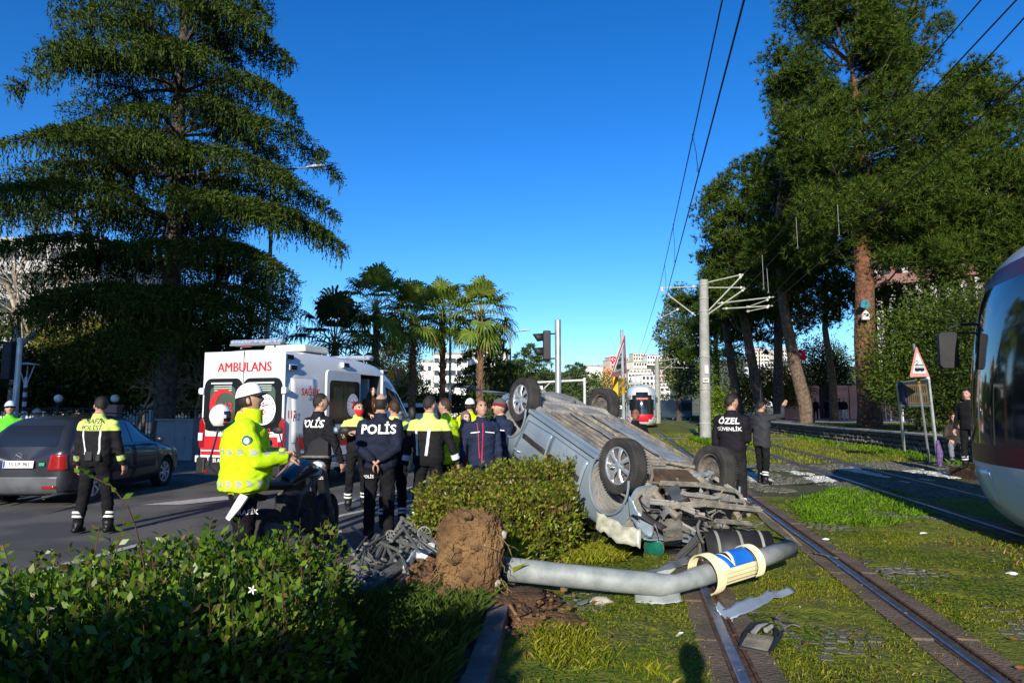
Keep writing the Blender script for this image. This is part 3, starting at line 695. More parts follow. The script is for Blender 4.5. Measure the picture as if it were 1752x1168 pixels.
# road markings and pale strips
def strip(name, a, b, wd, z=.002, mat=PAINT):
    a, b = V((*a, 0)), V((*b, 0)); n = (b-a).normalized(); n = V((n.y, -n.x, 0))*wd/2
    return sheet(name, [tuple((a-n).xy), tuple((b-n).xy), tuple((b+n).xy), tuple((a+n).xy)], z, mat)
strip('pale_road_mark', (-5.3, 4.0), (-4.42, 8.4), .12); strip('pale_road_mark', (-3.2, 11.2), (-1.8, 15.0), .13); strip('pale_road_mark', (-2.75, 10.2), (-1.55, 12.8), .13)  # after the edge line, two pale strips laid on the asphalt
sheet('pale_road_mark', [(-6.25, 11.7), (-5.6, 11.75), (-4.9, 12.6), (-5.35, 12.9)], .002, PAINT); strip('pale_road_mark', (-9.3, 2), (-7.6, 10), .12)
sheet('road_dip_marking', [(-7.7, 8.75), (-7.0, 8.8), (-6.2, 8.95), (-7.0, 9.0)], .002, M('asphalt_patch', (.04, .04, .042), .9)) if False else None
# rails: grooved rail set in dark brown concrete strips
RAILM = M('rail_steel', (.30, .31, .34), .28, metal=.9, var=.25, vs=12, bump=.15, bs=60)
RUST = M('rail_rust', (.085, .045, .028), .8, var=.4, vs=20, bump=.5, bs=50)
STRIPM = M('rail_strip', (.165, .115, .080), .9, c2=(.095, .075, .052), vs=2.2, bump=.6, bs=35)
RAILX = [0.665, 2.165, 4.95, 6.45]
def rail(x0, label, group='grooved tram rails'):
    root = empty('tram_rail', (0, 0, 0), 0, label, 'rail', group); a, b = -12, 120
    def sweep(name, prof, mat, ya=a, yb=b, n=1, wob=0):
        mb = MB(); k = len(prof); ys = [ya+(yb-ya)*i/n for i in range(n+1)]
        for y in ys:
            for (u, z) in prof: mb._p(trk(x0+u/TD.y, y)+V((0, 0, z)))
        for i in range(n):
            for j in range(k): mb.face((i*k+j, i*k+(j+1) % k, (i+1)*k+(j+1) % k, (i+1)*k+j))
        mb.face(range(k)); mb.face(range(n*k, (n+1)*k)); return mb.build(name, mat, root)
    sweep('rail_head', [(-.036, .0), (-.036, .028), (-.028, .034), (.028, .034), (.036, .028), (.036, .0)], RAILM)
    sweep('guard_lip', [(.075, .0), (.075, .024), (.100, .024), (.100, .0)], RUST)
    sweep('groove', [(.036, .0), (.036, .007), (.075, .007), (.075, .0)], RUST)
    sweep('web', [(-.055, .0), (-.055, .012), (-.036, .012), (-.036, .0)], RUST)
    for s_ in (-1, 1):                                   # precast strips laid end to end
        u0 = -.20 if s_ < 0 else .102; n = 0; y = 2.5
        me = None
        while y < 26:
            L = .98; mb = MB(); o = None
            if me is None:
                mb.box((0, 0, 0), (.14 if s_ < 0 else .15, L-.02, .05)); me = mb.me('concrete_strip', STRIPM)
            o = link(me, 'concrete_strip', root, trk(x0+(u0+.072)/TD.y, y)+V((0, 0, -.012+random.uniform(-.006, .008)))); o.rotation_euler = (random.uniform(-.006, .006), random.uniform(-.02, .02), -atan2(.166, 1)+random.uniform(-.008, .008)); y += L*TD.y
    return root
rail(RAILX[0], 'steel tram rail running under the overturned car'); rail(RAILX[1], 'steel tram rail just right of the overturned car')
rail(RAILX[2], 'left rail of the track the right-hand tram stands on'); rail(RAILX[3], 'far right rail, nearest the stone wall')
# low moss cushions: real relief over the flat bed
gx, gy = 270, 300; xs = np.linspace(-.05, 7.6, gx); ys_ = np.linspace(3.3, 13.0, gy); XX, YY = np.meshgrid(xs, ys_, indexing='ij')
hh_ = .020*np.sin(XX*2.3+np.sin(YY*1.9)*1.4)*np.sin(YY*2.7+XX)+.014*np.sin(XX*7.7+YY*3.1)*np.sin(YY*8.3-XX*2.2)+.008*np.sin(XX*23+YY*7)*np.sin(YY*21-XX*9)+.003*rng.normal(size=XX.shape)
uu = XX-.166*YY
for rx in RAILX: hh_ = np.where((uu-rx > -.22) & (uu-rx < .27), -.05, hh_)
hh_ = np.where(uu < -.70, -.05, hh_-.004); vv = np.stack([XX, YY, hh_], -1).reshape(-1, 3); ii = (np.arange(gx-1)[:, None]*gy+np.arange(gy-1)[None, :]).ravel(); ff = np.stack([ii, ii+gy, ii+gy+1, ii+1], 1)
o = npmesh('moss_cushions', vv, ff, MOSS, smooth=True); o['kind'] = 'stuff'
# ---- setts showing through the moss, and the cobbled crossing
settmes = []
for i in range(6):
    mb = MB(); r_ = random.Random(i); sx, sy = .088+r_.uniform(-.01, .01), .092+r_.uniform(-.012, .01)
    mb.mesh([(x*sx/2*(.8 if z > 0 else 1)+r_.uniform(-.006, .006), y*sy/2*(.8 if z > 0 else 1)+r_.uniform(-.006, .006), z*.03+(r_.uniform(-.003, .003))) for z in (-1, 1) for y in (-1, 1) for x in (-1, 1)],
            [(0, 2, 3, 1), (4, 5, 7, 6), (0, 1, 5, 4), (2, 6, 7, 3), (0, 4, 6, 2), (1, 3, 7, 5)])
    settmes.append(mb)
def fn(x, y, s=1.0, o=0): return noise.noise(V((x*s+o, y*s-o, o*.37)))
bed = bpy.data.objects['tram_bed']; cross = bpy.data.objects['cobbled_crossing']
def inrail(x, y):
    return any(-.24 < (x-(rx+.166*y)) < .30 for rx in RAILX)
mes_n = [mb.me('cobblestone', SETT) for mb in settmes]
cnt = 0; far = MB(); cand = []
y = 2.6
while y < 11:
    row = int(y/.105); x = -.3
    while x < 9:
        X = x+(.05 if row % 2 else 0)+random.uniform(-.012, .012); Y = y+.014*sin(x*3)+random.uniform(-.01, .01)
        q = fn(X, Y, .75, 4)+.35*fn(X, Y, 2.2, 1)+random.gauss(0, .07); lim = .27+.03*max(0, Y-6)
        if X < 1.45+.1*(Y-4): lim -= .16*math.exp(-((X-1.1)/.6)**2)
        if not inrail(X, Y) and X > -.05 and q > lim: cand.append((Y, X, min(.007, (q-lim)*.05)))
        x += .104
    y += .105
cand.sort()
for i, (Y, X, h) in enumerate(cand):
    rz = random.uniform(-.15, .15)-.16
    if i < 300:
        o = link(mes_n[i % 6], 'cobblestone', bed, (X, Y, -.026+h)); o.rotation_euler = (random.uniform(-.04, .04), random.uniform(-.04, .04), rz)
    else:
        far.T = Matrix.Translation((X, Y, -.026+h))@Matrix.Rotation(rz, 4, 'Z'); far.mesh(settmes[i % 6].v, settmes[i % 6].f)
far.T = None; o = far.build('cobblestones_half_buried', SETT, bed); o['kind'] = 'stuff'
# crossing setts in gentle arcs; painted bars of a zebra crossing
cand = []; far = MB(); cpoly = [(2.6, 12.9), (9.8, 12.6), (14.6, 13.5), (14.9, 22), (9.4, 20.5), (4.6, 19.4)]
def inpoly(x, y, P):
    c = False
    for i in range(len(P)):
        x1, y1 = P[i][:2]; x2, y2 = P[i-1][:2]
        if (y1 > y) != (y2 > y) and x < (x2-x1)*(y-y1)/(y2-y1)+x1: c = not c
    return c
bars = []
for (pa, pb, pc, pd) in (((1345, 806), (1378, 803), (1440, 824), (1400, 827)), ((1275, 806), (1293, 804), (1325, 824), (1285, 826)), ((1430, 802), (1475, 800), (1600, 823), (1555, 827)), ((1545, 806), (1580, 803), (1680, 820), (1650, 824))):
    bars.append([tuple(gr(*p).xy) for p in (pa, pb, pc, pd)])
y = 12.7
while y < 21.8:
    x = 2.4
    while x < 15:
        X = x+random.uniform(-.012, .012); Y = y+.06*sin(x*1.6)+random.uniform(-.01, .01)
        if inpoly(X, Y, cpoly) and not inrail(X, Y) and not (fn(X, Y, 1.1, 7) > .33): cand.append((Y, X))
        x += .125
    y += .125
cand.sort()
for i, (Y, X) in enumerate(cand):
    wht = any(inpoly(X, Y, b) for b in bars); far.T = Matrix.Translation((X, Y, -.012+random.uniform(-.004, .004)))@Matrix.Rotation(random.uniform(-.2, .2), 4, 'Z')@Matrix.Scale(1.18, 4)
    far.k = 1 if wht else 0; far.mesh(settmes[i % 6].v, settmes[i % 6].f)
far.T = None; far.k = 0; o = far.build('setts', [SETT, SETTW], cross); o['kind'] = 'stuff'
# ---------------------------------------------------------------- grass, clover, weeds on the bed (real blades)
def blades(name, regions, mat, hh, ww, seed, kind='stuff', lean=.5, dens_fn=None, z=0., label=None):
    r = np.random.default_rng(seed); Ps = []
    for (poly, n) in regions:
        xs = [p[0] for p in poly]; ys = [p[1] for p in poly]; P = np.stack([r.uniform(min(xs), max(xs), n), r.uniform(min(ys), max(ys), n)], 1)
        inside = np.zeros(n, bool)
        for i in range(len(poly)):
            x1, y1 = poly[i]; x2, y2 = poly[i-1]
            with np.errstate(divide='ignore', invalid='ignore'): inside ^= ((y1 > P[:, 1]) != (y2 > P[:, 1])) & (P[:, 0] < (x2-x1)*(P[:, 1]-y1)/(y2-y1+1e-12)+x1)
        Ps.append(P[inside])
    P = np.concatenate(Ps); u = P[:, 0]-.166*P[:, 1]; keep = np.ones(len(P), bool)
    ra = r.random(len(P))
    for rx in RAILX: keep &= ~((u-rx > -.10-.11*ra) & (u-rx < .14+.12*ra))
    nn = np.sin(P[:, 0]*2.1+1.3*np.sin(P[:, 1]*1.7))*np.sin(P[:, 1]*2.6+np.sin(P[:, 0]*3.1))+.5*np.sin(P[:, 0]*7.1+P[:, 1]*3.3)*np.sin(P[:, 1]*6.7-P[:, 0]*2)
    if dens_fn is not None: keep &= dens_fn(P, nn, r)
    P = P[keep]; n = len(P); az = r.uniform(0, 2*pi, n); L = hh*r.uniform(.35, 1.25, n); ln = r.uniform(.1, 1, n)*lean
    D = np.stack([np.cos(az)*ln, np.sin(az)*ln, np.ones(n)], 1); D = unit(D); S = np.stack([-np.sin(az), np.cos(az), np.zeros(n)], 1); rot_ = r.uniform(-1, 1, n)[:, None]; S = unit(S+np.stack([np.cos(az), np.sin(az), np.zeros(n)], 1)*rot_)
    B = np.concatenate([P, np.full((n, 1), z)], 1); w_ = (ww*r.uniform(.6, 1.3, n))[:, None]; L = L[:, None]; drop = np.stack([np.cos(az)*ln, np.sin(az)*ln, -.2*np.ones(n)], 1)*L*.35
    v = np.stack([B-S*w_/2, B+S*w_/2, B+D*L*.6+S*w_*.35, B+D*L+drop], 1).reshape(-1, 3); f = np.arange(n*4).reshape(-1, 4)
    o = npmesh(name, v, f, mat); o['kind'] = kind; return o
GR = leafM('grass_blades', (.110, .140, .006), (.270, .285, .014), .35, cc=(.38, .28, .08)); CL = leafM('clover_leaves', (.055, .125, .006), (.150, .270, .012), .3)
def LR(y): return -.1+.05*y if y < 12 else .6+.2*(y-12)
near = [(-.1, 3.4), (7.6, 3.4), (8.4, 9), (.15, 9)]; mid = [(.15, 9), (8.4, 9), (11.5, 18), (1.9, 18)]; farp = [(1.9, 18), (14.5, 18), (21, 45), (7.6, 45)]
cr_in = lambda P: np.array([inpoly(p[0], p[1], cpoly) for p in P])
blades('short_grass', [(near, 150000), (mid, 80000)], GR, .032, .0055, 1, lean=1.0, dens_fn=lambda P, nn, r: (nn+r.normal(size=len(P))*.40 > .22) & ~((P[:, 1] > 12.6) & cr_in(P)))
blades('far_grass', [(farp, 60000)], GR, .10, .02, 2, dens_fn=lambda P, nn, r: (nn+r.normal(size=len(P))*.5 > -.1) & ~cr_in(P) & ((P[:, 1] < 37) | (P[:, 1] > 39.7)))
isl = [tuple(gr(*p).xy) for p in ((1345, 862), (1420, 838), (1500, 832), (1560, 848), (1600, 880), (1500, 905), (1380, 895))]
blades('tall_weeds', [(isl, 22000)], CL, .085, .018, 3, lean=1.3, dens_fn=lambda P, nn, r: nn+r.normal(size=len(P))*.5 > -.5)
wl = [(12.6, 19.5), (13.9, 19.5), (15.8, 34), (18.6, 46), (17.6, 46), (14.5, 33)]
blades('wall_foot_weeds', [(wl, 26000)], CL, .22, .03, 4, lean=.9, dens_fn=lambda P, nn, r: nn+r.normal(size=len(P))*.4 > -.1)
def clover(name, poly, n, seed, thr=.2, size=.017, zz=.035):
    r = np.random.default_rng(seed); xs = [p[0] for p in poly]; ys = [p[1] for p in poly]; P = np.stack([r.uniform(min(xs), max(xs), n), r.uniform(min(ys), max(ys), n)], 1)
    nn = np.sin(P[:, 0]*1.7+2+1.3*np.sin(P[:, 1]*1.9))*np.sin(P[:, 1]*2.2+np.sin(P[:, 0]*2.7)+1); keep = (nn+r.normal(size=n)*.25 > thr); u = P[:, 0]-.166*P[:, 1]
    for rx in RAILX: keep &= ~((u-rx > -.2) & (u-rx < .25))
    keep &= u > -.75; P = P[keep]; n = len(P); B = np.concatenate([P, r.uniform(.3, 1, n)[:, None]*zz], 1); vs = []
    B3 = np.repeat(B, 3, 0); az = np.repeat(r.uniform(0, 6.28, n), 3)+np.tile([0, 2.09, 4.19], n); D = unit(np.stack([np.cos(az), np.sin(az), r.uniform(-.1, .35, n*3)], 1)); S = np.stack([-np.sin(az), np.cos(az), np.zeros(n*3)], 1)
    v, f = leaf_quads(B3, D, S, np.full(n*3, size), np.full(n*3, size*.9), .05); o = npmesh(name, v, f, CL); o['kind'] = 'stuff'
blades('grass_tufts', [([(-.05, 3.5), (1.0, 3.5), (.9, 4.6), (.2, 5.4)], 7000), ([(4.2, 3.8), (6.8, 4.2), (7.2, 8), (5.2, 8.4)], 9000)], GR, .075, .008, 17, lean=.9, dens_fn=lambda P, nn, r: nn+r.normal(size=len(P))*.3 > .15)
clover('clover', near, 34000, 5); clover('clover', mid, 16000, 6, .2, .024)
blades('planter_grass', [([(-2.2, 3.2), (-.45, 3.2), (-.15, 5.8), (-1.2, 5.6), (-1.9, 5.1)], 16000)], leafM('planter_blades', (.03, .06, .01), (.09, .14, .02), .3), .17, .007, 8, z=.08, lean=.9)
blades('planter_grass', [([(-.9, 7), (.1, 7), (.6, 11.5), (-.2, 11.8)], 6000), ([(-.2, 6.9), (1.2, 7.3), (1.3, 8.0), (0, 8.4)], 8000)], GR, .10, .01, 9, z=.03, lean=.9)
blades('pole_foot_weeds', [([(8.6, 30), (10.6, 30), (11.2, 36), (9.2, 36)], 5000)], CL, .3, .04, 10, lean=.8)
# ---- fallen leaves and crumbs
fl = MB(); r_ = random.Random(3)
for i in range(900):
    x, y = r_.uniform(-.1, 7), r_.uniform(3.5, 13)
    if r_.random() < .4: x, y = r_.uniform(5.0, 6.2), r_.uniform(5.4, 8.5)
    s_ = r_.uniform(.012, .035); a = r_.uniform(0, 6.28); t = r_.uniform(-.5, .5); fl.k = r_.choice([0, 0, 1, 2, 3])
    if fl.k == 3: s_ *= .45
    fl.mesh([(x-s_*cos(a), y-s_*sin(a), .03), (x-.5*s_*sin(a), y+.5*s_*cos(a), .035+s_*t*.5), (x+s_*cos(a), y+s_*sin(a), .03+s_*.3), (x+.5*s_*sin(a), y-.5*s_*cos(a), .032-s_*t*.3)], [(0, 1, 2, 3)])
o = fl.build('fallen_leaves', [M('leaf_brown', (.16, .06, .02), .8), M('leaf_tan', (.30, .19, .08), .8), M('leaf_orange', (.35, .11, .03), .8), M('crumb_white', (.6, .6, .58), .6)]); o['kind'] = 'stuff'
# ---------------------------------------------------------------- stone wall and terrace on the right
WP = [(12.4, 17.5), (13.1, 20), (13.7, 22), (14.6, 27), (15.4, 34), (16.6, 41), (18.8, 55), (26, 100)]
wallr = empty('stone_wall', (0, 0, 0), 0, 'low dark rubble stone retaining wall along the lawn', 'wall')
def wp(y): 
    for a, b in zip(WP, WP[1:]):
        if a[1] <= y <= b[1]: t = (y-a[1])/(b[1]-a[1]); return V((a[0]+(b[0]-a[0])*t, y, 0))
    return V((*WP[-1], 0))
STO = M('wall_stone', (.10, .09, .078), .85, c2=(.20, .17, .14), vs=1.2, bump=.7, bs=22); mortar = M('wall_mortar', (.035, .032, .028), .95)
mb = MB(); ys = np.linspace(17.5, 100, 60); 
for a, b in zip(ys, ys[1:]):
    p, q = wp(a), wp(b); 
    mb.mesh([p+V((.06, 0, -.1)), q+V((.06, 0, -.1)), q+V((.06, 0, .70)), p+V((.06, 0, .70)), p+V((.45, 0, -.1)), q+V((.45, 0, -.1)), q+V((.45, 0, .70)), p+V((.45, 0, .70))], [(0, 1, 2, 3), (7, 6, 5, 4), (3, 2, 6, 7), (0, 4, 5, 1), (0, 3, 7, 4), (1, 5, 6, 2)])
mb.build('mortar', mortar, wallr)
def stone_geo(r_, sx, sy, sz):
    k = MB(); n = 7; k2 = []
    for j in range(n): a = 2*pi*j/n+r_.uniform(-.2, .2); k2.append((cos(a)*sy/2*r_.uniform(.85, 1.12), sin(a)*sz/2*r_.uniform(.85, 1.12)))
    vs = [(0.05, y, z) for y, z in k2]+[(-sx*r_.uniform(.5, .8), y*.72, z*.72) for y, z in k2]+[(-sx, r_.uniform(-.01, .01), r_.uniform(-.01, .01))]
    fs = [(j, (j+1) % n, n+(j+1) % n, n+j)[::-1] for j in range(n)]+[(n+j, n+(j+1) % n, 2*n)[::-1] for j in range(n)]
    return vs, fs
r_ = random.Random(5); smes = []
for i in range(10):
    v_, f_ = stone_geo(r_, .075, .27, .19); k = MB(); k.mesh(v_, f_); smes.append((k, k.me('stone', STO)))
ns = 0; rest = MB(); y = 17.6; 
while y < 70:
    st = .225 if y < 45 else .3
    for c in range(4):
        yy = y+(c % 2)*.11+r_.uniform(-.03, .03); p = wp(yy); q = wp(yy+.2); a = -atan2(q.x-p.x, q.y-p.y); zz = .09+c*.178+r_.uniform(-.02, .02)
        Tm = Matrix.Translation(p+V((.07, 0, zz)))@Matrix.Rotation(a, 4, 'Z')@Matrix.Rotation(r_.uniform(-.5, .5), 4, 'X')@Matrix.Diagonal((r_.uniform(.7, 1.3), r_.uniform(.8, 1.1), r_.uniform(.85, 1.12), 1))
        k = r_.randrange(10)
        if 20.8 < y < 38 and ns < 300: o = link(smes[k][1], 'stone', wallr); o.matrix_world = Tm; ns += 1
        else: rest.T = Tm; rest.mesh(smes[k][0].v, smes[k][0].f)
    y += st
rest.T = None; o = rest.build('stones', STO, wallr); o['kind'] = 'stuff'
mb = MB(); ys = np.linspace(17.5, 100, 90)
for a, b in zip(ys, ys[1:]):
    p, q = wp(a+.01), wp(b-.01); h = .70+r_.uniform(0, .006)
    mb.mesh([p+V((-.06, 0, h)), q+V((-.06, 0, h)), q+V((-.06, 0, h+.06)), p+V((-.06, 0, h+.06)), p+V((.5, 0, h)), q+V((.5, 0, h)), q+V((.5, 0, h+.06)), p+V((.5, 0, h+.06))], [(0, 1, 2, 3), (7, 6, 5, 4), (3, 2, 6, 7), (0, 4, 5, 1), (0, 3, 7, 4), (1, 5, 6, 2)])
mb.build('coping', CONC, wallr)
LAWN = M('lawn_dry', (.11, .105, .030), .95, c2=(.075, .09, .02), vs=.8, bump=.8, bs=20, detail=8)
sheet('terrace_lawn', [(p[0]+.4, p[1]) for p in WP]+[(60, 100), (60, 17.5)], .735, LAWN)
sheet('terrace_path', [(17.9, 44), (70, 43.5), (70, 90), (25.2, 90)], .745, M('path_grey', (.26, .25, .25), .85, vs=2))
sheet('wall_side_verge', [(11.9, 14.2), (16, 14.2), (16, 17.4), (13.6, 21), (12.4, 20)], .008, M('verge_paving', (.15, .14, .12), .9, var=.3, vs=5, bump=.5, bs=20))
blades('terrace_grass', [([(14.2, 20), (26, 20), (34, 44), (18, 44)], 26000)], leafM('dry_grass', (.07, .09, .02), (.17, .17, .05), .3), .09, .03, 12, z=.735)
# ---------------------------------------------------------------- vehicles
GLASS = M('dark_glass', (.012, .014, .016), .06, var=0, spec=.9)
TYRE = M('tyre_rubber', (.022, .022, .023), .8, c2=(.045, .042, .038), vs=6, bump=.4, bs=80)
TYRED = M('tyre_dusty', (.045, .043, .040), .85, c2=(.024, .024, .024), vs=7, bump=.4, bs=80)
ALLOY = M('alloy_silver', (.62, .64, .66), .32, metal=.75, var=.1, vs=8)
STEELD = M('steel_dirty', (.16, .14, .12), .7, metal=.3, var=.35, vs=12, bump=.5, bs=50)
PLB = M('plastic_black', (.018, .018, .02), .55, var=.2, vs=8)
PLG = M('plastic_dusty', (.07, .068, .065), .7, c2=(.17, .155, .13), vs=7, bump=.4, bs=40, detail=6)
REDL = M('lamp_red', (.26, .008, .010), .15, var=0, spec=.8, coat=.5)
AMBL = M('lamp_amber', (.8, .16, .01), .2, var=0)
CLRL = M('lamp_clear', (.62, .64, .62), .12, var=.1, vs=30, spec=.8)
def hullmesh(cols, wob=0, seed=0, n_end=True):
    """closed car hull from stations (y, zb, w, zbelt, yr, zr, wr)"""
    mb = MB(); rows = 10
    for (y, zb, w_, zt, yr, zr, wr) in cols:
        mid = (zb+zt)/2; half = [(0, y, zb), (.78*w_, y, zb), (w_-.035, y, zb+.045), (w_-.005, y, zb+.17), (w_+.012, y, mid+.05), (w_-.006, y, zt-.07), (w_-.05, y, zt), (wr, yr, zr-.06), (wr-.13, yr, zr), (0, yr, zr+.03)]
        for p in half: mb._p(p)
        for p in half[-2:0:-1]: mb._p((-p[0], p[1], p[2]))
    k = 18
    for i in range(len(cols)-1):
        for j in range(k): mb.face((i*k+j, (i+1)*k+j, (i+1)*k+(j+1) % k, i*k+(j+1) % k), 2 if j in (0, 17) else 0)
    mb.face(list(range(k))); mb.face([(len(cols)-1)*k+j for j in range(k)][::-1])
    return mb
def finish_hull(mb, mats, parent, name, arches, ar=.35, inner=.42, cuts=(), sub=2, dent=0):
    o = mb.build(name, mats, None); s_ = o.modifiers.new('s', 'SUBSURF'); s_.levels = sub; s_.render_levels = sub; bake(o)
    if dent:
        for v in o.data.vertices:
            c = v.co; q = noise.noise(c*2.3)+.5*noise.noise(c*5.1); v.co = c+V((q*dent*(1 if c.x > 0 else -1), 0, q*dent*.5))
    tmp = []
    for (ax, ay, az) in arches:
        cm = MB(); cm.k = 3; sg = 1 if ax > 0 else -1; cm.lathe([(.001, sg*inner), (ar, sg*inner), (ar, sg*1.4), (.001, sg*1.4)], (0, ay, az), 'X', 40); 
        c = cm.build('cut', mats); bm = bmesh.new(); bm.from_mesh(c.data); bmesh.ops.remove_doubles(bm, verts=bm.verts, dist=.003); bmesh.ops.recalc_face_normals(bm, faces=bm.faces); bm.to_mesh(c.data); bm.free(); tmp.append(c)
    for (c0, sz) in cuts:
        cm = MB(); cm.k = 3; cm.box(c0, sz); c = cm.build('cut', mats); tmp.append(c)
    for c in tmp:
        b = o.modifiers.new('b', 'BOOLEAN'); b.object = c; b.operation = 'DIFFERENCE'; b.solver = 'EXACT'; b.material_mode = 'INDEX'
    bake(o)
    for c in tmp: me = c.data; bpy.data.objects.remove(c); bpy.data.meshes.remove(me)
    o.parent = parent; smooth_ang(o, 32)
    me = o.data; bvh = BVHTree.FromPolygons([v.co.copy() for v in me.vertices], [tuple(p.vertices) for p in me.polygons])
    return o, bvh
def patch(bvh, cor, dr, off, mat, parent, name, n=10, m=None, rev=False, thick=0, push=2.0, grow=0):
    """a panel laid on a surface: corners go round; projected along dr"""
    dr = V(dr).normalized(); c = [V(q) for q in cor]
    if grow:
        ce = sum(c, V())/4; c = [q+(q-ce).normalized()*grow for q in c]
    mb = MB()
    for i in range(n+1):
        for j in range(n+1):
            u, v_ = i/n, j/n; p = c[0]*(1-u)*(1-v_)+c[1]*u*(1-v_)+c[2]*u*v_+c[3]*(1-u)*v_; h = bvh.ray_cast(p-dr*push, dr)
            mb._p(h[0]-dr*off if h[0] is not None else p-dr*off)
    for i in range(n):
        for j in range(n): mb.face((i*(n+1)+j, (i+1)*(n+1)+j, (i+1)*(n+1)+j+1, i*(n+1)+j+1))
    o = mb.build(name, mat, parent, smooth=True)
    if thick: s_ = o.modifiers.new('t', 'SOLIDIFY'); s_.thickness = thick; s_.offset = 0
    return o
def panel(bvh, cor, dr, mat, parent, name, n=10, gap=.009, seam=None, thick=.006):
    o = patch(bvh, cor, dr, .0055, mat, parent, name, n, thick=thick); patch(bvh, cor, dr, .0018, seam or M('seam_black', (.008, .008, .008), .9, var=0), o, 'seam', n, grow=gap); return o
def wheel(parent, loc, side, r=.31, wd=.195, spokes=7, rot=0, steer=0, tm=None, rimm=None, tilt=0, name='wheel'):
    w_ = empty(name, loc, steer); w_.parent = parent; w_.rotation_euler = (rot, tilt, steer); s_ = side; tm = tm or TYRE; rimm = rimm or ALLOY
    del_ = []; t = MB(); h = wd/2; ri = r*.665
    prof = [(ri, -h*.72), (ri+.012, -h*.86), (r*.84, -h), (r*.95, -h*.96), (r*.985, -h*.84)]
    for g in (-.5, -.17, .17, .5): prof += [(r, h*(g-.12)), (r-.007, h*(g-.10)), (r-.007, h*(g+.00)), (r, h*(g+.02))]
    prof += [(r*.985, h*.84), (r*.95, h*.96), (r*.84, h), (ri+.012, h*.86), (ri, h*.72)]
    t.lathe(prof, n=48)
    for i in range(60):                                    # shoulder blocks
        a = 2*pi*i/60
        for q in (-1, 1):
            t.box((q*h*.93, cos(a)*r*.972, sin(a)*r*.972), (h*.22, .016, .012), Matrix.Rotation(a+pi/2, 3, 'X'))
    t.build('tyre', tm, w_, smooth=True)
    k = MB(); o_ = h*.55*s_
    k.lathe([(ri+.004, h*.80*s_), (ri-.012, h*.78*s_), (ri-.02, h*.60*s_), (ri-.022, h*.1*s_), (ri-.01, -h*.75*s_), (ri+.002, -h*.8*s_)], n=40)
    for i in range(spokes):
        a = 2*pi*i/spokes; Rm = Matrix.Rotation(a, 4, 'X')
        k.T = Rm; k.tube([(o_+.006*s_, 0, .035), (o_+.020*s_, 0, ri*.5), (o_+.004*s_, 0, ri-.010)], [.026, .024, .036], 8, flat=.45, up=V((1, 0, 0)))
        k.T = None
    k.lathe([(.001, o_+.022*s_), (.03, o_+.022*s_), (.055, o_+.012*s_), (.06, o_-.02*s_)], n=24)
    k.build('rim', rimm, w_, smooth=True)
    d = MB(); d.lathe([(.001, 0), (ri-.02, -.01*s_)], n=28); d.lathe([(.12, .02*s_), (.12, -.02*s_)], n=24); d.lathe([(.001, .021*s_), (.12, .02*s_)], n=24); d.build('brake_disc', STEELD, w_, smooth=True)
    return w_
def crump(name, pts_, wd, mat, parent, seed=0, amp=.03, n=14, m=5, thick=.004, edge=.25):
    """a torn strip of sheet following a path: pts_ (list of points), width vector function"""
    r_ = random.Random(seed); P = [V(p) for p in pts_]; k = MB(); 
    for i in range(n+1):
        t = i/n*(len(P)-1); a = min(int(t), len(P)-2); f = t-a; c = P[a].lerp(P[a+1], f); wv = V(wd) if not callable(wd) else wd(i/n); e0, e1 = 1-edge*r_.random(), 1-edge*r_.random()
        for j in range(m+1):
            u = -1+2*j/m; e = e0 if u < 0 else e1; q = c+wv*u*.5*e; nz = noise.noise(q*6+V((seed, 0, 0)))*amp; k._p(q+V((nz*.6, nz*.5, nz)))
    for i in range(n):
        for j in range(m): k.face((i*(m+1)+j, (i+1)*(m+1)+j, (i+1)*(m+1)+j+1, i*(m+1)+j+1))
    o = k.build(name, mat, parent, smooth=True); s_ = o.modifiers.new('t', 'SOLIDIFY'); s_.thickness = thick; return o
# ------------------------------------------------ the overturned car
PAINTC = M('paint_silver_blue', (.21, .27, .33), .36, metal=.3, c2=(.28, .33, .37), vs=1.6, coat=.3, bump=.05, bs=8)
DUST = M('underbody_dust', (.13, .125, .115), .85, c2=(.32, .27, .20), vs=3.5, bump=.6, bs=30, detail=8)
DUSTG = M('underbody_grey', (.17, .175, .18), .7, c2=(.30, .28, .25), vs=4, bump=.5, bs=24, detail=8)
RUSTB = M('underbody_brown', (.10, .06, .035), .9, c2=(.05, .035, .025), vs=8, bump=.8, bs=30, detail=8)
car = empty('overturned_car', (0.797, 10.294, 1.676), 0, 'silver blue saloon car lying upside down with its front torn open', 'car')
def _crot(yaw, pitch, roll): return Matrix.Rotation(yaw, 3, 'Z')@Matrix.Rotation(pitch, 3, 'X')@Matrix.Rotation(roll, 3, 'Y')
car.rotation_mode = 'QUATERNION'; car.rotation_quaternion = _crot(-2.665, -.32, pi-.093).to_quaternion(); car.location = V((0.797, 10.294, 1.676))+_crot(-2.665, -.32, pi-.093)@V((0, 0, .20)); WZ = -.20
cols = [(-.86, .02, .55, .42, -.86, .50, .45), (-.80, -.10, .70, .55, -.80, .64, .60), (-.55, -.14, .79, .60, -.56, .70, .62), (-.15, -.15, .82, .62, -.10, .74, .62),
        (.15, -.15, .83, .62, .55, 1.02, .55), (.55, -.15, .83, .61, .85, 1.11, .56), (1.2, -.15, .83, .60, 1.2, 1.14, .57), (1.7, -.15, .83, .60, 1.55, 1.08, .55),
        (2.15, -.15, .83, .60, 1.95, .78, .58), (2.35, -.14, .83, .585, 2.35, .64, .68), (2.75, -.13, .81, .53, 2.75, .58, .66), (3.02, -.12, .76, .46, 3.02, .50, .60), (3.12, .0, .68, .38, 3.1, .42, .5)]
mats = [PAINTC, GLASS, DUSTG, DUSTG]
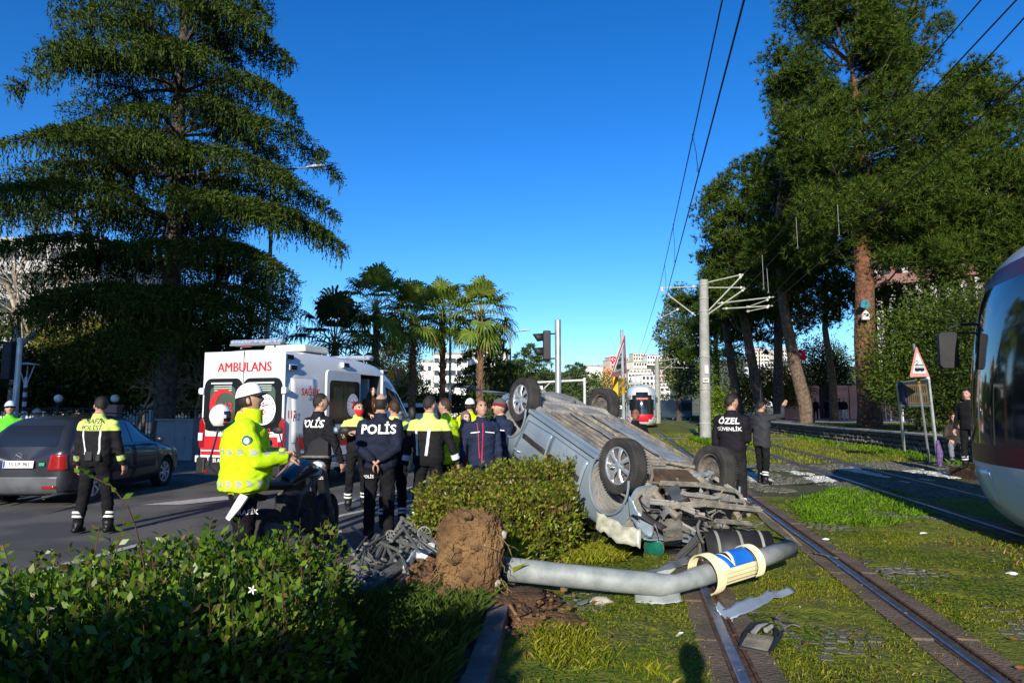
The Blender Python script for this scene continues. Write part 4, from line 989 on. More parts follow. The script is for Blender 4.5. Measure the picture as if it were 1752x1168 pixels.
hull, hb_ = finish_hull(hullmesh(cols), mats, car, 'body_shell', [(-1, 0, .0), (1, 0, .0), (-1, 2.47, .0), (1, 2.47, .0)], .355, .46, cuts=[((0, 2.72, .0), (.92, .98, .52)), ((0, 3.14, .04), (2.2, .56, .60))], dent=.016)
LX = (1, 0, 0)
def side(pts, x=-1.5): return [V((x, p[0], p[1])) for p in pts]
# left side (the one in view): doors, rub strips, handle, windows, mirror
panel(hb_, side([(1.98, -.05), (1.98, .56), (1.12, .58), (1.12, -.05)]), LX, PAINTC, car, 'front_door', 12)
panel(hb_, side([(1.09, -.05), (1.09, .58), (.22, .58), (.42, -.02)]), LX, PAINTC, car, 'rear_door', 12)
patch(hb_, side([(1.93, .17), (1.93, .235), (1.17, .235), (1.17, .17)]), LX, .016, M('rub_strip', (.03, .03, .03), .6), car, 'rub_strip', 8, thick=.02)
patch(hb_, side([(1.05, .17), (1.05, .235), (.42, .235), (.42, .17)]), LX, .016, M('rub_strip'), car, 'rub_strip', 8, thick=.02)
for yy in (1.22, .36):
    q = hb_.ray_cast(V((-2, yy, .44)), V(LX))[0]; k = MB(); k.tube([q+V((0, -.08, 0)), q+V((-.03, -.06, 0)), q+V((-.035, .06, 0)), q+V((0, .08, 0))], [.012, .014, .014, .012], 8); k.build('door_handle', PAINTC, car, smooth=True)
for nm, pts in (('side_window', [(1.90, .63), (1.55, 1.00), (1.16, 1.04), (1.16, .64)]), ('side_window', [(1.10, .64), (1.10, 1.04), (.72, 1.02), (.40, .66)])):
    for sx in (-1, 1):
        patch(hb_, [V((sx*1.5, p[0], p[1])) for p in pts], (-sx, 0, 0), .005, GLASS, car, nm, 8)
patch(hb_, [V((-.56, 2.12, 3)), V((.56, 2.12, 3)), V((.46, 1.66, 3)), V((-.46, 1.66, 3))], (0, 0, -1), .006, GLASS, car, 'windscreen', 10)
patch(hb_, [V((-.50, .02, 3)), V((.50, .02, 3)), V((.42, .50, 3)), V((-.42, .50, 3))], (0, 0, -1), .006, GLASS, car, 'rear_window', 8)
# wings and wheel-arch lips
for (ax, ay) in ((-.845, 0), (-.845, 2.47), (.845, 0), (.845, 2.47)):
    k = MB(); pts = []
    for i in range(21):
        a = R(-25+230*i/20); pts.append((ax, ay+cos(a)*.362, sin(a)*.362))
    k.tube(pts, .014, 6); k.build('arch_lip', PAINTC, car, smooth=True)
# rear bumper and lamps
panel(hb_, [V((-.70, -2, -.06)), V((.70, -2, -.06)), V((.70, -2, .30)), V((-.70, -2, .30))], (0, 1, 0), PAINTC, car, 'rear_bumper', 10)
panel(hb_, side([(-.36, -.12), (-.36, .30), (-.80, .30), (-.80, -.08)]), LX, PAINTC, car, 'bumper_corner', 8)
for sx in (-1, 1): patch(hb_, [V((sx*.45, -2, .36)), V((sx*.72, -2, .36)), V((sx*.72, -2, .56)), V((sx*.45, -2, .56))], (0, 1, 0), .01, REDL, car, 'tail_lamp', 6, thick=.02)
patch(hb_, side([(-.60, .36), (-.60, .55), (-.80, .54), (-.80, .36)]), LX, .008, REDL, car, 'tail_lamp', 5, thick=.015)
# underbody
U = -.155
k = MB()
for x0, x1 in ((-.66, -.14), (.14, .66)): k.box(((x0+x1)/2, 1.24, U), (x1-x0, 1.72, .02))
for x in (-.60, -.48, -.36, -.24, .24, .36, .48, .60): k.tube([(x, .45, U-.018), (x, 2.05, U-.018)], .020, 6, flat=.6)
k.build('floor_pan', DUST, car, smooth=True)
k = MB(); k.box((0, 1.3, U-.01), (.26, 1.9, .03)); k.tube([(-.13, .3, U-.02), (-.13, 2.2, U-.02)], .022, 6); k.tube([(.13, .3, U-.02), (.13, 2.2, U-.02)], .022, 6); k.build('tunnel', DUSTG, car, smooth=True)
k = MB(); k.tube([(.02, 2.2, U-.03), (.03, 1.5, U-.05), (.02, .7, U-.05), (-.08, .35, U-.06), (-.10, .1, U-.05)], .028, 8); k.tube([(.05, 1.75, U-.05), (.03, 1.35, U-.05)], .06, 10, flat=.7); k.build('exhaust_pipe', M('exhaust_tan', (.22, .19, .15), .8, var=.35, vs=10), car, smooth=True)
for sx in (-1, 1):
    k = MB(); k.box((sx*.77, 1.24, U+.005), (.10, 1.75, .05)); k.box((sx*.72, 1.24, U-.03), (.012, 1.7, .04))
    k.build('sill', DUST if sx > 0 else PAINTC, car, bev=.01)
    k = MB(); k.box((sx*.30, .22, U-.015), (.44, .42, .09)); k.build('fuel_tank' if sx < 0 else 'spare_wheel_well', DUSTG, car, bev=.03)
k = MB(); k.tube([(-.64, .30, U-.02), (-.60, .16, U-.035), (-.3, .10, U-.05), (.3, .10, U-.05), (.60, .16, U-.035), (.64, .30, U-.02)], [.05, .055, .045, .045, .055, .05], 10)
for sx in (-1, 1): k.tube([(sx*.62, .45, U-.01), (sx*.60, .1, U-.0), (sx*.60, -.02, 0)], [.05, .05, .06], 8)
k.build('rear_axle_beam', DUSTG, car, smooth=True)
k = MB(); k.box((0, -.42, U+.01), (1.1, .5, .05)); k.lathe([(.001, U-.08), (.24, U-.07), (.27, U+.02)], (.12, -.36, 0), 'Z', 24); k.tube([(-.6, -.2, U-.02), (-.55, -.6, U-.04), (-.3, -.66, U-.04), (0, -.64, U-.03)], .07, 8, flat=.6); k.build('boot_floor', DUSTG, car, smooth=True)
for x in (-.18, .19): 
    k = MB(); pts = [(x+.006*sin(i), .2+i*.13, U-.035+.004*cos(i*2)) for i in range(15)]; k.tube(pts, .005, 5); k.build('brake_line', PLB, car)
k = MB(); k.box((.45, 1.35, U-.02), (.30, 1.5, .015)); k.build('splash_shield', M('shield_bluegrey', (.20, .24, .28), .55, var=.25, vs=5), car, bev=.005)
MEMB = M('member_grey', (.17, .165, .15), .7, metal=.2, c2=(.33, .30, .25), vs=9, bump=.4, bs=40, detail=8)
# torn-open front: subframe, gearbox, radiator, cross members, rails
k = MB()
for sx in (-1, 1): k.tube([(sx*.50, 2.0, U+.02), (sx*.47, 2.5, U+.04), (sx*.50, 3.1, U+.16), (sx*.46, 3.25, U+.20)], [.05, .045, .04, .035], 6)
k.tube([(-.52, 2.28, U-.02), (-.2, 2.20, U-.03), (.2, 2.20, U-.03), (.55, 2.28, U-.02)], [.05, .04, .04, .05], 8, flat=.6); k.build('subframe', DUST, car, smooth=True)
k = MB(); k.box((.10, 2.52, U+.14), (.46, .36, .26), (0.1, .1, .2)); k.lathe([(.001, -.12), (.13, -.12), (.15, .0), (.12, .12), (.001, .13)], (-.22, 2.5, U+.18), 'X', 16); k.tube([(-.3, 2.45, U+.1), (-.45, 2.6, U+.08)], .06, 8); k.build('gearbox', RUSTB, car, smooth=True, bev=.02)
for sx in (-1, 1):
    k = MB(); k.tube([(sx*.30, 2.42, U+.06), (sx*.50, 2.50, U+.0), (sx*.70, 2.47, U-.03)], [.03, .045, .035], 7, flat=.6); k.tube([(sx*.2, 2.4, U+.1), (sx*.72, 2.47, U-.02)], .018, 6); k.tube([(sx*.56, 2.47, .1), (sx*.66, 2.47, WZ)], [.05, .04], 8)
    k.build('front_suspension', M('arm_blue_grey', (.18, .20, .22), .6, var=.3, vs=10), car, smooth=True)
k = MB(); k.box((.14, 2.93, U+.18), (.78, .06, .36), (.9, .05, .06)); 
k.build('radiator', M('radiator_fins', (.12, .11, .09), .8, c2=(.19, .165, .13), vs=40, bump=.8, bs=90), car, bev=.01)
for i, (pts, r_w, mt) in enumerate((([(-.45, 2.86, U-.01), (.1, 2.88, U-.02), (.66, 2.92, U+.02)], .024, MEMB), ([(-.50, 3.17, U+.12), (-.1, 3.22, U+.06), (.3, 3.20, U+.09), (.78, 3.24, U+.10)], .028, MEMB), ([(-.30, 3.05, U+.02), (.60, 3.12, U+.06)], .020, DUSTG), ([(-.66, 3.0, U+.15), (-.45, 3.15, U+.10), (-.25, 3.26, U+.14)], .028, DUSTG), ([(.1, 3.25, U+.24), (.7, 3.22, U+.28)], .022, MEMB), ([(.58, 2.62, U-.02), (.70, 2.95, U+.04), (.66, 3.2, U+.20)], .020, MEMB))):
    k = MB(); P_ = [V(p) for p in pts]
    for a, b in zip(P_, P_[1:]):
        d = b-a; x, y, dd = frame(d); Rm = Matrix((x, dd, y)).transposed(); k.box((a+b)/2, (r_w*1.5, d.length*1.02, r_w*1.3), Rm); k.box((a+b)/2+x*r_w*.6, (.010, d.length*.98, r_w*2.6), Rm)
    k.build('cross_member', mt, car, bev=.006)
rr = random.Random(11)
for i in range(64):                                     # torn brackets, hoses, plates
    p = V((rr.uniform(-.74, .60), rr.uniform(2.70, 3.22), 0)); p.z = U+.06+(p.y-2.70)*.30+rr.uniform(-.03, .20); k = MB(); mt = rr.choice([DUST, DUSTG, DUSTG, PLG, PLG, STEELD, PLB, PLB])
    if i % 2 == 0:
        pts = [p]; d = V((rr.uniform(-1, 1), rr.uniform(-.5, .8), rr.uniform(-.4, .4))).normalized()
        for q in range(5): d = (d+V((rr.uniform(-.6, .6), rr.uniform(-.6, .6), rr.uniform(-.6, .6)))).normalized(); pts.append(pts[-1]+d*.07)
        k.tube(pts, rr.uniform(.007, .020), 7); k.build('hose', mt, car, smooth=True)
    elif i % 4 == 1:
        crump('torn_plate', [p, p+V((rr.uniform(-.1, .1), rr.uniform(-.08, .12), rr.uniform(-.05, .05))), p+V((rr.uniform(-.22, .22), rr.uniform(-.1, .16), rr.uniform(-.08, .08)))], (rr.uniform(-.05, .05), rr.uniform(.02, .12), rr.uniform(-.08, .08)), mt, car, i, .05, n=8, m=4)
    else:
        k.box(p, (rr.uniform(.03, .15), rr.uniform(.03, .12), rr.uniform(.012, .05)), (rr.uniform(-1, 1), rr.uniform(-1, 1), rr.uniform(-1, 1)), taper=rr.uniform(.4, 1)); k.build('torn_bracket', mt, car, bev=.005)
k = MB(); k.box((-.30, 2.98, U+.10), (.17, .26, .15), (.3, .5, .5)); k.build('battery_box', M('box_slate', (.05, .058, .065), .6, var=.3, vs=8), car, bev=.015)
k = MB(); k.box((-.46, 3.22, .20), (.20, .16, .16), (.4, .4, .6)); k.lathe([(.07, -.02), (.045, .05), (.001, .055)], (-.40, 3.2, .14), 'Y', 14); k.build('headlamp_bowl', PLG, car, smooth=True)
# bonnet edge, wing edge and grille skin squashed against the ground
crump('bumper_skin', [(-.05, 3.10, .30), (.3, 3.20, .32), (.62, 3.16, .30)], (0, .05, .13), M('skin_slate', (.10, .12, .135), .45, var=.25, vs=5), car, 2, .02, thick=.006)
crump('torn_wing', [(-.80, 2.85, .10), (-.76, 3.0, .20), (-.62, 3.12, .27)], (0.02, .06, .22), PAINTC, car, 3, .05)
crump('bonnet', [(-.66, 2.98, .38), (0, 3.12, .37), (.66, 3.04, .38)], (0, .20, .04), PAINTC, car, 4, .03, n=20)
crump('torn_liner', [(.55, 2.3, -.10), (.78, 2.75, -.05), (1.05, 3.1, .10), (1.45, 3.45, .35), (1.7, 3.5, .62)], (.05, -.08, .12), PLG, car, 5, .04, n=20)
wheel(car, (-.705, 2.47, WZ), -1, .315, .195, 7, rot=.3, tm=TYRED, steer=-.06); wheel(car, (-.705, 0, WZ), -1, .315, .195, 7, rot=1.0, tm=TYRE)
wheel(car, (.715, 2.47, WZ), 1, .315, .195, 7, rot=.7, tm=TYRED, steer=.12, rimm=STEELD); wheel(car, (.705, 0, WZ), 1, .315, .195, 7, rot=0, tm=TYRE, rimm=STEELD)
# ------------------------------------------------ dark estate / hatchback passing on the left
PD = M('paint_dark_grey', (.040, .043, .052), .28, metal=.5, var=.1, vs=2, coat=.6)
hc_ = empty('hatchback_car', (-8.12, 12.15, .30), R(0.5), 'dark grey hatchback driving past behind the officer with black and green vest', 'car')
cols2 = [(-.78, .02, .60, .60, -.62, .72, .55), (-.74, -.10, .74, .66, -.50, .95, .58), (-.60, -.14, .80, .66, -.28, 1.12, .57), (-.2, -.15, .825, .65, 0, 1.165, .58), (.5, -.15, .83, .64, .55, 1.19, .59), (1.2, -.15, .83, .63, 1.2, 1.185, .59),
         (1.75, -.15, .83, .62, 1.6, 1.12, .57), (2.3, -.15, .83, .60, 2.05, .80, .58), (2.55, -.14, .82, .58, 2.5, .66, .66), (2.95, -.13, .80, .50, 2.95, .57, .64), (3.22, -.10, .72, .42, 3.22, .47, .56), (3.32, .0, .60, .34, 3.3, .38, .45)]
h2, b2 = finish_hull(hullmesh(cols2), [PD, GLASS, PLB, PLB], hc_, 'body_shell', [(-1, 0, .0), (1, 0, .0), (-1, 2.5, .0), (1, 2.5, .0)], .345, .5)
for sx in (-1, 1):
    S = lambda pts: [V((sx*1.5, p[0], p[1])) for p in pts]; dr = (-sx, 0, 0)
    panel(b2, S([(2.08, -.05), (2.08, .60), (1.18, .62), (1.18, -.05)]), dr, PD, hc_, 'front_door', 10); panel(b2, S([(1.14, -.05), (1.14, .62), (.18, .64), (.40, -.02)]), dr, PD, hc_, 'rear_door', 10)
    for pts in ([(2.05, .66), (1.62, 1.03), (1.22, 1.08), (1.22, .67)], [(1.14, .67), (1.14, 1.08), (.42, 1.08), (.30, .68)], [(.22, .70), (.32, 1.06), (-.12, 1.03), (-.32, .74)]): patch(b2, S(pts), dr, .006, GLASS, hc_, 'side_window', 8)
    patch(b2, S([(1.95, .17), (1.95, .23), (.5, .23), (.5, .17)]), dr, .012, PLB, hc_, 'rub_strip', 8, thick=.015)
    wheel(hc_, (sx*.71, 0, 0), sx, .305, .185, 7, rot=.5); wheel(hc_, (sx*.71, 2.5, 0), sx, .305, .185, 7)
    k = MB(); k.ball((sx*.93, 1.93, .70), .09, 10, sc_=(1, .6, .7)); k.tube([(sx*.80, 1.97, .66), (sx*.92, 1.95, .68)], .02, 6); k.build('wing_mirror', PD, hc_, smooth=True)
    patch(b2, [V((sx*.47, -2, .30)), V((sx*.76, -2, .30)), V((sx*.74, -2, .56)), V((sx*.52, -2, .56))], (0, 1, 0), .012, REDL, hc_, 'tail_lamp', 8, thick=.02)
    patch(b2, [V((sx*.40, -2, .0)), V((sx*.62, -2, .0)), V((sx*.62, -2, .05)), V((sx*.40, -2, .05))], (0, 1, 0), .012, REDL, hc_, 'reflector', 4, thick=.01)
    k = MB(); k.tube([(sx*.50, -.15, 1.19), (sx*.52, .0, 1.225), (sx*.53, 1.2, 1.225), (sx*.50, 1.5, 1.16)], .014, 6); k.build('roof_rail', PLB, hc_, smooth=True)
patch(b2, [V((-.52, -2, .68)), V((.52, -2, .68)), V((.46, -2, 1.03)), V((-.46, -2, 1.03))], (0, 1, 0), .006, GLASS, hc_, 'rear_window', 10)
patch(b2, [V((-.56, 2.3, 3)), V((.56, 2.3, 3)), V((.46, 1.72, 3)), V((-.46, 1.72, 3))], (0, 0, -1), .006, GLASS, hc_, 'windscreen', 10)
panel(b2, [V((-.78, -2, -.10)), V((.78, -2, -.10)), V((.78, -2, .20)), V((-.78, -2, .20))], (0, 1, 0), M('paint_grey_bumper', (.085, .09, .10), .4, metal=.3), hc_, 'rear_bumper', 10)
PLATE = M('plate_white', (.75, .75, .74), .4, var=.06)
def plate(parent, loc, rz, txt, bgm, fg, w_=.50, tilt=0):
    e = empty('number_plate', loc, 0); e.parent = parent; e.rotation_euler = (tilt, 0, rz)
    k = MB(); k.box((0, 0, 0), (w_, .008, .115)); k.box((-w_/2+.022, -.0045, 0), (.034, .002, .105), m=1); k.build('plate_blank', [bgm, M('plate_blue', (.01, .05, .35), .4)], e, bev=.003)
    text(txt, .095, fg, e, (.02, -.0075, 0), (R(90), 0, 0), depth=.001, bold=.012, sx=.86); return e
plate(hc_, (-.0, -.792, .40), 0, '55 UF 961', PLATE, M('print_black', (.01, .01, .01), .5), tilt=R(-6))
k = MB(); k.lathe([(.05, -.01), (.055, 0), (.05, .008)], (0, -.79, .535), 'Y', 20); k.box((0, -.79, .535), (.08, .008, .006), (0, .5, 0)); k.build('badge', ALLOY, hc_, smooth=True)
k = MB(); k.box((.38, -.785, .40), (.09, .006, .05)); k.build('sticker', M('sticker_green', (.03, .30, .20), .5), hc_)
k = MB(); k.tube([(.45, -.55, -.12), (.45, -.80, -.14)], .028, 10); k.build('exhaust_tip', STEELD, hc_, smooth=True)
# ------------------------------------------------ ambulance
WH = M('paint_white', (.66, .67, .68), .3, var=.03, vs=2, coat=.4); RDP = M('vinyl_red', (.55, .02, .025), .35, var=.05); BLKV = M('print_black', (.01, .01, .01), .5)
amb = empty('ambulance', (-5.13, 13.1, 0), -R(18.5), 'white high-roofed ambulance with red stripe, rear doors toward the camera', 'ambulance')
Wd = 1.0; Ln = 5.9; amb.scale = (1, 1, 1.055)
mb = MB(); st = []
# stations along y: (y, zbottom, halfwidth, roof z, half roof width, waist tweak)
S_ = [(-.02, .50, .93, 2.52, .70), (.02, .42, .99, 2.60, .76), (.6, .40, 1.0, 2.64, .78), (3.2, .40, 1.0, 2.62, .78), (3.9, .40, 1.0, 2.52, .76), (4.35, .40, 1.0, 2.28, .76), (4.75, .40, 1.0, 1.88, .78), (5.05, .40, .99, 1.52, .84), (5.45, .38, .97, 1.36, .82), (5.78, .36, .90, 1.15, .78), (5.90, .38, .80, .95, .70)]
for (y, zb, hw, zr, rw) in S_:
    zs = min(1.55, zb+(zr-zb)*.62); half = [(0, zb), (hw*.9, zb), (hw, zb+.10), (hw+.005, (zb+zs)/2), (hw-.01, zs), (hw-.05, zs+(zr-zs)*.55), (rw+.04, zr-.13), (rw-.05, zr-.015), (0, zr+.02)]
    for x, z in half: mb._p((x, y, z))
    for x, z in half[-2:0:-1]: mb._p((-x, y, z))
k_ = 16
for i in range(len(S_)-1):
    for j in range(k_): mb.face((i*k_+j, (i+1)*k_+j, (i+1)*k_+(j+1) % k_, i*k_+(j+1) % k_))
mb.face(list(range(k_))); mb.face([(len(S_)-1)*k_+j for j in range(k_)][::-1])
INT = M('cabin_dark', (.06, .065, .07), .7, var=.2); 
ab, abv = finish_hull(mb, [WH, GLASS, PLB, INT], amb, 'body_shell', [(-1, 1.15, .35), (1, 1.15, .35), (-1, 4.85, .35), (1, 4.85, .35)], .41, .55, cuts=[((.60, 3.02, 1.38), (1.6, 1.24, 1.76))], sub=1)
for ed in (): pass
k = MB(); k.box((0, -.035, .46), (1.94, .12, .26)); k.box((-.86, -.07, .50), (.2, .12, .30)); k.box((.86, -.07, .50), (.2, .12, .30)); k.build('rear_bumper', PLB, amb, bev=.03)
for sx in (-1, 1):
    k = MB(); k.box((sx*.48, -.022, 1.57), (.93, .03, 2.0)); dr_ = k.build('rear_door', WH, amb, bev=.018)
    kw = MB(); kw.prism([(x+sx*.455, z+1.60) for x, z in rrect(.90, .96, .16, 5)], (0, -.040, 0), (1, 0, 0), (0, 0, 1), -.006, m=0); kw.T = None; w_ = kw.build('door_window', M('window_frame_black', (.006, .006, .007), .35, spec=.3, var=0), dr_)
    kf = MB(); kf.prism([(x+sx*.455, z+1.60) for x, z in rrect(.60, .66, .10, 5)], (0, -.0455, 0), (1, 0, 0), (0, 0, 1), .002); kf.build('pane', M('glass_green', (.030, .055, .038), .08, var=.3, vs=3, spec=.8), w_)
    k = MB(); k.box((sx*.95, -.05, 1.85), (.10, .05, .12)); k.box((sx*.99, -.035, 1.85), (.04, .10, .09)); k.build('hinge', WH, amb, bev=.01)
    k = MB(); k.box((sx*.99, -.06, .62), (.07, .05, .12)); k.build('bumper_step', WH, amb, bev=.01)
    k = MB(); k.prism([(x*1, z) for x, z in [(-.075, 0), (.075, 0), (.075, .48), (.0, .56), (-.075, .42)]], (sx*.915, -.050, .82), (sx, 0, 0), (0, 0, 1), -.03 if sx > 0 else .03); tl = k.build('tail_lamp', REDL, amb, bev=.02)
    k = MB(); k.box((sx*.915, -.082, 1.02), (.10, .012, .14)); k.build('reverse_lens', CLRL, tl)
    k = MB(); k.box((sx*.78, -.10, .40), (.14, .02, .05)); k.build('reflector', REDL, amb)
    k = MB(); k.box((sx*.48, -.0395, .86), (.90, .004, .34)); k.build('red_stripe', RDP, dr_)
    k = MB(); k.box((sx*.48, -.042, .77), (.90, .003, .022)); k.build('stripe_line', WH, dr_)
    k = MB(); k.box((sx*.48-.0, -.06, 1.99), (.50, .006, .03)); 
    for q in range(3): k.box((sx*.455, -.0515, 1.86+q*.04), (.42, .003, .014))
    k.build('blind_slats', M('blind_pale', (.45, .50, .48), .6), dr_)
k = MB(); k.box((0.0, -.0365, 1.57), (.008, .006, 2.0)); k.build('door_gap', BLKV, amb)
for q in (-1, 0, 1): text('AMBULANS', .245, RDP, amb, (.02+q*.009, -.0395-.0012*(q+1), 2.27+abs(q)*.003), (R(90), 0, 0), depth=.0005, sx=1.0)
# crescent, 112, round emblem on the rear panes
def ring2d(mb, cx, cz, r0, r1, T, a0=0, a1=360, n=40, off=0., d=.002):
    pts = [];
    for i in range(n+1): a = R(a0+(a1-a0)*i/n); pts.append((cx+r1*cos(a), cz+r1*sin(a)))
    for i in range(n+1): a = R(a1+(a0-a1)*i/n); pts.append((cx+off+r0*cos(a), cz+r0*sin(a)))
    k = n+1
    for i in range(n):
        q = [pts[i], pts[i+1], pts[2*k-2-i], pts[2*k-1-i]]; mb.prism(q, T, (1, 0, 0), (0, 0, 1), d)
k = MB(); n = 40; o_pts = [(.31*cos(R(a)), .31*sin(R(a))) for a in np.linspace(42, 318, n)]; i_pts = [(.075+.245*cos(R(a)), .245*sin(R(a))) for a in np.linspace(50, 310, n)]
for i in range(n-1): k.prism([o_pts[i], o_pts[i+1], i_pts[i+1], i_pts[i]], (-.44, -.056, 1.58), (1, 0, 0), (0, 0, 1), .002)
k.build('red_crescent', RDP, amb); text('112', .22, RDP, amb, (-.36, -.058, 1.55), (R(90), 0, 0), depth=.001, bold=.02, sx=.9)
def emblem(parent, T, rot, r_, name='round_emblem'):
    e = empty(name, T); e.parent = parent; e.rotation_euler = rot
    k = MB(); k.lathe([(.001, 0), (r_, 0)], (0, 0, 0), 'Y', 40); k.build('disc', WHT, e)
    k = MB()
    for i in range(14):
        a = 2*pi*i/14; k.box((cos(a)*r_*.82, -.002, sin(a)*r_*.82), (r_*.10, .002, r_*.10), (0, a, 0))
    k.tube([(0, -.003, -r_*.30), (0, -.003, r_*.25)], r_*.04, 5); k.ball((0, -.003, r_*.36), r_*.08, 6); 
    for q in (-1, 1): k.tube([(0, -.003, -.35*r_), (q*.25*r_, -.003, -.2*r_), (0, -.003, 0)], r_*.04, 5); k.tube([(0, -.003, .2*r_), (q*.4*r_, -.003, .3*r_)], r_*.04, 5)
    k.build('emblem_marks', RDP, e)['kind'] = 'stuff'
emblem(amb, (.50, -.062, 1.52), (0, 0, 0), .28)
text('112', .15, RDP, amb, (.56, -.045, 1.12), (R(90), 0, 0), depth=.001, bold=.02); text('ACİL SAĞLIK', .028, BLKV, amb, (.56, -.045, 1.03), (R(90), 0, 0), depth=.001, bold=.01)
text('TRANSIT', .065, BLKV, amb, (-.50, -.044, 1.12), (R(90), 0, 0), depth=.001, bold=.01, sx=1.4)
plate(amb, (-.40, -.105, .60), 0, '55 ANZ 12', M('plate_black', (.02, .02, .02), .5), WHT, .56)
k = MB(); k.box((.0, .02, 2.665), (.22, .06, .035)); k.build('brake_lamp', REDL, amb, bev=.01)
# roof: light bars, air-conditioning box
for (yy, zz) in ((.35, 2.73), (3.7, 2.66)):
    k = MB(); k.prism(rrect(1.25, .24, .11, 5), (0, yy, zz), (1, 0, 0), (0, 1, 0), .08); lb = k.build('light_bar', M('lightbar_clear', (.30, .34, .42), .1, metal=.3, var=.4, vs=18, spec=.9), amb, bev=.02)
    k = MB(); k.box((0, yy, zz-.01), (1.2, .2, .03)); k.tube([(-.4, yy, zz-.08), (-.4, yy, zz)], .02, 6); k.tube([(.4, yy, zz-.08), (.4, yy, zz)], .02, 6); M('blue_lens', (.02, .04, .30), .15, var=0); k.build('bar_base', M('bar_grey', (.20, .21, .24), .4), lb)
k = MB(); k.box((0, 1.6, 2.72), (1.05, .9, .14), taper=.93); k.build('air_conditioner', M('roof_box_cream', (.62, .60, .52), .5), amb, bev=.03)
for (yy, zz) in ((.10, 2.46), (.10, 2.27), (2.0, 2.42), (3.9, 2.36)):
    k = MB(); h = abv.ray_cast(V((3, yy+.12, zz)), V((-1, 0, 0)))[0]; k.box((h.x+.02, yy+.12, zz), (.10, .24, .11)); bx = k.build('lamp_housing', WH, amb, bev=.012)
    k = MB(); k.box((h.x+.073, yy+.13, zz), (.012, .18, .085)); k.build('blue_lens', M('lens_navy', (.01, .015, .06), .1, var=0, spec=.9), bx)
# right side
RX = (-1, 0, 0)
def rs(pts): return [V((3, p[0], p[1])) for p in pts]
panel(abv, rs([(.16, .92), (.95, .92), (.95, 2.08), (.16, 2.08)]), RX, WH, amb, 'side_panel', 6, seam=M('seam_grey', (.3, .32, .34), .5))
patch(abv, rs([(.30, .80), (.80, .80), (.80, 1.01), (.30, 1.01)]), RX, .010, RDP, amb, 'red_stripe', 3)
patch(abv, rs([(1.58, .80), (2.38, .80), (2.38, 1.01), (1.58, 1.01)]), RX, .010, RDP, amb, 'red_stripe', 3)
patch(abv, rs([(3.7, .84), (4.4, .84), (4.4, 1.02), (3.7, 1.02)]), RX, .012, RDP, amb, 'red_stripe', 3)
patch(abv, rs([(5.22, .84), (5.74, .86), (5.7, .98), (5.22, 1.0)]), RX, .010, RDP, amb, 'red_stripe', 3)
# sliding door, pushed back along the body
k = MB(); k.prism(rrect(1.30, 1.66, .10, 4), (1.035, 1.78, 1.45), (0, 1, 0), (0, 0, 1), .05); sdv = k.build('sliding_door', WH, amb, bev=.012)
k = MB(); k.prism([(x, z+.30) for x, z in rrect(1.14, .84, .09, 4)], (1.086, 1.80, 1.36), (0, 1, 0), (0, 0, 1), .006); kw = k.build('door_window', GLASS, sdv)
for yc, ww_ in ((1.55, .34), (1.98, .40)):
    k = MB(); k.prism(rrect(ww_, .60, .04, 3), (1.0925, yc, 1.66), (0, 1, 0), (0, 0, 1), .003); k.build('pane', M('glass_green'), kw)
k = MB(); k.box((1.088, 1.78, .92), (.006, 1.28, .20)); k.build('red_stripe', RDP, sdv)
emblem(amb, (1.1, 2.10, 1.60), (0, 0, R(90)), .23)
text('SAĞLIK', .18, RDP, amb, (1.012, .70, 1.83), (R(90), 0, R(90)), depth=.001, bold=.02)
text('112', .19, RDP, amb, (1.008, .0+.12, 1.42), (R(90), 0, R(90)), depth=.001, bold=.02)
k = MB(); k.box((1.01, 2.2, .44), (.05, 4.2, .10)); k.build('side_step', M('step_grey', (.35, .36, .37), .5), amb, bev=.015)
k = MB(); k.box((1.015, 1.6, .66), (.03, 2.6, .12)); k.build('rub_rail', PLB, amb, bev=.01)
panel(abv, rs([(3.74, .50), (4.62, .52), (4.62, 1.46), (3.74, 1.50)]), RX, WH, amb, 'front_door', 8, seam=M('seam_grey'))
patch(abv, rs([(3.80, 1.32), (4.86, 1.30), (4.42, 1.86), (3.80, 2.02)]), RX, .008, GLASS, amb, 'side_window', 8)
patch(abv, [V((-.80, 5.0, 5)), V((.80, 5.0, 5)), V((.62, 4.2, 5)), V((-.62, 4.2, 5))], (0, 0, -1), .006, GLASS, amb, 'windscreen', 8)
k = MB(); k.ball((1.18, 4.72, 1.42), .16, 10, sc_=(.6, .4, 1)); k.tube([(1.0, 4.7, 1.3), (1.16, 4.72, 1.36)], .025, 6); k.build('wing_mirror', PLB, amb, smooth=True)
# inside the bay
k = MB(); k.box((-.12, 3.02, 1.30), (.06, 1.1, 1.2)); k.box((.2, 3.52, 1.5), (.9, .05, 1.4)); k.build('bulkhead', M('cabin_white', (.55, .57, .58), .6), amb, bev=.02)
k = MB(); k.box((.5, 2.55, .75), (.5, .35, .45)); k.build('attendant_seat', M('seat_orange', (.35, .13, .03), .7), amb, bev=.05)
k = MB(); k.box((.95, 3.61, 1.45), (.06, .06, 1.66)); k.build('door_pillar', WH, amb, bev=.01)
for sx in (-1, 1): wheel(amb, (sx*.86, 1.15, .35), sx, .35, .22, 6, rimm=STEELD); wheel(amb, (sx*.86, 4.85, .35), sx, .35, .22, 6, rimm=STEELD)
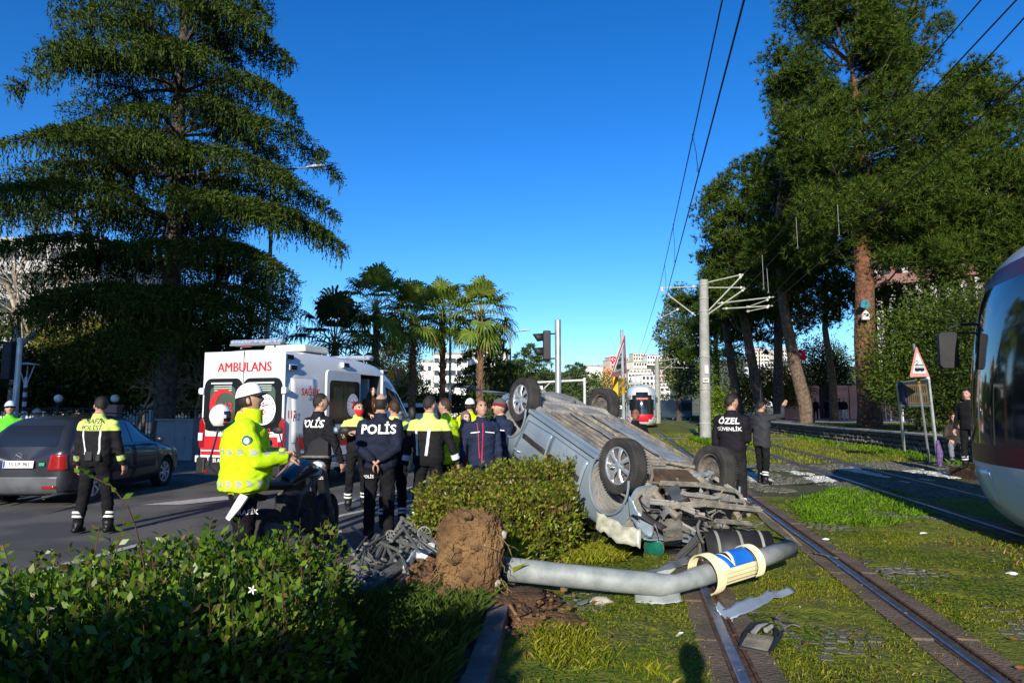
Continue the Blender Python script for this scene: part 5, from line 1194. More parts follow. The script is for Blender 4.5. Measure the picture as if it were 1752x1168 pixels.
# ------------------------------------------------ motorcycle behind the traffic officer
bk = empty('motorcycle', (-2.44, 6.9, 0), -R(9), 'dark police motorcycle standing behind the officer in the yellow jacket', 'motorcycle')
w1 = wheel(bk, (0, 0, .31), -1, .31, .13, 5, rimm=PLG); w2 = wheel(bk, (0, 1.38, .31), 1, .30, .11, 5, rimm=PLG)
k = MB(); k.box((0, .62, .52), (.26, .46, .36), (0, 0, 0)); k.lathe([(.001, -.2), (.13, -.19), (.14, .19), (.001, .2)], (0, .58, .42), 'X', 16); k.build('engine', M('engine_black', (.03, .03, .032), .6, metal=.3, var=.5, vs=14, bump=.5, bs=40), bk, bev=.03)
k = MB(); k.tube([(0, .30, .84), (0, .70, .95), (0, 1.02, .92)], [.10, .15, .08], 12, flat=.8); k.build('fuel_tank', M('bike_blue', (.012, .014, .02), .3, coat=.5), bk, smooth=True)
k = MB(); k.tube([(0, -.32, .90), (0, -.1, .86), (0, .35, .82)], [.09, .12, .12], 10, flat=.45); k.build('seat', PLB, bk, smooth=True)
k = MB(); k.tube([(0, -.40, .62), (0, -.30, .78), (0, -.1, .74)], [.07, .09, .07], 8, flat=.5); k.build('rear_mudguard', PLB, bk, smooth=True)
k = MB()
for sx in (-1, 1): k.tube([(sx*.10, 0, .31), (sx*.10, .40, .42), (sx*.12, .5, .7), (sx*.09, 1.0, .85)], .022, 7); k.tube([(sx*.09, 1.38, .31), (sx*.09, 1.12, .95)], .028, 8)
k.tube([(-.36, .88, 1.10), (-.2, 1.02, 1.06), (.2, 1.02, 1.06), (.36, .88, 1.10)], .016, 7); k.build('frame', STEELD, bk, smooth=True)
k = MB(); k.tube([(.17, -.25, .48), (.17, .2, .38), (.13, .6, .28)], [.055, .05, .025], 10); k.build('exhaust_silencer', PLG, bk, smooth=True)
for sx in (-1, 1):
    k = MB(); k.tube([(sx*.30, .93, 1.08), (sx*.38, .95, 1.32)], .008, 5); k.ball((sx*.40, .94, 1.36), .07, 8, sc_=(1, .3, .6)); k.build('mirror', PLB, bk, smooth=True)
k = MB(); k.box((.02, -.34, 1.02), (.16, .08, .10)); k.build('tail_lamp', REDL, bk, bev=.02)
k = MB(); k.box((.0, -.30, .92), (.3, .16, .06)); k.tube([(.15, -.28, .9), (.15, -.3, 1.25)], .012, 6); k.ball((.15, -.3, 1.28), .055, 10, sc_=(1, 1, .8)); k.build('beacon', M('blue_lens'), bk, smooth=True)
k = MB(); k.prism([(-.14, 0), (.14, 0), (.11, .20), (0, .25), (-.11, .20)], (0, 1.12, 1.02), (1, 0, 0), (0, .3, 1), .006); k.build('windscreen', M('screen_smoke', (.012, .012, .014), .25, spec=.3), bk, smooth=True)
k = MB(); k.lathe([(.001, .0), (.08, .0), (.09, .06), (.05, .13), (.001, .14)], (0, 1.12, .92), 'Y', 18); k.build('headlamp', CLRL, bk, smooth=True)
# ------------------------------------------------ trams
def tram(loc, rz, label, livery, length=30, mirror=True, lights=False):
    root = empty('tram', loc, rz, label, 'tram'); HW = 1.30
    zs = [.22, .32, .5, .75, .93, 1.15, 1.5, 2.0, 2.5, 2.85, 3.1, 3.32, 3.52, 3.64, 3.72]
    yt = [-.55, -.32, -.15, -.03, 0, -.01, -.03, -.08, -.18, -.28, -.40, -.56, -.80, -1.2, -2.0]
    hw = [1.12, 1.20, 1.26, 1.29, 1.30, 1.30, 1.30, 1.30, 1.29, 1.28, 1.26, 1.21, 1.10, .92, .60]
    mb = MB(); NP = 22; 
    def outline(z, y0, h):
        pts = []; L = 2.3+.35*max(0, (z-2)/1.5)
        for i in range(NP+1):
            t = i/NP; a = pi*t; x = -h*cos(a); q = abs(cos(a)); yy = y0-L*(1-(1-q**2.6)**.55) if q < 1 else y0-L
            pts.append((x*(1.0), yy))
        yb = -length; return [(-h, yb)]+[(-h, -length/2)]+pts+[(h, -length/2), (h, yb)]
    k = None
    for z, y0, h in zip(zs, yt, hw):
        O = outline(z, y0, h); k = len(O)
        for x, y in O: mb._p((x, y, z))
    cen = []
    for i in range(len(zs)-1):
        zc = (zs[i]+zs[i+1])/2
        for j in range(k):
            j2 = (j+1) % k; x = (mb.v[i*k+j][0]+mb.v[i*k+j2][0])/2; ym = (mb.v[i*k+j][1]+mb.v[i*k+j2][1])/2
            mb.face((i*k+j, i*k+j2, (i+1)*k+j2, (i+1)*k+j), livery(x, ym, zc))
    mb.face(range(k), 0); mb.face([(len(zs)-1)*k+j for j in range(k)][::-1], 0)
    TW = M('tram_white', (.62, .66, .66), .3, var=.06, vs=1.5, coat=.4); TR = M('tram_red', (.50, .015, .03), .35, var=.05); TM = M('tram_maroon', (.14, .008, .018), .35, var=.05)
    o = mb.build('body_shell', [TW, GLASS, TR, TM, PLB], root, smooth=True); o.modifiers.new('s', 'SUBSURF').render_levels = 1; o.modifiers['s'].levels = 1; bake(o); smooth_ang(o, 60)
    bm = bmesh.new(); bm.from_mesh(o.data); bmesh.ops.recalc_face_normals(bm, faces=bm.faces); bm.to_mesh(o.data); bm.free()
    bv = BVHTree.FromPolygons([v.co.copy() for v in o.data.vertices], [tuple(p.vertices) for p in o.data.polygons])
    k = MB(); k.box((0, -length/2-1, .16), (2.2, length-3.2, .24)); k.build('underframe', PLB, root)
    for q in range(4):
        yb = -3.6-q*(length-7)/3; k = MB(); k.box((0, yb, .26), (2.0, 2.2, .3))
        for s_ in (-1, 1):
            for dy in (-.8, .8): k.lathe([(.001, s_*.70), (.28, s_*.70), (.30, s_*.82), (.001, s_*.83)], (0, yb+dy, .30), 'X', 18)
        k.build('bogie', STEELD, root)
    for q in (1, 2):
        k = MB(); k.box((0, -length*q/3-.2, 1.9), (2.63, .35, 3.1)); k.build('bellows', PLB, root)
    k = MB(); k.box((0, -length*.45, 3.82), (1.5, 5, .24)); k.build('roof_box', M('tram_roof_grey', (.35, .36, .37), .6), root, bev=.04)
    for s_ in (-1, 1):
        for j in range(8):
            yj = -4.2-j*3.1
            if yj < -length+2: break
            k = MB(); k.box((s_*1.305, yj, 1.85), (.01, 2.3, 1.1)); k.build('side_window', GLASS, root)
            if j % 2: k = MB(); k.box((s_*1.31, yj, 1.38), (.012, 1.2, 2.1)); k.build('door', M('tram_white'), root)
    k = MB()
    for s_ in (-1, 1):
        h = bv.ray_cast(V((s_*.80, 3, .70)), V((0, -1, 0)))[0]; k = MB(); k.ball(h, .05, 10, sc_=(1.1, .35, .6)); k.build('headlight', CLRL, root, smooth=True)
        h = bv.ray_cast(V((s_*3, -.95, .86)), V((-s_, 0, 0)))[0]; k = MB(); k.box((h.x, h.y, h.z), (.05, .20, .08)); k.build('indicator', AMBL, root, bev=.015)
        if mirror:
            h = bv.ray_cast(V((s_*3, -.9, 2.75)), V((-s_, 0, 0)))[0] or V((s_*1.2, -.9, 2.75)); k = MB(); k.tube([h, h+V((s_*.14, .12, .02)), h+V((s_*.28, .18, -.04))], .02, 6); k.tube([h+V((0, 0, -.12)), h+V((s_*.26, .16, -.10))], .014, 6)
            k.prism([(x, z) for x, z in rrect(.24, .50, .06, 4)], h+V((s_*.32, .16, -.34)), (1, 0, 0), (0, 0, 1), .09); k.build('mirror', PLB, root, bev=.02)
        patch(bv, [V((s_*3, -1.75, .42)), V((s_*3, -1.2, .42)), V((s_*3, -1.2, .86)), V((s_*3, -1.75, .86))], (-s_, 0, 0), .004, M('tram_white'), root, 'hatch', 5, thick=.01)
    return root, bv
def liv_near(x, y, z):
    if y < -2.9 and z > .8: return 3 if .93 < z < 1.15 else (0 if z > 2.8 or z < 1.15 else 1)
    if z < .93: return 0
    if z < 1.15: return 3
    if z < 3.1: return 1
    if z < 3.36: return 3
    return 0
def liv_far(x, y, z):
    if y < -1.0: return 1 if (1.3 < z < 2.5 and y < -3) else (2 if z < .95 and z > .5 else 0)
    e = (x/1.10)**2+((z-1.95)/1.14)**2
    if z > 1.12: return 1 if e < 1 else 0
    if (x/.98)**2+((z-1.2)/.72)**2 < 1: return 2
    return 0
tn, tnb = tram(trk(RAILX[2]+.75, 9.95), -atan2(.166, 1), 'red and white tram nose at the right edge with dark glass front', liv_near)
tf, tfb = tram(trk(RAILX[0]+.75, 59), -atan2(.166, 1)+pi, 'distant white tram with red chin standing on the tracks facing us', liv_far)
h = 1
k = MB(); k.box((0, -.24, 2.52), (1.1, .03, .20)); k.build('destination_box', PLB, tf); 
for i in range(14): k = MB(); k.box((-.42+i*.065, -.19, 2.52), (.035, .02, .13)); k.build('led_character', M('led_amber', (.8, .12, .05), .5, var=0, emis=((1, .2, .08), 1.0)), tf)
k = MB(); k.box((.0, -.9, 1.45), (.5, .2, .35)); k.build('driver_seat', PLG, tf)
# ---------------------------------------------------------------- buildings far away
WIN = M('window_far', (.035, .045, .055), .2, var=.3, vs=.5)
def plain_building(label, x0, x1, y, depth, h, floors, bays, wall, z0=0, rz=0, name='apartment_building', winw=.6, winh=.5, group=None, balcony=False, single=True, face=True):
    wd = x1-x0; root = empty(name, ((x0+x1)/2, y, z0), rz, label, 'building', group)
    k = MB(); k.box((0, depth/2, h/2), (wd, depth, h)); k.build('wall', wall, root)
    k = MB(); k.box((0, depth/2, h+.25), (wd+.5, depth+.5, .5)); k.build('roof', CONC, root)
    r_ = random.Random(int(x0*7+y)); fh = h/floors; bw = wd/bays; me = {}; all_ = MB()
    for i in range(floors):
        for j in range(bays):
            c = V((-wd/2+bw*(j+.5), -.05, fh*(i+.52))); sz = (bw*winw, .12, fh*winh)
            if single:
                if 'w' not in me: q = MB(); q.box((0, 0, 0), sz); me['w'] = q.me('window', WIN)
                link(me['w'], 'window', root, c)
            else: all_.box(c, sz)
        if balcony and i: q = MB(); q.box((0, -.45, fh*i), (wd*.96, .9, .12)); q.box((0, -.88, fh*i+.45), (wd*.96, .06, .8)); q.build('balcony', wall, root)
    if not single: o = all_.build('window', WIN, root); o['kind'] = 'stuff'
    return root
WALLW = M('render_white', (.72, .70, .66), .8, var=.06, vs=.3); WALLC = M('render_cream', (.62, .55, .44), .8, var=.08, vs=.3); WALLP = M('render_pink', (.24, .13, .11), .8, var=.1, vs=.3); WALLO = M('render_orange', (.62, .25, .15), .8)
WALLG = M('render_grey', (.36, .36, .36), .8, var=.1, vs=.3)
def X_(px, Y): return (px-876)/1168*Y
plain_building('white five-storey block with ribbon windows behind the palm trunks', X_(742, 150), X_(800, 150), 150, 14, 13.6, 5, 6, WALLW, winw=.8, winh=.40)
plain_building('white block with red banner just left of the ribbon-window block', X_(716, 156), X_(741, 156), 156, 14, 12.4, 4, 2, WALLW, winw=.4, winh=.35)
plain_building('taller white block half hidden behind the dark cedar and palms', X_(801, 165), X_(872, 165), 165, 14, 15.8, 5, 8, WALLW, winw=.6, winh=.4)
ob = plain_building('windowless white block with an orange side wing behind the warning sign', X_(1003, 180), X_(1031, 180), 180, 12, 12.8, 4, 1, WALLW, winw=.01, winh=.01)
k = MB(); k.box((X_(1039, 180)-X_(1017, 180), 5, 6.2), (2.4, 10, 12.4)); k.build('side_wing', WALLO, ob)
k = MB(); k.tube([(2.6, 0, 12.5), (2.6, 0, 16.6)], .06, 5); k.build('roof_mast', GALV, ob)
def flag(px, py, Y, h_, wd, label, pole_to=None, group='red flags'):
    p = at(px, py, Y); root = empty('flag', (p.x, p.y, 0 if pole_to is None else pole_to), 0, label, 'flag', group); z0 = 0 if pole_to is None else pole_to
    k = MB(); k.tube([(0, 0, 0), (0, 0, p.z-z0+.3)], [.06, .035], 6); k.build('flagpole', M('pole_white', (.6, .6, .6), .5), root)
    nx, nz = 14, 8; k = MB()
    for i in range(nx+1):
        for j in range(nz+1): u, v_ = i/nx, j/nz; k._p((u*wd, .10*wd*sin(u*7+v_), p.z-z0-v_*h_-.35*u*u*wd*.5))
    for i in range(nx):
        for j in range(nz): k.face((i*(nz+1)+j, (i+1)*(nz+1)+j, (i+1)*(nz+1)+j+1, i*(nz+1)+j+1))
    k.build('cloth', M('flag_red', (.60, .008, .02), .7, var=0), root, smooth=True)
    c = MB(); cx, cz = wd*.36, p.z-z0-h_*.55; n = 16
    for i in range(n):
        a, b = R(40+280*i/n), R(40+280*(i+1)/n)
        c.prism([(h_*.24*cos(a), h_*.24*sin(a)), (h_*.24*cos(b), h_*.24*sin(b)), (h_*.06+h_*.19*cos(b), h_*.19*sin(b)), (h_*.06+h_*.19*cos(a), h_*.19*sin(a))], (cx, -.11*wd, cz), (1, 0, 0), (0, 0, 1), -.01)
    st = []
    for i in range(10): a = R(180+36*i); rr_ = h_*(.13 if i % 2 == 0 else .05); st.append((rr_*cos(a), rr_*sin(a)))
    for i in range(10): c.prism([(0, 0), st[i], st[(i+1) % 10]], (cx+h_*.32, -.12*wd, cz), (1, 0, 0), (0, 0, 1), -.01)
    c.build('crescent_and_star', WHT, root)
flag(1044, 609, 178, 1.5, 1.9, 'small red flag flying over the far orange and white building'); flag(1353, 597, 62, .9, 1.4, 'red flag beside the leaning pine trunk')
flag(1535, 537, 48, 1.0, .75, 'red flag hanging in front of the pink finned building'); flag(1515, 542, 50, .7, .5, 'smaller dark red flag left of its neighbour by the fins')
k = MB(); k.tube([(0, 0, 0), (0, 0, 8.2)], .045, 6); o = k.build('flagpole', M('pole_white'), None, V((X_(1512, 52), 52, .7))); tag(o, 'bare white flagpole between the big pine trunk and the hedge', 'pole')
# hillside with town
hm = MB(); nx, ny = 60, 24
def hz(x, y): t = max(0, min(1, (y-260)/420)); return (44+15*noise.noise(V((x*.006, 2.2, 0)))+8*noise.noise(V((x*.02, 9.2, y*.01))))*t*t*(3-2*t)*(.55+.45*math.exp(-((x-170)/260)**2))
for i in range(nx+1):
    for j in range(ny+1): x = -900+2000*i/nx; y = 230+900*j/ny; hm._p((x, y, hz(x, y)-.5))
for i in range(nx):
    for j in range(ny): hm.face((i*(ny+1)+j, (i+1)*(ny+1)+j, (i+1)*(ny+1)+j+1, i*(ny+1)+j+1))
o = hm.build('hills', M('hill_scrub', (.09, .11, .06), .95, c2=(.16, .15, .10), vs=.05, detail=8, coords='Generated'), None, smooth=True); o['kind'] = 'structure'
r_ = random.Random(12); cols_ = [WALLW, WALLC, M('render_ivory', (.66, .62, .54), .8), WALLW, M('render_rose', (.52, .38, .33), .8)]
for i in range(52):
    Y = 330+i*9.5+r_.uniform(-4, 4); px = r_.uniform(1056, 1165) if i % 3 else r_.uniform(1288, 1352); wd = r_.uniform(9, 18); x = X_(px, Y); h = r_.uniform(6, 13)
    plain_building(('pale apartment block on the hillside above the far tram' if px < 1200 else 'pale apartment block seen between the pines'), x-wd/2, x+wd/2, Y, 12, h, int(h/2.9), int(wd/2.1), cols_[i % 5], z0=hz(x, Y)-1, rz=r_.uniform(-.4, .4), group='hillside apartment blocks' if px < 1200 else 'apartment blocks beyond the pines', single=False)
# pink finned building on the right
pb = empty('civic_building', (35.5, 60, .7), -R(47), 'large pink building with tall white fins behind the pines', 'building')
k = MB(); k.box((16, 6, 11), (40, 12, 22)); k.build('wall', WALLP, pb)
finme = None
for i in range(34):
    if finme is None: q = MB(); q.box((0, 0, 0), (.28, .9, 8.6)); finme = q.me('fin', M('fin_white', (.55, .52, .50), .7))
    link(finme, 'fin', pb, (-2.5+i*1.1, -.45, 7.5)); 
    if i % 2 == 0: link(finme, 'fin', pb, (-2.5+i*1.1, -.45, 17))
for i in range(33): 
    for zz in (7.5, 17):
        q = MB(); q.box((-1.95+i*1.1, -.06, zz), (.62, .1, 7.6)); q.build('window', WIN, pb)
k = MB(); k.box((16, -.5, 12.4), (40, 1.6, .9)); k.box((16, -.5, 2.9), (40, 1.6, .7)); k.build('band', WALLP, pb)
# pink boundary wall with gate opening
pw = empty('boundary_wall', (0, 62, .74), 0, 'pink rendered boundary wall behind the walkers', 'wall')
for a, b in ((1338, 1372), (1374, 1398), (1424, 1448), (1450, 1490)):
    k = MB(); k.box(((X_(a, 62)+X_(b, 62))/2, 0, 1.5), (X_(b, 62)-X_(a, 62), .4, 3.0)); k.box(((X_(a, 62)+X_(b, 62))/2, -.03, 2.75), (X_(b, 62)-X_(a, 62)+.1, .5, .12)); k.build('wall_panel', M('wall_salmon', (.60, .29, .21), .85, var=.1, vs=1), pw)
k = MB(); k.box((X_(1411, 62), .6, 1.4), (1.4, .1, 2.8)); k.build('gate', M('gate_dark', (.03, .012, .012), .7), pw)
# left background: buildings behind the trees
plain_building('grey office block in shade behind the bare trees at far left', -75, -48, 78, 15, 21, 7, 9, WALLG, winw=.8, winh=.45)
plain_building('low pale house glimpsed between the cedar and the shrubs', X_(182, 95), X_(242, 95), 95, 8, 9.6, 3, 4, WALLG, winw=.5, winh=.35)
# black fence with pillars
fr = empty('railing_fence', (0, 0, 0), 0, 'black iron railing fence behind the grey hatchback', 'fence')
k = MB()
for i in range(150): x = -26+i*.13; k.box((x, 27.5+.0*x, .95), (.022, .022, 1.5))
o = k.build('railing_bars', M('iron_black', (.012, .012, .012), .6), fr); o['kind'] = 'stuff'
k = MB(); k.box((-16.2, 27.5, .3), (19.6, .05, .05)); k.box((-16.2, 27.5, 1.62), (19.6, .05, .05)); k.build('rail', M('iron_black'), fr)
k = MB(); k.box((-16.2, 27.5, .1), (19.6, .3, .3)); k.build('plinth', CONC, fr)
GLOBE = M('lamp_globe', (.75, .75, .72), .4, var=0)
for px, lab in ((194, 'pink gate pillar topped by a white globe lamp, behind the officer'), (97, 'white globe lamp on a post among dark hedge at left')):
    x = X_(px, 27); root = empty('globe_lamp', (x, 27.2, 0), 0, lab, 'lamp')
    if px == 194: k = MB(); k.box((0, 0, .85), (.42, .42, 1.7)); k.box((0, 0, 1.74), (.5, .5, .08)); k.build('pillar', M('pillar_pink', (.42, .24, .18), .85), root, bev=.01)
    else: k = MB(); k.tube([(0, 0, 0), (0, 0, 1.8)], .05, 8); k.build('post', PLB, root)
    k = MB(); k.tube([(0, 0, 1.75), (0, 0, 1.9)], .04, 8); k.build('neck', PLB, root); k = MB(); k.ball((0, 0, 2.03), .16, 14); k.build('globe', GLOBE, root, smooth=True)
k = MB(); k.box((0, 0, .62), (1.15, .5, 1.24)); k.box((0, -.26, .62), (.02, .01, 1.15)); k.box((.3, -.27, .7), (.04, .03, .1)); k.box((0, 0, 1.27), (1.25, .6, .06)); o = k.build('utility_cabinet', M('cabinet_grey', (.20, .21, .21), .6, var=.1), None, V((X_(310, 22), 22, 0)), bev=.01); tag(o, 'grey metal utility cabinet between the cedar trunk and the ambulance', 'cabinet')
sb = plain_building('unseen grey office block added behind the photographer to shade the left side', -50, -20.5, -37, 12, 25, 8, 9, WALLG)  # unseen block, added so its shadow falls on the left shrubs and trunk
# ---------------------------------------------------------------- street furniture
def lamp_post(px, pyb, Y, heads, label, top, r0=.09):
    x = X_(px, Y); root = empty('street_lamp', (x, Y, 0), 0, label, 'lamp', 'tall street lamps'); zt = at(px, top, Y).z
    k = MB(); k.tube([(0, 0, 0), (0, 0, zt)], [r0*1.3, r0*.7], 10); k.build('pole', M('lamp_pole', (.16, .20, .20), .5, metal=.3), root, smooth=True)
    for hx, hy in heads:
        p = at(hx, hy, Y)-V((x, Y, 0)); s_ = 1 if p.x > 0 else -1; k = MB(); k.tube([(0, 0, zt-.1), (p.x*.35, 0, zt+(p.z-zt)*.7), p-V((s_*.3, 0, .05))], [.05, .04, .03], 6); k.build('arm', M('lamp_pole'), root, smooth=True)
        k = MB(); k.tube([p-V((s_*.45, 0, .04)), p-V((s_*.1, 0, 0)), p+V((s_*.35, 0, .04))], [.07, .17, .08], 10, flat=.5); k.build('lamp_head', M('lamp_shell', (.50, .50, .48), .4), root, smooth=True)
lamp_post(770, 690, 44, [(730, 500), (812, 502)], 'twin-headed street lamp standing between the palms', 515)
lamp_post(455, 690, 27.5, [(378, 288), (543, 285)], 'twin-headed street lamp rising behind the big weeping cedar', 300)
lamp_post(873, 690, 52, [(899, 565)], 'single-arm street lamp over the small cedars', 575)
ml = empty('garden_lamp', (X_(45, 19), 19, 0), 0, 'grey funnel-topped garden lamp with black and white post at far left', 'lamp')
k = MB(); k.tube([(0, 0, 0), (0, 0, 2.3)], .05, 8); k.build('post', M('post_white', (.5, .5, .5), .5), ml)
for i in range(3): k = MB(); k.tube([(0, 0, 1.55+i*.26), (0, 0, 1.68+i*.26)], .054, 8); k.build('black_band', PLB, ml)
k = MB()
for a in (0, 2.1, 4.2): k.tube([(0, 0, 2.2), (.22*cos(a), .22*sin(a), 2.85)], .014, 5)
k.lathe([(.001, 2.9), (.30, 2.86), (.30, 2.84), (.001, 2.84)], (0, 0, 0), 'Z', 20); k.tube([(0, 0, 2.25), (0, 0, 2.5)], [.05, .03], 8); k.build('lamp_top', M('post_white'), ml)
def signal(px, Y, top, label, head_px=None, heads=2, facing=-90, r0=.065, back=False, headz=None):
    x = X_(px, Y); root = empty('traffic_light', (x, Y, 0), 0, label, 'traffic light'); zt = at(px, top, Y).z
    k = MB(); k.tube([(0, 0, 0), (0, 0, zt)], [r0*1.1, r0], 14); k.lathe([(.001, zt+.02), (r0, zt)], (0, 0, 0), 'Z', 14); k.build('pole', GALV, root, smooth=True)
    hd = empty('signal_head', (-.24, .0, zt-.55), 0); hd.parent = root; hd.rotation_euler = (0, 0, R(facing))
    k = MB(); k.box((0, .0, 0), (.24, .16, .30*heads+.02)); k.build('housing', PLB, hd, bev=.02)
    for i in range(heads):
        z = .15*(heads-1)-i*.30
        k = MB()
        for j in range(19):
            a = R(-20+220*j/18); k._p((.105*cos(a), -.08, z+.105*sin(a))); k._p((.112*cos(a), -.30+.08*(1-sin(a)), z+.112*sin(a)-.02))
        for j in range(18): k.face((2*j, 2*j+1, 2*j+3, 2*j+2))
        o = k.build('visor', PLB, hd, smooth=True); s_ = o.modifiers.new('t', 'SOLIDIFY'); s_.thickness = .006
        k = MB(); k.lathe([(.001, -.10), (.095, -.083)], (0, 0, z), 'Y', 20); k.build('lens', M('lens_dark', (.05, .01, .01), .2), hd, smooth=True)
    for z in (.25, -.28): k = MB(); k.tube([(-.24, 0, zt-.55+z), (-r0*.5, 0, zt-.55+z)], .018, 6); k.build('bracket', PLB, root)
    return root
signal(955, 14.5, 547, 'grey pole with black two-lens traffic light facing left above the wreck')
signal(30, 16.5, 578, 'traffic light on a grey pole at the far left edge', heads=3, facing=170)
ba = empty('signal_gantry', (X_(1000, 30), 30, 0), 0, 'white signal post with a long horizontal arm behind the wreck', 'signal'); p0 = at(918, 654, 30)-V((X_(1000, 30), 30, 0)); p1 = at(1000, 650, 30)-V((X_(1000, 30), 30, 0))
k = MB(); k.tube([(0, 0, 0), (0, 0, p1.z+.1)], .06, 8); k.build('post', M('post_white'), ba); k = MB(); k.tube([p0, p1], .05, 8); k.tube([p0+V((.3, 0, -.3)), p0+V((.6, 0, 0))], .02, 5); k.build('arm', M('post_white'), ba); k = MB(); k.box(p0+V((.15, 0, -.35)), (.25, .25, .4)); k.build('camera_box', M('post_white'), ba, bev=.02)
# warning signs: triangle with a tram
SR = M('sign_red_faded', (.62, .25, .20), .5, var=.08); SW = M('sign_white', (.62, .66, .64), .45, var=.05); SK = M('sign_black', (.012, .012, .012), .5)
def tram_sign(A, B, C, label, foot, polem=None, wrap=True):
    """A top, B bottom left, C bottom right, in world space"""
    root = empty('warning_sign', foot, 0, label, 'sign'); o = V(foot); A, B, C = A-o, B-o, C-o; ex = (C-B).normalized(); mid = (B+C)/2; ey = (A-mid); H_ = ey.length; ey.normalize(); W_ = (C-B).length; nn = ex.cross(ey).normalized()   # faces -nn or toward camera
    if (nn.y > 0): nn = -nn
    def tri(s_, off, m, nm):
        k = MB(); ce = mid+ey*H_*.36; pts = []
        P = [A, B, C]; P = [ce+(p-ce)*s_ for p in P]
        for i in range(3):                                # rounded corners
            p, q, r2 = P[i], P[i-1], P[(i+1) % 3]; a = p+(q-p).normalized()*W_*.06; b = p+(r2-p).normalized()*W_*.06
            for t in (0, .33, .67, 1): pts.append((a*(1-t)+p*t)*(1-t)+(p*(1-t)+b*t)*t)
        vs = [p+nn*off for p in pts]+[p+nn*(off-.012) for p in pts]; n = len(pts)
        k.mesh(vs, [tuple(range(n)), tuple(range(n, 2*n))[::-1]]+[(i, (i+1) % n, n+(i+1) % n, n+i) for i in range(n)]); k.build(nm, m, root)
    tri(1, .03, SR, 'sign_rim'); tri(.70, .036, SW, 'sign_face')
    k = MB(); T = mid+nn*.040
    def bx(u0, u1, v0, v1): k.prism([(u0, v0), (u1, v0), (u1, v1), (u0, v1)], T, ex, ey, .002)
    bx(-.24*W_, .24*W_, .19*H_, .285*H_); bx(-.20*W_, .20*W_, .375*H_, .40*H_)
    for i in range(9): u = (-.19+i*.0475)*W_; bx(u-.003, u+.003, .28*H_, .38*H_)
    for u in (-.15, -.09, .09, .15): bx((u-.02)*W_, (u+.02)*W_, .165*H_, .187*H_)
    for a, b in (((-.09, .40), (-.02, .47)), ((-.02, .47), (-.09, .54)), ((-.09, .54), (-.16, .47)), ((-.16, .47), (-.09, .40))):
        d = V((b[0]-a[0], b[1]-a[1])); n_ = V((-d.y, d.x)).normalized()*.008; k.prism([((a[0]-n_.x)*W_, (a[1]-n_.y)*H_), ((b[0]-n_.x)*W_, (b[1]-n_.y)*H_), ((b[0]+n_.x)*W_, (b[1]+n_.y)*H_), ((a[0]+n_.x)*W_, (a[1]+n_.y)*H_)], T, ex, ey, .002)
    k.build('tram_pictogram', SK, root)
    k = MB(); top = A+V((0, 0, .06))-nn*.04; bot = V((0, 0, 0)); k.tube([bot, top], .032, 10); k.build('post', polem or GALV, root, smooth=True)
    if wrap: q0 = top.lerp(bot, (H_+.10)/(top-bot).length); q1 = top.lerp(bot, (H_+.42)/(top-bot).length); k = MB(); k.tube([q0, q1], .037, 10); k.build('yellow_wrap', M('tape_yellow', (.60, .30, .01), .5, c2=(.05, .04, .02), vs=9), root, smooth=True)
    return root
tram_sign(at(1566, 592, 18.6), at(1555, 645, 18.4), at(1589, 644, 18.9), 'upright triangular tram warning sign on a steel post by the notice board', gr(1591, 795))
tram_sign(at(1067, 570, 13.0), at(1041, 646, 12.7), at(1070, 638, 13.5), 'leaning triangular tram warning sign seen edge-on above the wreck', V((2.15, 13.1, 0)))
k = MB(); k.box((0, 0, 0), (.11, .10, .55)); o = k.build('yellow_signal_box', M('signal_yellow', (.65, .33, .01), .5), None, at(1053, 668, 13.3), bev=.02); tag(o, 'yellow signal box on the post under the leaning warning sign', 'signal box')
# notice board
nb = empty('notice_board', gr(1548, 778), 0, 'white-framed notice board on two legs before the stone wall', 'notice board'); o0 = gr(1548, 778)
Bp = {'a': at(1536, 655, 20.5), 'b': at(1588, 648, 19.6), 'c': at(1541, 694, 20.5), 'd': at(1592, 694, 19.6)}
k = MB(); k.tube([Bp['a']-o0, gr(1548, 778)-o0], .045, 8); k.tube([Bp['b']-o0+V((0, 0, .03)), gr(1604, 785)-o0], .045, 8); k.build('leg', M('post_paint', (.60, .62, .62), .5), nb, smooth=True)
for u_, w__ in ('ab', 'cd'): k = MB(); k.tube([Bp[u_]-o0, Bp[w__]-o0], .035, 6); k.build('cross_rail', M('rail_dark', (.10, .12, .12), .5), nb)
q = [Bp[x]-o0 for x in 'cdba']; k = MB(); k.mesh(q+[p+V((.0, .03, 0)) for p in q], [(0, 1, 2, 3), (7, 6, 5, 4), (0, 4, 5, 1), (1, 5, 6, 2), (2, 6, 7, 3), (3, 7, 4, 0)]); k.build('board', M('board_dark', (.03, .035, .05), .6), nb)
ex = (q[1]-q[0]); ey = (q[3]-q[0]); k = MB()
k.prism([(.28, .08), (.96, .08), (.96, .92), (.28, .92)], q[0]+V((0, -.006, 0)), ex, ey, -.004); k.build('panel_ochre', M('board_ochre', (.16, .12, .05), .6), nb)
k = MB(); 
for row, (v0, v1) in enumerate(((.56, .84), (.14, .44))):
    for i in range(9): u = .31+i*.07; k.prism([(u, v0), (u+.035, v0), (u+.035, v1), (u, v1)], q[0]+V((0, -.014, 0)), ex, ey, -.003)
k.build('worn_lettering', M('letter_brown', (.05, .035, .02), .6), nb)
k = MB(); k.prism([(.04, .15), (.24, .15), (.14, .75)], q[0]+V((0, -.012, 0)), ex, ey, -.003); k.build('worn_triangle', M('sign_purple', (.10, .07, .13), .6), nb)
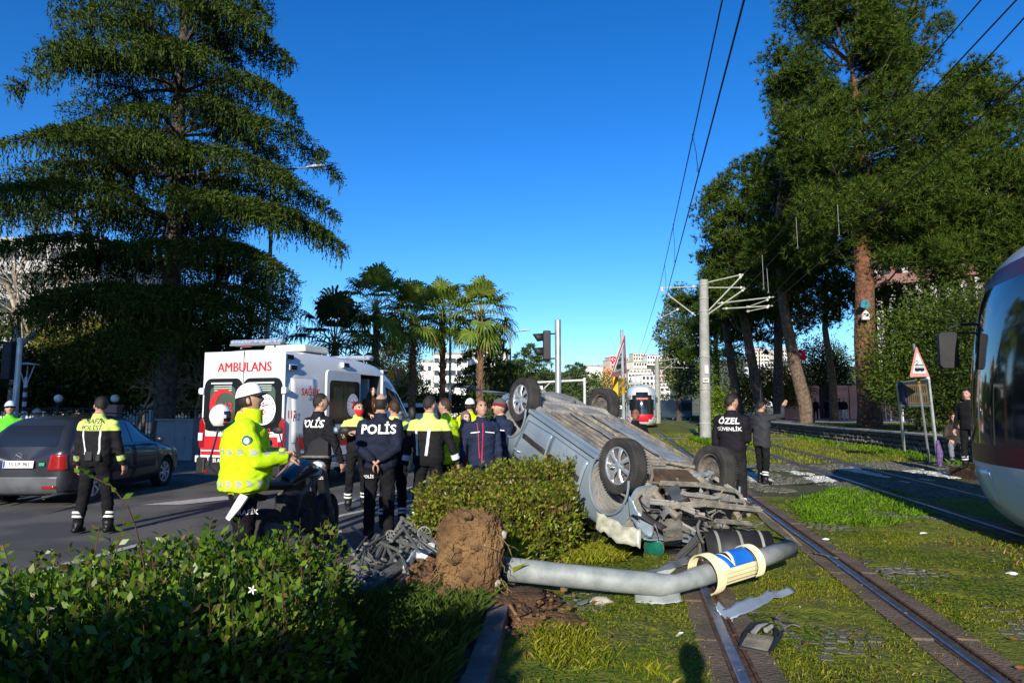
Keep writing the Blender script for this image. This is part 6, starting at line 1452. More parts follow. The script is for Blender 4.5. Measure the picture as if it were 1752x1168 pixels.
# ---------------------------------------------------------------- overhead line
WIRE = M('wire_dark', (.02, .018, .02), .5, metal=.5, var=0); FIT = M('bracket_grey', (.34, .34, .30), .6, metal=.2)
def cat_pole(px, pyb, Y, top, label, r1, r0, arms):
    b = V((X_(px, Y), Y, 0)); root = empty('catenary_pole', b, 0, label, 'pole', 'tram overhead line poles'); zt = at(px, top, Y).z
    tx = at(px, top, Y).x-b.x
    k = MB(); k.tube([(0, 0, -.1), (tx*.3, 0, zt*.3), (tx, 0, zt)], [r1, r1*.9, r0], 14); k.build('pole', CONCP, root, smooth=True)
    k = MB()
    for z in (.9, 2.6, 4.2, zt-1.6, zt-.95, zt-.25): k.lathe([(.0+(r1+(r0-r1)*z/zt)+.012, z-.04), ((r1+(r0-r1)*z/zt)+.03, z), ((r1+(r0-r1)*z/zt)+.012, z+.04)], (tx*z/zt, 0, 0), 'Z', 16)
    k.build('steel_band', FIT, root, smooth=True)
    for a in arms:
        k = MB(); pa = at(a[0], a[1], Y)-b; pb = at(a[2], a[3], Y)-b; k.tube([pa, pb], a[4] if len(a) > 4 else .035, 7); k.build('bracket_arm', FIT, root, smooth=True)
        for f in (.08, .92): q = pa.lerp(pb, f); k = MB(); k.ball(q, .07, 8); k.build('insulator', M('insulator_white', (.5, .48, .42), .4), root, smooth=True)
    return root
c1 = cat_pole(1204, 755, 34, 479, 'near concrete overhead-line pole standing between the two tracks', .29, .215, [(1192, 490, 1128, 493), (1190, 540, 1128, 493), (1162, 528, 1128, 545, .02), (1198, 486, 1272, 469), (1204, 540, 1272, 469), (1198, 492, 1274, 492), (1206, 541, 1276, 493), (1228, 519, 1324, 508), (1236, 528, 1322, 523), (1276, 526, 1316, 512, .02), (1277, 533, 1316, 525, .02)])
k = MB(); p = V((X_(1204, 34), 33.66, 0)); 
k.box((0, -.34, 3.02), (.28, .02, .22)); k.build('number_plate', M('plate_pale', (.6, .6, .56), .5), c1); text('589', .15, SK, c1, (0, -.355, 3.02), (R(90), 0, 0), depth=.001, bold=.02)
k = MB(); k.box((.05, -.33, 3.55), (.18, .02, .42)); k.build('paper_notice', M('plate_pale'), c1)
c2 = cat_pole(1124, 722, 80, 614, 'distant overhead-line pole just right of the far tram', .36, .25, [(1118, 620, 1085, 620), (1116, 640, 1086, 618), (1126, 618, 1160, 613), (1126, 640, 1160, 614), (1130, 628, 1178, 629)])
wi = 0
def wire(pts, label, r_=.012, sag=.25):
    k = MB(); P = []
    for a, b in zip(pts, pts[1:]):
        n = 10
        for i in range(n): t = i/n; P.append(V(a).lerp(V(b), t)-V((0, 0, sag*4*t*(1-t))))
    P.append(V(pts[-1])); k.tube(P, r_, 5); o = k.build('overhead_wire', WIRE, None, smooth=True); tag(o, label, 'wire', 'tram overhead wires'); return P
def ext(a, b, f): return V(b)+(V(b)-V(a))*f
m1 = at(1128, 493, 34); k1 = at(1130, 545, 34); m2 = at(1088, 619, 80); k2 = at(1090, 634, 80)
W1a, W1b = gr(1233, 0, 7.5), gr(1272, 0, 5.9)
Wm = wire([m2, m1, ext(m1, W1a, .5)], 'left upper overhead wire climbing from the pole top', .013, .12); Wc = wire([k2, k1, ext(k1, W1b, .5)], 'right-hand contact wire over the left track', .013, .03)
for (a, b, lab, hh_) in ((at(1272, 469, 34), gr(1676, 0, 7.9), 'leftmost overhead wire crossing the tall pine', .0), (at(1276, 493, 34), gr(1736, 0, 7.1), 'second overhead wire crossing the tall pine', 0), (at(1316, 512, 34), at(1752, 28, 9.6), 'third overhead wire crossing the tall pine', 0), (at(1316, 525, 34), at(1752, 131, 8.6), 'lowest overhead wire crossing the tall pine', 0)):
    wire([a, ext(a, b, .5)], lab, .013, .03)
def dropper(a, b):
    k = MB(); k.tube([a, a.lerp(b, .5)+V((.02, 0, 0)), b], .007, 4)
    k.lathe([(.03, 0), (.036, .006), (.03, .012)], tuple(b+V((0, 0, .06))), 'Y', 10); k.build('wire_dropper', WIRE, wires_p)
wires_p = [o for o in col.objects if o.name == 'overhead_wire'][0]
for t in (.25, .5, .80): dropper(m1.lerp(W1a, t), k1.lerp(W1b, t))
for i in range(2): k = MB(); 
for a, b in (((1104, 600), (1190, 520)), ((1100, 612), (1190, 545))): wire([at(*a, 78), at(*b, 34.3)], 'thin stay wire sloping from the near pole toward the far one, '+('upper' if a[1] < 605 else 'lower')+' of the pair', .010, .5)
for px_, y0_, y1_ in ((1362, 372, 424), (1433, 350, 403), (1304, 436, 494), (1312, 459, 500)):
    a = at(px_, y0_, 22); b = at(px_+3, y1_, 22); k = MB(); k.tube([a, b], .008, 4); k.lathe([(.03, 0), (.036, .006)], tuple(b), 'Y', 10); k.build('wire_dropper', M('wire_pale', (.25, .25, .25), .5), wires_p)
sh = empty('pine_street_lamp', (X_(1300, 48), 48, .7), 0, 'black lantern lamp hanging from a curved arm among the pines', 'lamp'); k = MB(); zt = at(1303, 600, 48).z-.7
k.tube([(0, 0, 0), (0, 0, zt), (.15, 0, zt+.25), (.45, 0, zt+.2)], [.06, .04, .03, .03], 6); k.build('post', PLB, sh); k = MB(); k.lathe([(.04, .3), (.10, .2), (.26, -.02), (.12, -.06)], (.48, 0, zt-.15), 'Z', 14); k.build('lantern', PLB, sh, smooth=True)
yb = gr(1224, 765); k = MB(); k.tube([(0, 0, 0), (0, 0, .32)], .05, 8); k.box((.0, 0, .35), (.2, .06, .07)); o = k.build('bollard', M('signal_yellow'), None, yb); tag(o, 'short yellow and black bollard at the foot of the concrete pole', 'bollard')
k = MB(); k.tube([(0, 0, .32), (0, 0, .62)], .05, 8); k.build('black_band', PLB, o)
# ---------------------------------------------------------------- fallen pole, root ball, wreckage
P = [at(862, 972, 5.95), at(960, 983, 5.92), at(1060, 993, 5.88), at(1130, 1000, 5.84), at(1158, 998, 5.86), at(1205, 983, 6.05), at(1290, 958, 6.4), at(1352, 938, 6.75)]
fp = empty('fallen_pole', (P[0].x, P[0].y, 0), 0, 'bent grey steel pole lying across the tram track', 'pole'); o0 = V((P[0].x, P[0].y, 0))
STP = M('pole_painted', (.19, .22, .22), .6, metal=.1, c2=(.31, .33, .33), vs=7, bump=.15, bs=40, detail=8)
k = MB(); k.tube([p-o0 for p in P], [.090, .088, .087, .084, .066, .078, .077, .077], 24, cap=False); o = k.build('tube', STP, fp, smooth=True); s_ = o.modifiers.new('t', 'SOLIDIFY'); s_.thickness = .008
k = MB(); k.tube([P[0]-o0+V((.01, 0, 0)), P[0]-o0+V((.03, 0, 0))], .086, 20); k.build('dark_bore', PLB, fp); k = MB(); k.ball(P[0]-o0+V((.0, .0, .0)), .05, 8); k.build('mud_plug', CLAY, fp, smooth=True)
k = MB(); k.tube([P[-1]-o0-V((.08, .03, 0)), P[-1]-o0-V((.07, .02, 0))], .074, 20); k.build('dark_bore', PLB, fp)
crump('torn_flap', [P[2]-o0+V((.12, -.02, -.12)), P[3]-o0+V((0, -.05, -.10)), P[4]-o0+V((.02, -.05, -.08))], (0, .10, .08), STP, fp, 3, .01); crump('torn_flap', [P[3]-o0+V((-.05, .03, .07)), P[4]-o0+V((-.02, .05, .09))], (.10, .05, .06), STP, fp, 5, .01)
# sleeve sign: cream plastic collar with a blue panel
a, b = P[5], P[6]; ax = (b-a).normalized(); SL = empty('sleeve_sign', a, 0, 'cream plastic sleeve with blue and white arrow panel wrapped round the fallen pole', 'sign')
up_ = V((0, -.50, .86)); sx_ = ax.cross(up_).normalized(); up_ = sx_.cross(ax).normalized(); Ls = (b-a).length*.93
def cyl_patch(a0, a1, t0, t1, r_, mat, nm, n=14, m=8, shape=None, parent=SL, thick=.006, ribs=0):
    k = MB()
    for i in range(m+1):
        for j in range(n+1):
            u = i/m; v_ = j/n; an = R(a0+(a1-a0)*v_); tt = t0+(t1-t0)*u
            if shape: tt, an = shape(u, v_)
            rr_ = r_+ribs*(.5+.5*cos(u*pi*2*4)); k._p(ax*(tt*Ls)+(up_*cos(an)+sx_*sin(an))*rr_)
    for i in range(m):
        for j in range(n): k.face((i*(n+1)+j, (i+1)*(n+1)+j, (i+1)*(n+1)+j+1, i*(n+1)+j+1))
    o = k.build(nm, mat, parent, smooth=True); s_ = o.modifiers.new('t', 'SOLIDIFY'); s_.thickness = thick; return o
CREAM = M('plastic_cream', (.72, .66, .42), .45, c2=(.64, .57, .34), vs=3, bump=.05, bs=30); BLUP = M('panel_blue', (.015, .16, .62), .4, c2=(.01, .12, .50), vs=6, spec=.5)
cyl_patch(-110, 150, -.04, .15, 0.160, CREAM, 'collar', 30, 16, ribs=.008); cyl_patch(-100, 110, .86, 1.02, 0.142, CREAM, 'collar', 24, 16, ribs=.008)
cyl_patch(-75, 60, .14, .88, 0.126, CREAM, 'backing', 18, 8)
cyl_patch(45, 110, .10, .90, 0.133, CREAM, 'side_ridge', 16, 8, ribs=0); 
for q in (58, 72, 86, 100): cyl_patch(q-2.5, q+2.5, .12, .88, 0.142, CREAM, 'rib', 3, 8)
cyl_patch(-70, 45, .17, .85, 0.133, WHT, 'white_panel', 18, 10)
cyl_patch(0, 0, 0, 0, 0.1365, BLUP, 'blue_panel', 18, 12, shape=lambda u, v_: ((.42+.05*abs(v_-.8)*3)+(.86-(.42+.15*abs(v_-.8)))*u if False else (.40+.24*(1-v_)**1.0*0+.20*(1-v_))+(.84-(.40+.20*(1-v_)))*u, R(-68+112*v_)))
cyl_patch(0, 0, 0, 0, 0.1365, BLUP, 'blue_stripe', 18, 4, shape=lambda u, v_: (.17+.05*v_+.10*u+.08*v_*v_, R(-68+112*v_)))
cyl_patch(0, 0, 0, 0, 0.1372, SK, 'black_arrow', 14, 4, shape=lambda u, v_: (.36+.02*v_+(.065*(1-abs(v_-.35)*1.3))*u, R(-40+62*v_)))
# root ball
rb = empty('root_ball', tuple(gr(806, 1022, .08)), 0, 'big lump of brown earth and concrete torn up with the fallen pole', 'earth clod')
bm = bmesh.new(); bmesh.ops.create_icosphere(bm, subdivisions=7, radius=1)
for v in bm.verts:
    c = v.co.copy(); q = V((c.x*.29, c.y*.27, c.z*.42)); e = V([math.copysign(abs(t)**.74, t) for t in c]); q = V((e.x*.245, e.y*.23, e.z*.365)); n_ = .13*noise.noise(c*1.3+V((3, 1, 2)))+.045*noise.noise(c*4.2)+.035*noise.noise(c*11)+.028*noise.noise(c*24)
    if c.x > .6: n_ *= .5
    v.co = q*(1+n_*2.1)+V((0, 0, .36)); v.co.x += .10*(v.co.z-.36)
me = bpy.data.meshes.new('earth'); bm.to_mesh(me); bm.free(); EARTH = M('earth_lump', (.22, .125, .055), .95, c2=(.085, .048, .022), vs=3.2, bump=1, bs=20, detail=10); me.materials.append(EARTH); link(me, 'earth', rb, smooth=True)
def clod(p, r_, seed, mat, parent, name='clod', sq=(1, 1, .8), sub=4):
    bm = bmesh.new(); bmesh.ops.create_icosphere(bm, subdivisions=sub, radius=1)
    for v in bm.verts:
        c = v.co.copy(); n_ = .30*noise.noise(c*1.4+V((seed, 0, 0)))+.16*noise.noise(c*3.7+V((0, seed, 0)))+.10*noise.noise(c*9); v.co = V((c.x*sq[0], c.y*sq[1], c.z*sq[2]))*r_*(1+n_)
    me = bpy.data.meshes.new(name); bm.to_mesh(me); bm.free(); me.materials.append(mat); return link(me, name, parent, p, smooth=True)
for i in range(34):                                     # stones and lumps stuck in the clod
    a_ = rng.uniform(3.3, 6.1); z_ = rng.uniform(.08, .70); rr__ = rng.uniform(.018, .06); clod(V((.235*cos(a_)+.10*(z_-.36), .215*sin(a_), z_)), rr__, i*3.1, M('stone_grey', (.34, .31, .26), .9, var=.2, vs=20, bump=.4, bs=60) if i % 5 == 0 else EARTH, rb, 'lump', (1.1, .8, .9), 3)
for i, (px, py, r_w) in enumerate(((726, 990, .13), (736, 1012, .12), (708, 1005, .09), (760, 1030, .10), (742, 965, .08), (718, 968, .06), (695, 1014, .06), (716, 1022, .07))): clod(gr(px, py, .10)-V(rb.location)+V((0, 0, r_w*.4)), r_w, i, CLAY, rb, sub=5)
r_ = random.Random(9); cr = MB()
for i in range(500):
    px, py = r_.gauss(800, 70), r_.gauss(1035, 22); p = gr(px, py, .1); s_ = abs(r_.gauss(0, .012))+.005; cr.ball((p.x, p.y, .09+s_*.3), s_, 5, sc_=(1, r_.uniform(.6, 1), r_.uniform(.5, 1)))
for i in range(260):
    px, py = r_.gauss(925, 30), r_.gauss(1058, 14); p = gr(px, py, .03); s_ = abs(r_.gauss(0, .010))+.004; cr.ball((p.x, p.y, .02+s_*.3), s_, 5, sc_=(1.3, r_.uniform(.6, 1), r_.uniform(.4, .9)))
o = cr.build('soil_crumbs', CLAY, None, smooth=True); o['kind'] = 'stuff'
sp = clod(gr(800, 1030, .06), .5, 4.4, SOIL, None, 'soil_mound', (1.3, .9, .22), 5); sp['kind'] = 'structure'
sp = clod(gr(925, 1062, 0), .22, 7.4, CLAY, None, 'soil_mound', (1.4, .9, .22), 5); sp['kind'] = 'structure'
blades('roots_and_grass', [([tuple(gr(840, 1030).xy), tuple(gr(880, 1010).xy), tuple(gr(900, 900).xy), tuple(gr(850, 900).xy)], 1500)], GR, .3, .008, 21, z=.12, lean=1.2)
rt = MB(); 
for i in range(46):
    a = r_.uniform(0, 6.28); z = r_.uniform(.1, .7); p = V((.26*cos(a), .24*sin(a), z)); pts = [p]
    for q in range(4): p = p+V((cos(a)*.02+r_.uniform(-.03, .03), sin(a)*.02+r_.uniform(-.03, .03), r_.uniform(-.06, .0))); pts.append(p)
    rt.tube(pts, [.004, .004, .003, .002, .001], 4, cap=False)
rt.build('hanging_roots', M('root_tan', (.20, .14, .06), .9), rb)['kind'] = 'stuff'
# planks
for (a, b, lab) in (((850, 1020), (892, 1070), 'splintered brown timber plank standing against the kerb'), ((872, 1032), (893, 1066), 'thin splintered pale strip beside the timber plank')):
    A = gr(a[0], a[1], .16); B = gr(b[0], b[1], .02); k = MB(); d = B-A; x, y, dd = frame(d); Rm = Matrix((x, dd, y)).transposed(); k.box((0, 0, 0), (.045 if 'timber' in lab else .02, d.length, .02), Rm); o = k.build('plank', M('timber_worn' if 'timber' in lab else 'strip_pale', (.18, .10, .05) if 'timber' in lab else (.5, .5, .5), .8, var=.3, vs=14), None, (A+B)/2, bev=.004); tag(o, lab, 'plank')
# black signal backboard (half drum) and green lens
TL = empty('broken_signal_housing', (2.46, 7.60, 0), R(3), 'black ribbed half-drum traffic light housing lying behind the sleeve sign', 'signal housing')
k = MB(); n = 20; 
for i in range(2):
    for j in range(n+1): a = pi*j/n; k._p((-.40+i*.74, -.17*cos(a), .02+.25*sin(a)))
for j in range(n): k.face((j, j+1, n+1+j+1, n+1+j))
o = k.build('half_drum', PLB, TL, smooth=True); s_ = o.modifiers.new('t', 'SOLIDIFY'); s_.thickness = .012
for x in (-.28, -.03, .20):
    k = MB()
    for i in range(2):
        for j in range(n+1): a = pi*j/n; k._p((x+i*.03, -.190*cos(a), .02+.272*sin(a)))
    for j in range(n): k.face((j, j+1, n+1+j+1, n+1+j))
    k.build('rib', M('rib_worn', (.22, .22, .20), .6), TL, smooth=True)
k = MB(); k.prism([(-.72, .0), (-.40, .0), (-.40, .26), (-.44, .27)], (0, .02, .0), (1, 0, 0), (0, 0, 1), .012); k.prism([(-.72, .0), (-.42, .25), (-.38, .27), (-.70, -.01)], (0, -.10, .0), (1, 0, 0), (0, 0, 1), .02); k.build('end_plate', M('plastic_edge', (.04, .042, .045), .5), TL)
k = MB(); k.lathe([(.001, 0), (.10, .01), (.12, .03)], (-.47, .04, .12), 'X', 20); k.build('mesh_cone', PLG, TL, smooth=True)
gl = empty('green_lens', gr(1128, 952), 0, 'round green traffic light lens lying by the bumper', 'lens'); gl.rotation_euler = (R(12), R(-28), R(-30))
k = MB(); k.lathe([(.001, -.02), (.08, -.012), (.105, .004)], (0, 0, .11), 'Y', 32); k.build('glass', M('lens_green', (.004, .085, .055), .12, c2=(.008, .13, .09), vs=8, spec=.9), gl, smooth=True)
k = MB(); k.lathe([(.105, -.005), (.112, 0), (.108, .03), (.06, .12), (.03, .14)], (0, 0, .11), 'Y', 32); k.build('housing', PLG, gl, smooth=True)
# torn bumper pieces and shards
def shard(label, pts, wd, mat, seed, amp=.03, name='bumper_fragment', thick=.006, n=14, edge=.3):
    c = sum((V(p) for p in pts), V())/len(pts); c.z = 0; o = crump(name, [V(p)-c for p in pts], wd, mat, None, seed, amp, n=n, thick=thick, edge=edge); o.location = c; return tag(o, label, 'car fragment', 'pieces torn off the car')
GB = M('paint_shard', (.25, .32, .40), .4, metal=.3, c2=(.30, .36, .42), vs=4)
shard('blue grey ragged bumper strip lying right of the rail', [gr(1234, 1050, .03), gr(1262, 1042, .07), gr(1300, 1025, .07), gr(1330, 1014, .05), gr(1358, 1008, .04)], lambda t: V((-.04, .17*(1-t*.80), .05)), GB, 4)
shard('small grey hooked end beside the ragged bumper strip', [gr(1226, 1035, .08), gr(1240, 1048, .03), gr(1256, 1052, .04)], (.05, .09, .03), GB, 6)
shard('dark curled plastic piece on the grass right of the rail', [gr(1322, 1062, .02), gr(1345, 1064, .05), gr(1368, 1068, .02)], lambda t: V((.0, .16*(.5+t*.5), .06*sin(t*6))), PLG, 7, .05)
shard('upright grey plastic scrap behind the curled piece', [gr(1332, 1050, .10), gr(1348, 1060, .02)], (.05, .03, .03), PLG, 8, .02)
shard('clear cream headlamp cover crushed against the grass', [at(1020, 888, 7.25), at(1050, 908, 7.12), at(1096, 921, 7.0)], (.02, .05, .20), M('lamp_cream', (.42, .41, .32), .2, c2=(.24, .235, .17), vs=14, spec=.8, coat=.5), 9, .03, 'headlamp_cover', .02)
shard('dark curved trim strip in the grass by the bush', [gr(985, 940, .05), gr(1012, 945, .03), gr(1040, 925, .06)], (.02, .05, .02), PLB, 10, .01)
shard('upright black plastic curve standing in the grass', [gr(1005, 930, .02), gr(1018, 925, .12), gr(1026, 905, .16)], (.06, .03, .02), PLB, 12, .02)
shard('black flat bracket lying by the green lens', [gr(1122, 944, .02), gr(1150, 942, .03), gr(1175, 943, .02)], (.01, .12, .01), PLB, 13, .01, n=8, edge=.05)
shard('grey sheet scrap propped behind the bent pole', [gr(1142, 962, .05), gr(1168, 958, .07), gr(1192, 960, .04)], (.0, .10, .04), PLG, 14, .03)
shard('dark sheet scrap wedged under the bend of the pole', [gr(1105, 978, .04), gr(1150, 968, .06), gr(1185, 955, .05)], (.0, .08, .05), M('skin_slate'), 15, .03)
shard('grey plastic strip lying in the grass left of the stone', [gr(985, 1032, .02), gr(1005, 1028, .05), gr(1022, 1016, .03)], (.02, .06, .02), M('skin_slate'), 16, .02)
shard('flat dark plate lying against the far rail', [gr(1392, 944, .04), gr(1412, 948, .04), gr(1432, 953, .03)], (.02, .12, 0), PLG, 17, .01)
shard('small bent bracket lying on the track between rails', [gr(1508, 978, .02), gr(1530, 976, .05), gr(1552, 975, .02)], (.01, .09, .03), PLG, 18, .02)
shard('pale sliver of plastic standing in the moss', [gr(1157, 1088, .01), gr(1166, 1080, .06)], (.03, .0, .0), M('sliver_pale', (.6, .6, .58), .5), 19, .004, n=4)
shard('sheet of white painted metal half buried in brown soil', [gr(692, 975, .10), gr(712, 950, .18), gr(742, 945, .2)], (.04, .03, .22), M('paint_pale_blue', (.50, .55, .62), .4), 20, .05)
shard('second small curl of grey plastic further down the bed', [gr(1312, 1005, .02), gr(1330, 1012, .02)], (.01, .04, .01), PLG, 23, .01, n=5)
shard('long dark strip of rubber lying on the painted crossing', [gr(1355, 829, .02), gr(1385, 827, .03), gr(1415, 825, .02)], (.0, .10, .02), PLB, 24, .01)
# grille lying by the rail
gq = empty('radiator_grille', gr(1300, 1100), -R(28), 'broken black plastic grille lying beside the left rail', 'car fragment', 'pieces torn off the car')
k = MB(); k.tube([(-.09, -.24, .03), (-.10, .0, .05), (-.07, .26, .06), (.0, .33, .05), (.08, .24, .04), (.10, .0, .03), (.085, -.24, .02), (-.09, -.24, .03)], .013, 6); k.build('frame', PLB, gq, smooth=True)
for i in range(13): k = MB(); k.box((0, -.22+i*.022, .035), (.17, .008, .018)); k.build('slat', PLG, gq)
k = MB(); k.tube([(-.05, .05, .05), (-.02, .12, .08), (.01, .28, .06)], [.022, .02, .012], 8, flat=.5); k.tube([(.03, .08, .07), (.06, .16, .08)], [.018, .014], 8); k.build('lamp_bracket', M('bracket_pale', (.24, .24, .23), .5), gq, smooth=True)
crump('torn_rim', [(.10, .30, .02), (.12, .05, .05), (.09, -.2, .02)], (.05, 0, .02), PLB, gq, 3, .02)
for px, py, r_w, lab in ((1028, 1028, .075, 'flat grey stone lying in the grass'), (1118, 1022, .05, 'small grey stone under the bent pole'), (1413, 922, .03, 'white pebble on the rail strip'), (1579, 912, .035, 'crumpled white scrap on the grass between the tracks'), (1732, 981, .04, 'clear crumpled bottle end at the right edge'), (1627, 918, .03, 'dark clod on the grass between the tracks')):
    o = clod(gr(px, py, .02), r_w, px*.1, M('stone_grey', (.34, .31, .26), .9, var=.2, vs=20, bump=.4, bs=60) if 'stone' in lab else M('scrap_white', (.7, .7, .68), .6) if 'white' in lab or 'clear' in lab else SOIL, None, 'stone' if 'stone' in lab or 'pebble' in lab else 'litter', (1.3, .9, .5), 3); tag(o, lab, 'stone' if 'stone' in lab or 'pebble' in lab else 'litter')
# crushed ornamental ironwork at the kerb
IRON = M('iron_grey_paint', (.12, .125, .12), .6, metal=.1, c2=(.19, .19, .175), vs=8, bump=.2, bs=50)
iw = empty('broken_ironwork', gr(680, 975, .0), 0, 'heap of grey ornamental cast-iron bars smashed at the road edge', 'ironwork'); o0 = V(iw.location)
def bar(a, za, b, zb, r_w, flat=1, nm='bar'):
    A, B = gr(*a, za)-o0, gr(*b, zb)-o0; k = MB(); d = B-A; x, y, dd = frame(d); Rm = Matrix((x, dd, y)).transposed(); k.box((A+B)/2, (r_w*2.2, d.length, r_w*1.3), Rm); k.box((A+B)/2, (r_w*1.2, d.length*.98, r_w*2.0), Rm); k.build(nm, IRON, iw, bev=.004)
for a, za, b, zb, rw in (((582, 912), .02, (612, 955), .06, .018), ((612, 955), .05, (636, 985), .03, .04), ((648, 915), .12, (626, 955), .02, .020), ((675, 895), .14, (640, 960), .05, .028), ((676, 902), .12, (700, 945), .08, .02), ((686, 885), .28, (716, 905), .26, .022), ((716, 905), .26, (734, 945), .10, .024), ((690, 886), .30, (664, 930), .06, .02), ((700, 905), .2, (676, 960), .05, .018), ((706, 915), .18, (688, 968), .04, .016), ((640, 980), .02, (596, 978), .03, .022), ((600, 990), .02, (650, 985), .03, .025), ((578, 968), .03, (596, 982), .02, .014), ((655, 950), .04, (660, 975), .02, .016), ((630, 968), .04, (668, 955), .06, .018), ((720, 870), .30, (706, 905), .18, .022), ((728, 885), .3, (712, 925), .15, .02), ((622, 930), .05, (664, 926), .06, .016), ((700, 955), .06, (740, 960), .06, .018), ((612, 995), .02, (690, 1000), .04, .02)): bar(a, za, b, zb, rw)
for i, (px, py, z, r_w) in enumerate(((700, 912, .22, .07), (712, 928, .18, .06), (690, 930, .15, .05), (606, 968, .05, .06), (722, 940, .12, .05), (704, 900, .28, .04))):
    k = MB(); c = gr(px, py, z)-o0; pts = []
    for j in range(22): a = j*.42; rr_ = r_w*(1-j/30); pts.append(c+V((cos(a)*rr_, .02*sin(j), sin(a)*rr_)))
    k.tube(pts, .011, 6); k.build('scroll', IRON, iw, smooth=True)
ri = random.Random(77)
for i in range(60):
    px, py = ri.uniform(592, 742), 0; py = ri.uniform(900, 985) if px < 650 else ri.uniform(872, 975); z = ri.uniform(.02, .12)+(.22 if px > 675 and py < 930 else .04); L = ri.uniform(30, 85); an = ri.choice([.9, 2.2, 1.15, 1.9, 2.4, .5])+ri.uniform(-.2, .2)
    bar((px, py), z, (px+L*cos(an), py+L*.6*sin(an)), max(.02, z+ri.uniform(-.14, .10)), ri.uniform(.007, .018))
for i, (px, py, z, r_w) in enumerate(((726, 912, .26, .07), (668, 915, .16, .05))):
    k = MB(); c = gr(px, py, z)-o0; tl = ri.uniform(-.8, .8); pts = [c+V((cos(a*.30)*r_w, sin(a*.30)*r_w*tl*.4, sin(a*.30)*r_w)) for a in range(21)]; k.tube(pts, .010, 6, cap=False)
    for j in range(3): a = j*1.05+tl; k.tube([c+V((cos(a)*r_w, 0, sin(a)*r_w)), c-V((cos(a)*r_w, 0, sin(a)*r_w))], .007, 5)
    k.build('lattice_ring', IRON, iw, smooth=True)
k = MB(); c = gr(614, 976, .05)-o0; k.rings([(c.x, c.y, 0, .14, .14), (c.x, c.y, .05, .13, .12), (c.x, c.y, .12, .06, .06)], 8); k.build('cast_foot', IRON, iw, bev=.01)
k = MB(); c = gr(583, 910, .03)-o0; k.ball(c, .035, 8); k.build('finial', IRON, iw, smooth=True)
# things on the big pine
p = at(1481, 521, 31.6); k = MB(); k.prism([(-.22, -.12), (.05, -.20), (.22, -.1), (.16, .2), (-.05, .26), (-.2, .12)], (0, 0, 0), (1, 0, 0), (0, 0, 1), -.12); o = k.build('bird_box', M('box_blue', (.03, .16, .22), .7), None, p, bev=.02); tag(o, 'blue bird box nailed high on the thick pine trunk', 'bird box')
p = at(1482, 540, 31.6); k = MB(); k.prism([(-.17, -.18), (.17, -.18), (.17, .08), (0, .28), (-.17, .08)], (0, 0, 0), (1, 0, 0), (0, 0, 1), -.12); k.k = 1; k.prism([(.05*cos(a), .06+.05*sin(a)) for a in [2*pi*i/10 for i in range(10)]], (0, -.125, -.02), (1, 0, 0), (0, 0, 1), -.01); o = k.build('bird_box', [M('box_pale', (.6, .5, .45), .7), SK], None, p, bev=.01); tag(o, 'pale bird box with dark hole below the blue one', 'bird box')
# ---------------------------------------------------------------- trees and shrubs in place
cedar((X_(284, 26), 26, 0), 27, 7.1, 'huge weeping cedar with tiered drooping branches left of the ambulance', seed=3, nb=135, dens=1.45, leaf=.15, trunk_r=.40, z0=4.2)
r1 = np.random.default_rng(21)
# big pine at right, leaning crown spread from px 1320 to 1752
def cp(px, py, Y, base): p = at(px, py, Y); return (p.x-base[0], p.y-base[1], p.z-base[2])
b1 = (X_(1484, 32.5), 32.5, .72)
sp1 = [(*cp(1640, 440, 31, b1), 3.4, 2.6, 1.3), (*cp(1735, 440, 30.5, b1), 2.6, 2.4, 1.6), (*cp(1560, 420, 32, b1), 2.6, 2.4, 1.2), (*cp(1440, 110, 32.5, b1), 3.4, 2.8, 3.6), (*cp(1530, 60, 33, b1), 2.2, 2.2, 2.2), (*cp(1400, 250, 32, b1), 1.9, 2.4, 2.6), (*cp(1520, 250, 32, b1), 4.0, 3.2, 2.6), (*cp(1640, 230, 33, b1), 2.6, 2.6, 3.4), (*cp(1600, 350, 31.5, b1), 4.6, 3.4, 2.0), (*cp(1700, 330, 31, b1), 3.4, 3, 3.0), (*cp(1480, 380, 31.5, b1), 3.6, 2.8, 1.3), (*cp(1400, 380, 32.5, b1), 1.6, 2.2, 1.8), (*cp(1740, 250, 32, b1), 1.8, 2, 2.2), (*cp(1420, 0, 32.5, b1), 2.2, 2.4, 2.0), (*cp(1680, 420, 31.5, b1), 3.0, 2.5, 1.0)]
pine(b1, [(0, 0, -.3), (0, 0, 1), (-.05, 0, 4), (.1, 0, 7), (0, .1, 11), (.2, 0, 15), (0, 0, 18)], [.62, .50, .47, .42, .34, .22, .08], blob_clumps(sp1, r1, 580, (.65, 1.15)), 'tallest pine with a thick reddish trunk carrying two bird boxes', 4, n_t=54, n_n=15, L=.30, wd=.038, group='pines along the lawn')
b2 = (X_(1378, 43), 43, .72)
sp2 = [(*cp(1380, 330, 44, b2), 3.0, 3.5, 4.2), (*cp(1430, 400, 44, b2), 4.5, 3, 3.0), (*cp(1350, 440, 43, b2), 2.6, 3, 2.6), (*cp(1420, 500, 44, b2), 4.5, 3, 1.8), (*cp(1380, 180, 44, b2), 2.0, 2.4, 3)]
pine(b2, [(0, 0, -.3), (-.1, 0, 1.2), (-.7, 0, 4), (-1.2, 0, 7.5), (-1.5, 0, 12), (-1, 0, 16)], [.50, .42, .36, .30, .22, .08], blob_clumps(sp2, r1, 290, (.8, 1.3)), 'pine with a pale leaning trunk left of the tallest pine', 5, n_t=40, n_n=13, L=.36, wd=.055, group='pines along the lawn', bark=M('bark_tan', (.17, .12, .08), .9, c2=(.08, .055, .04), vs=6, bump=1, bs=9, detail=8))
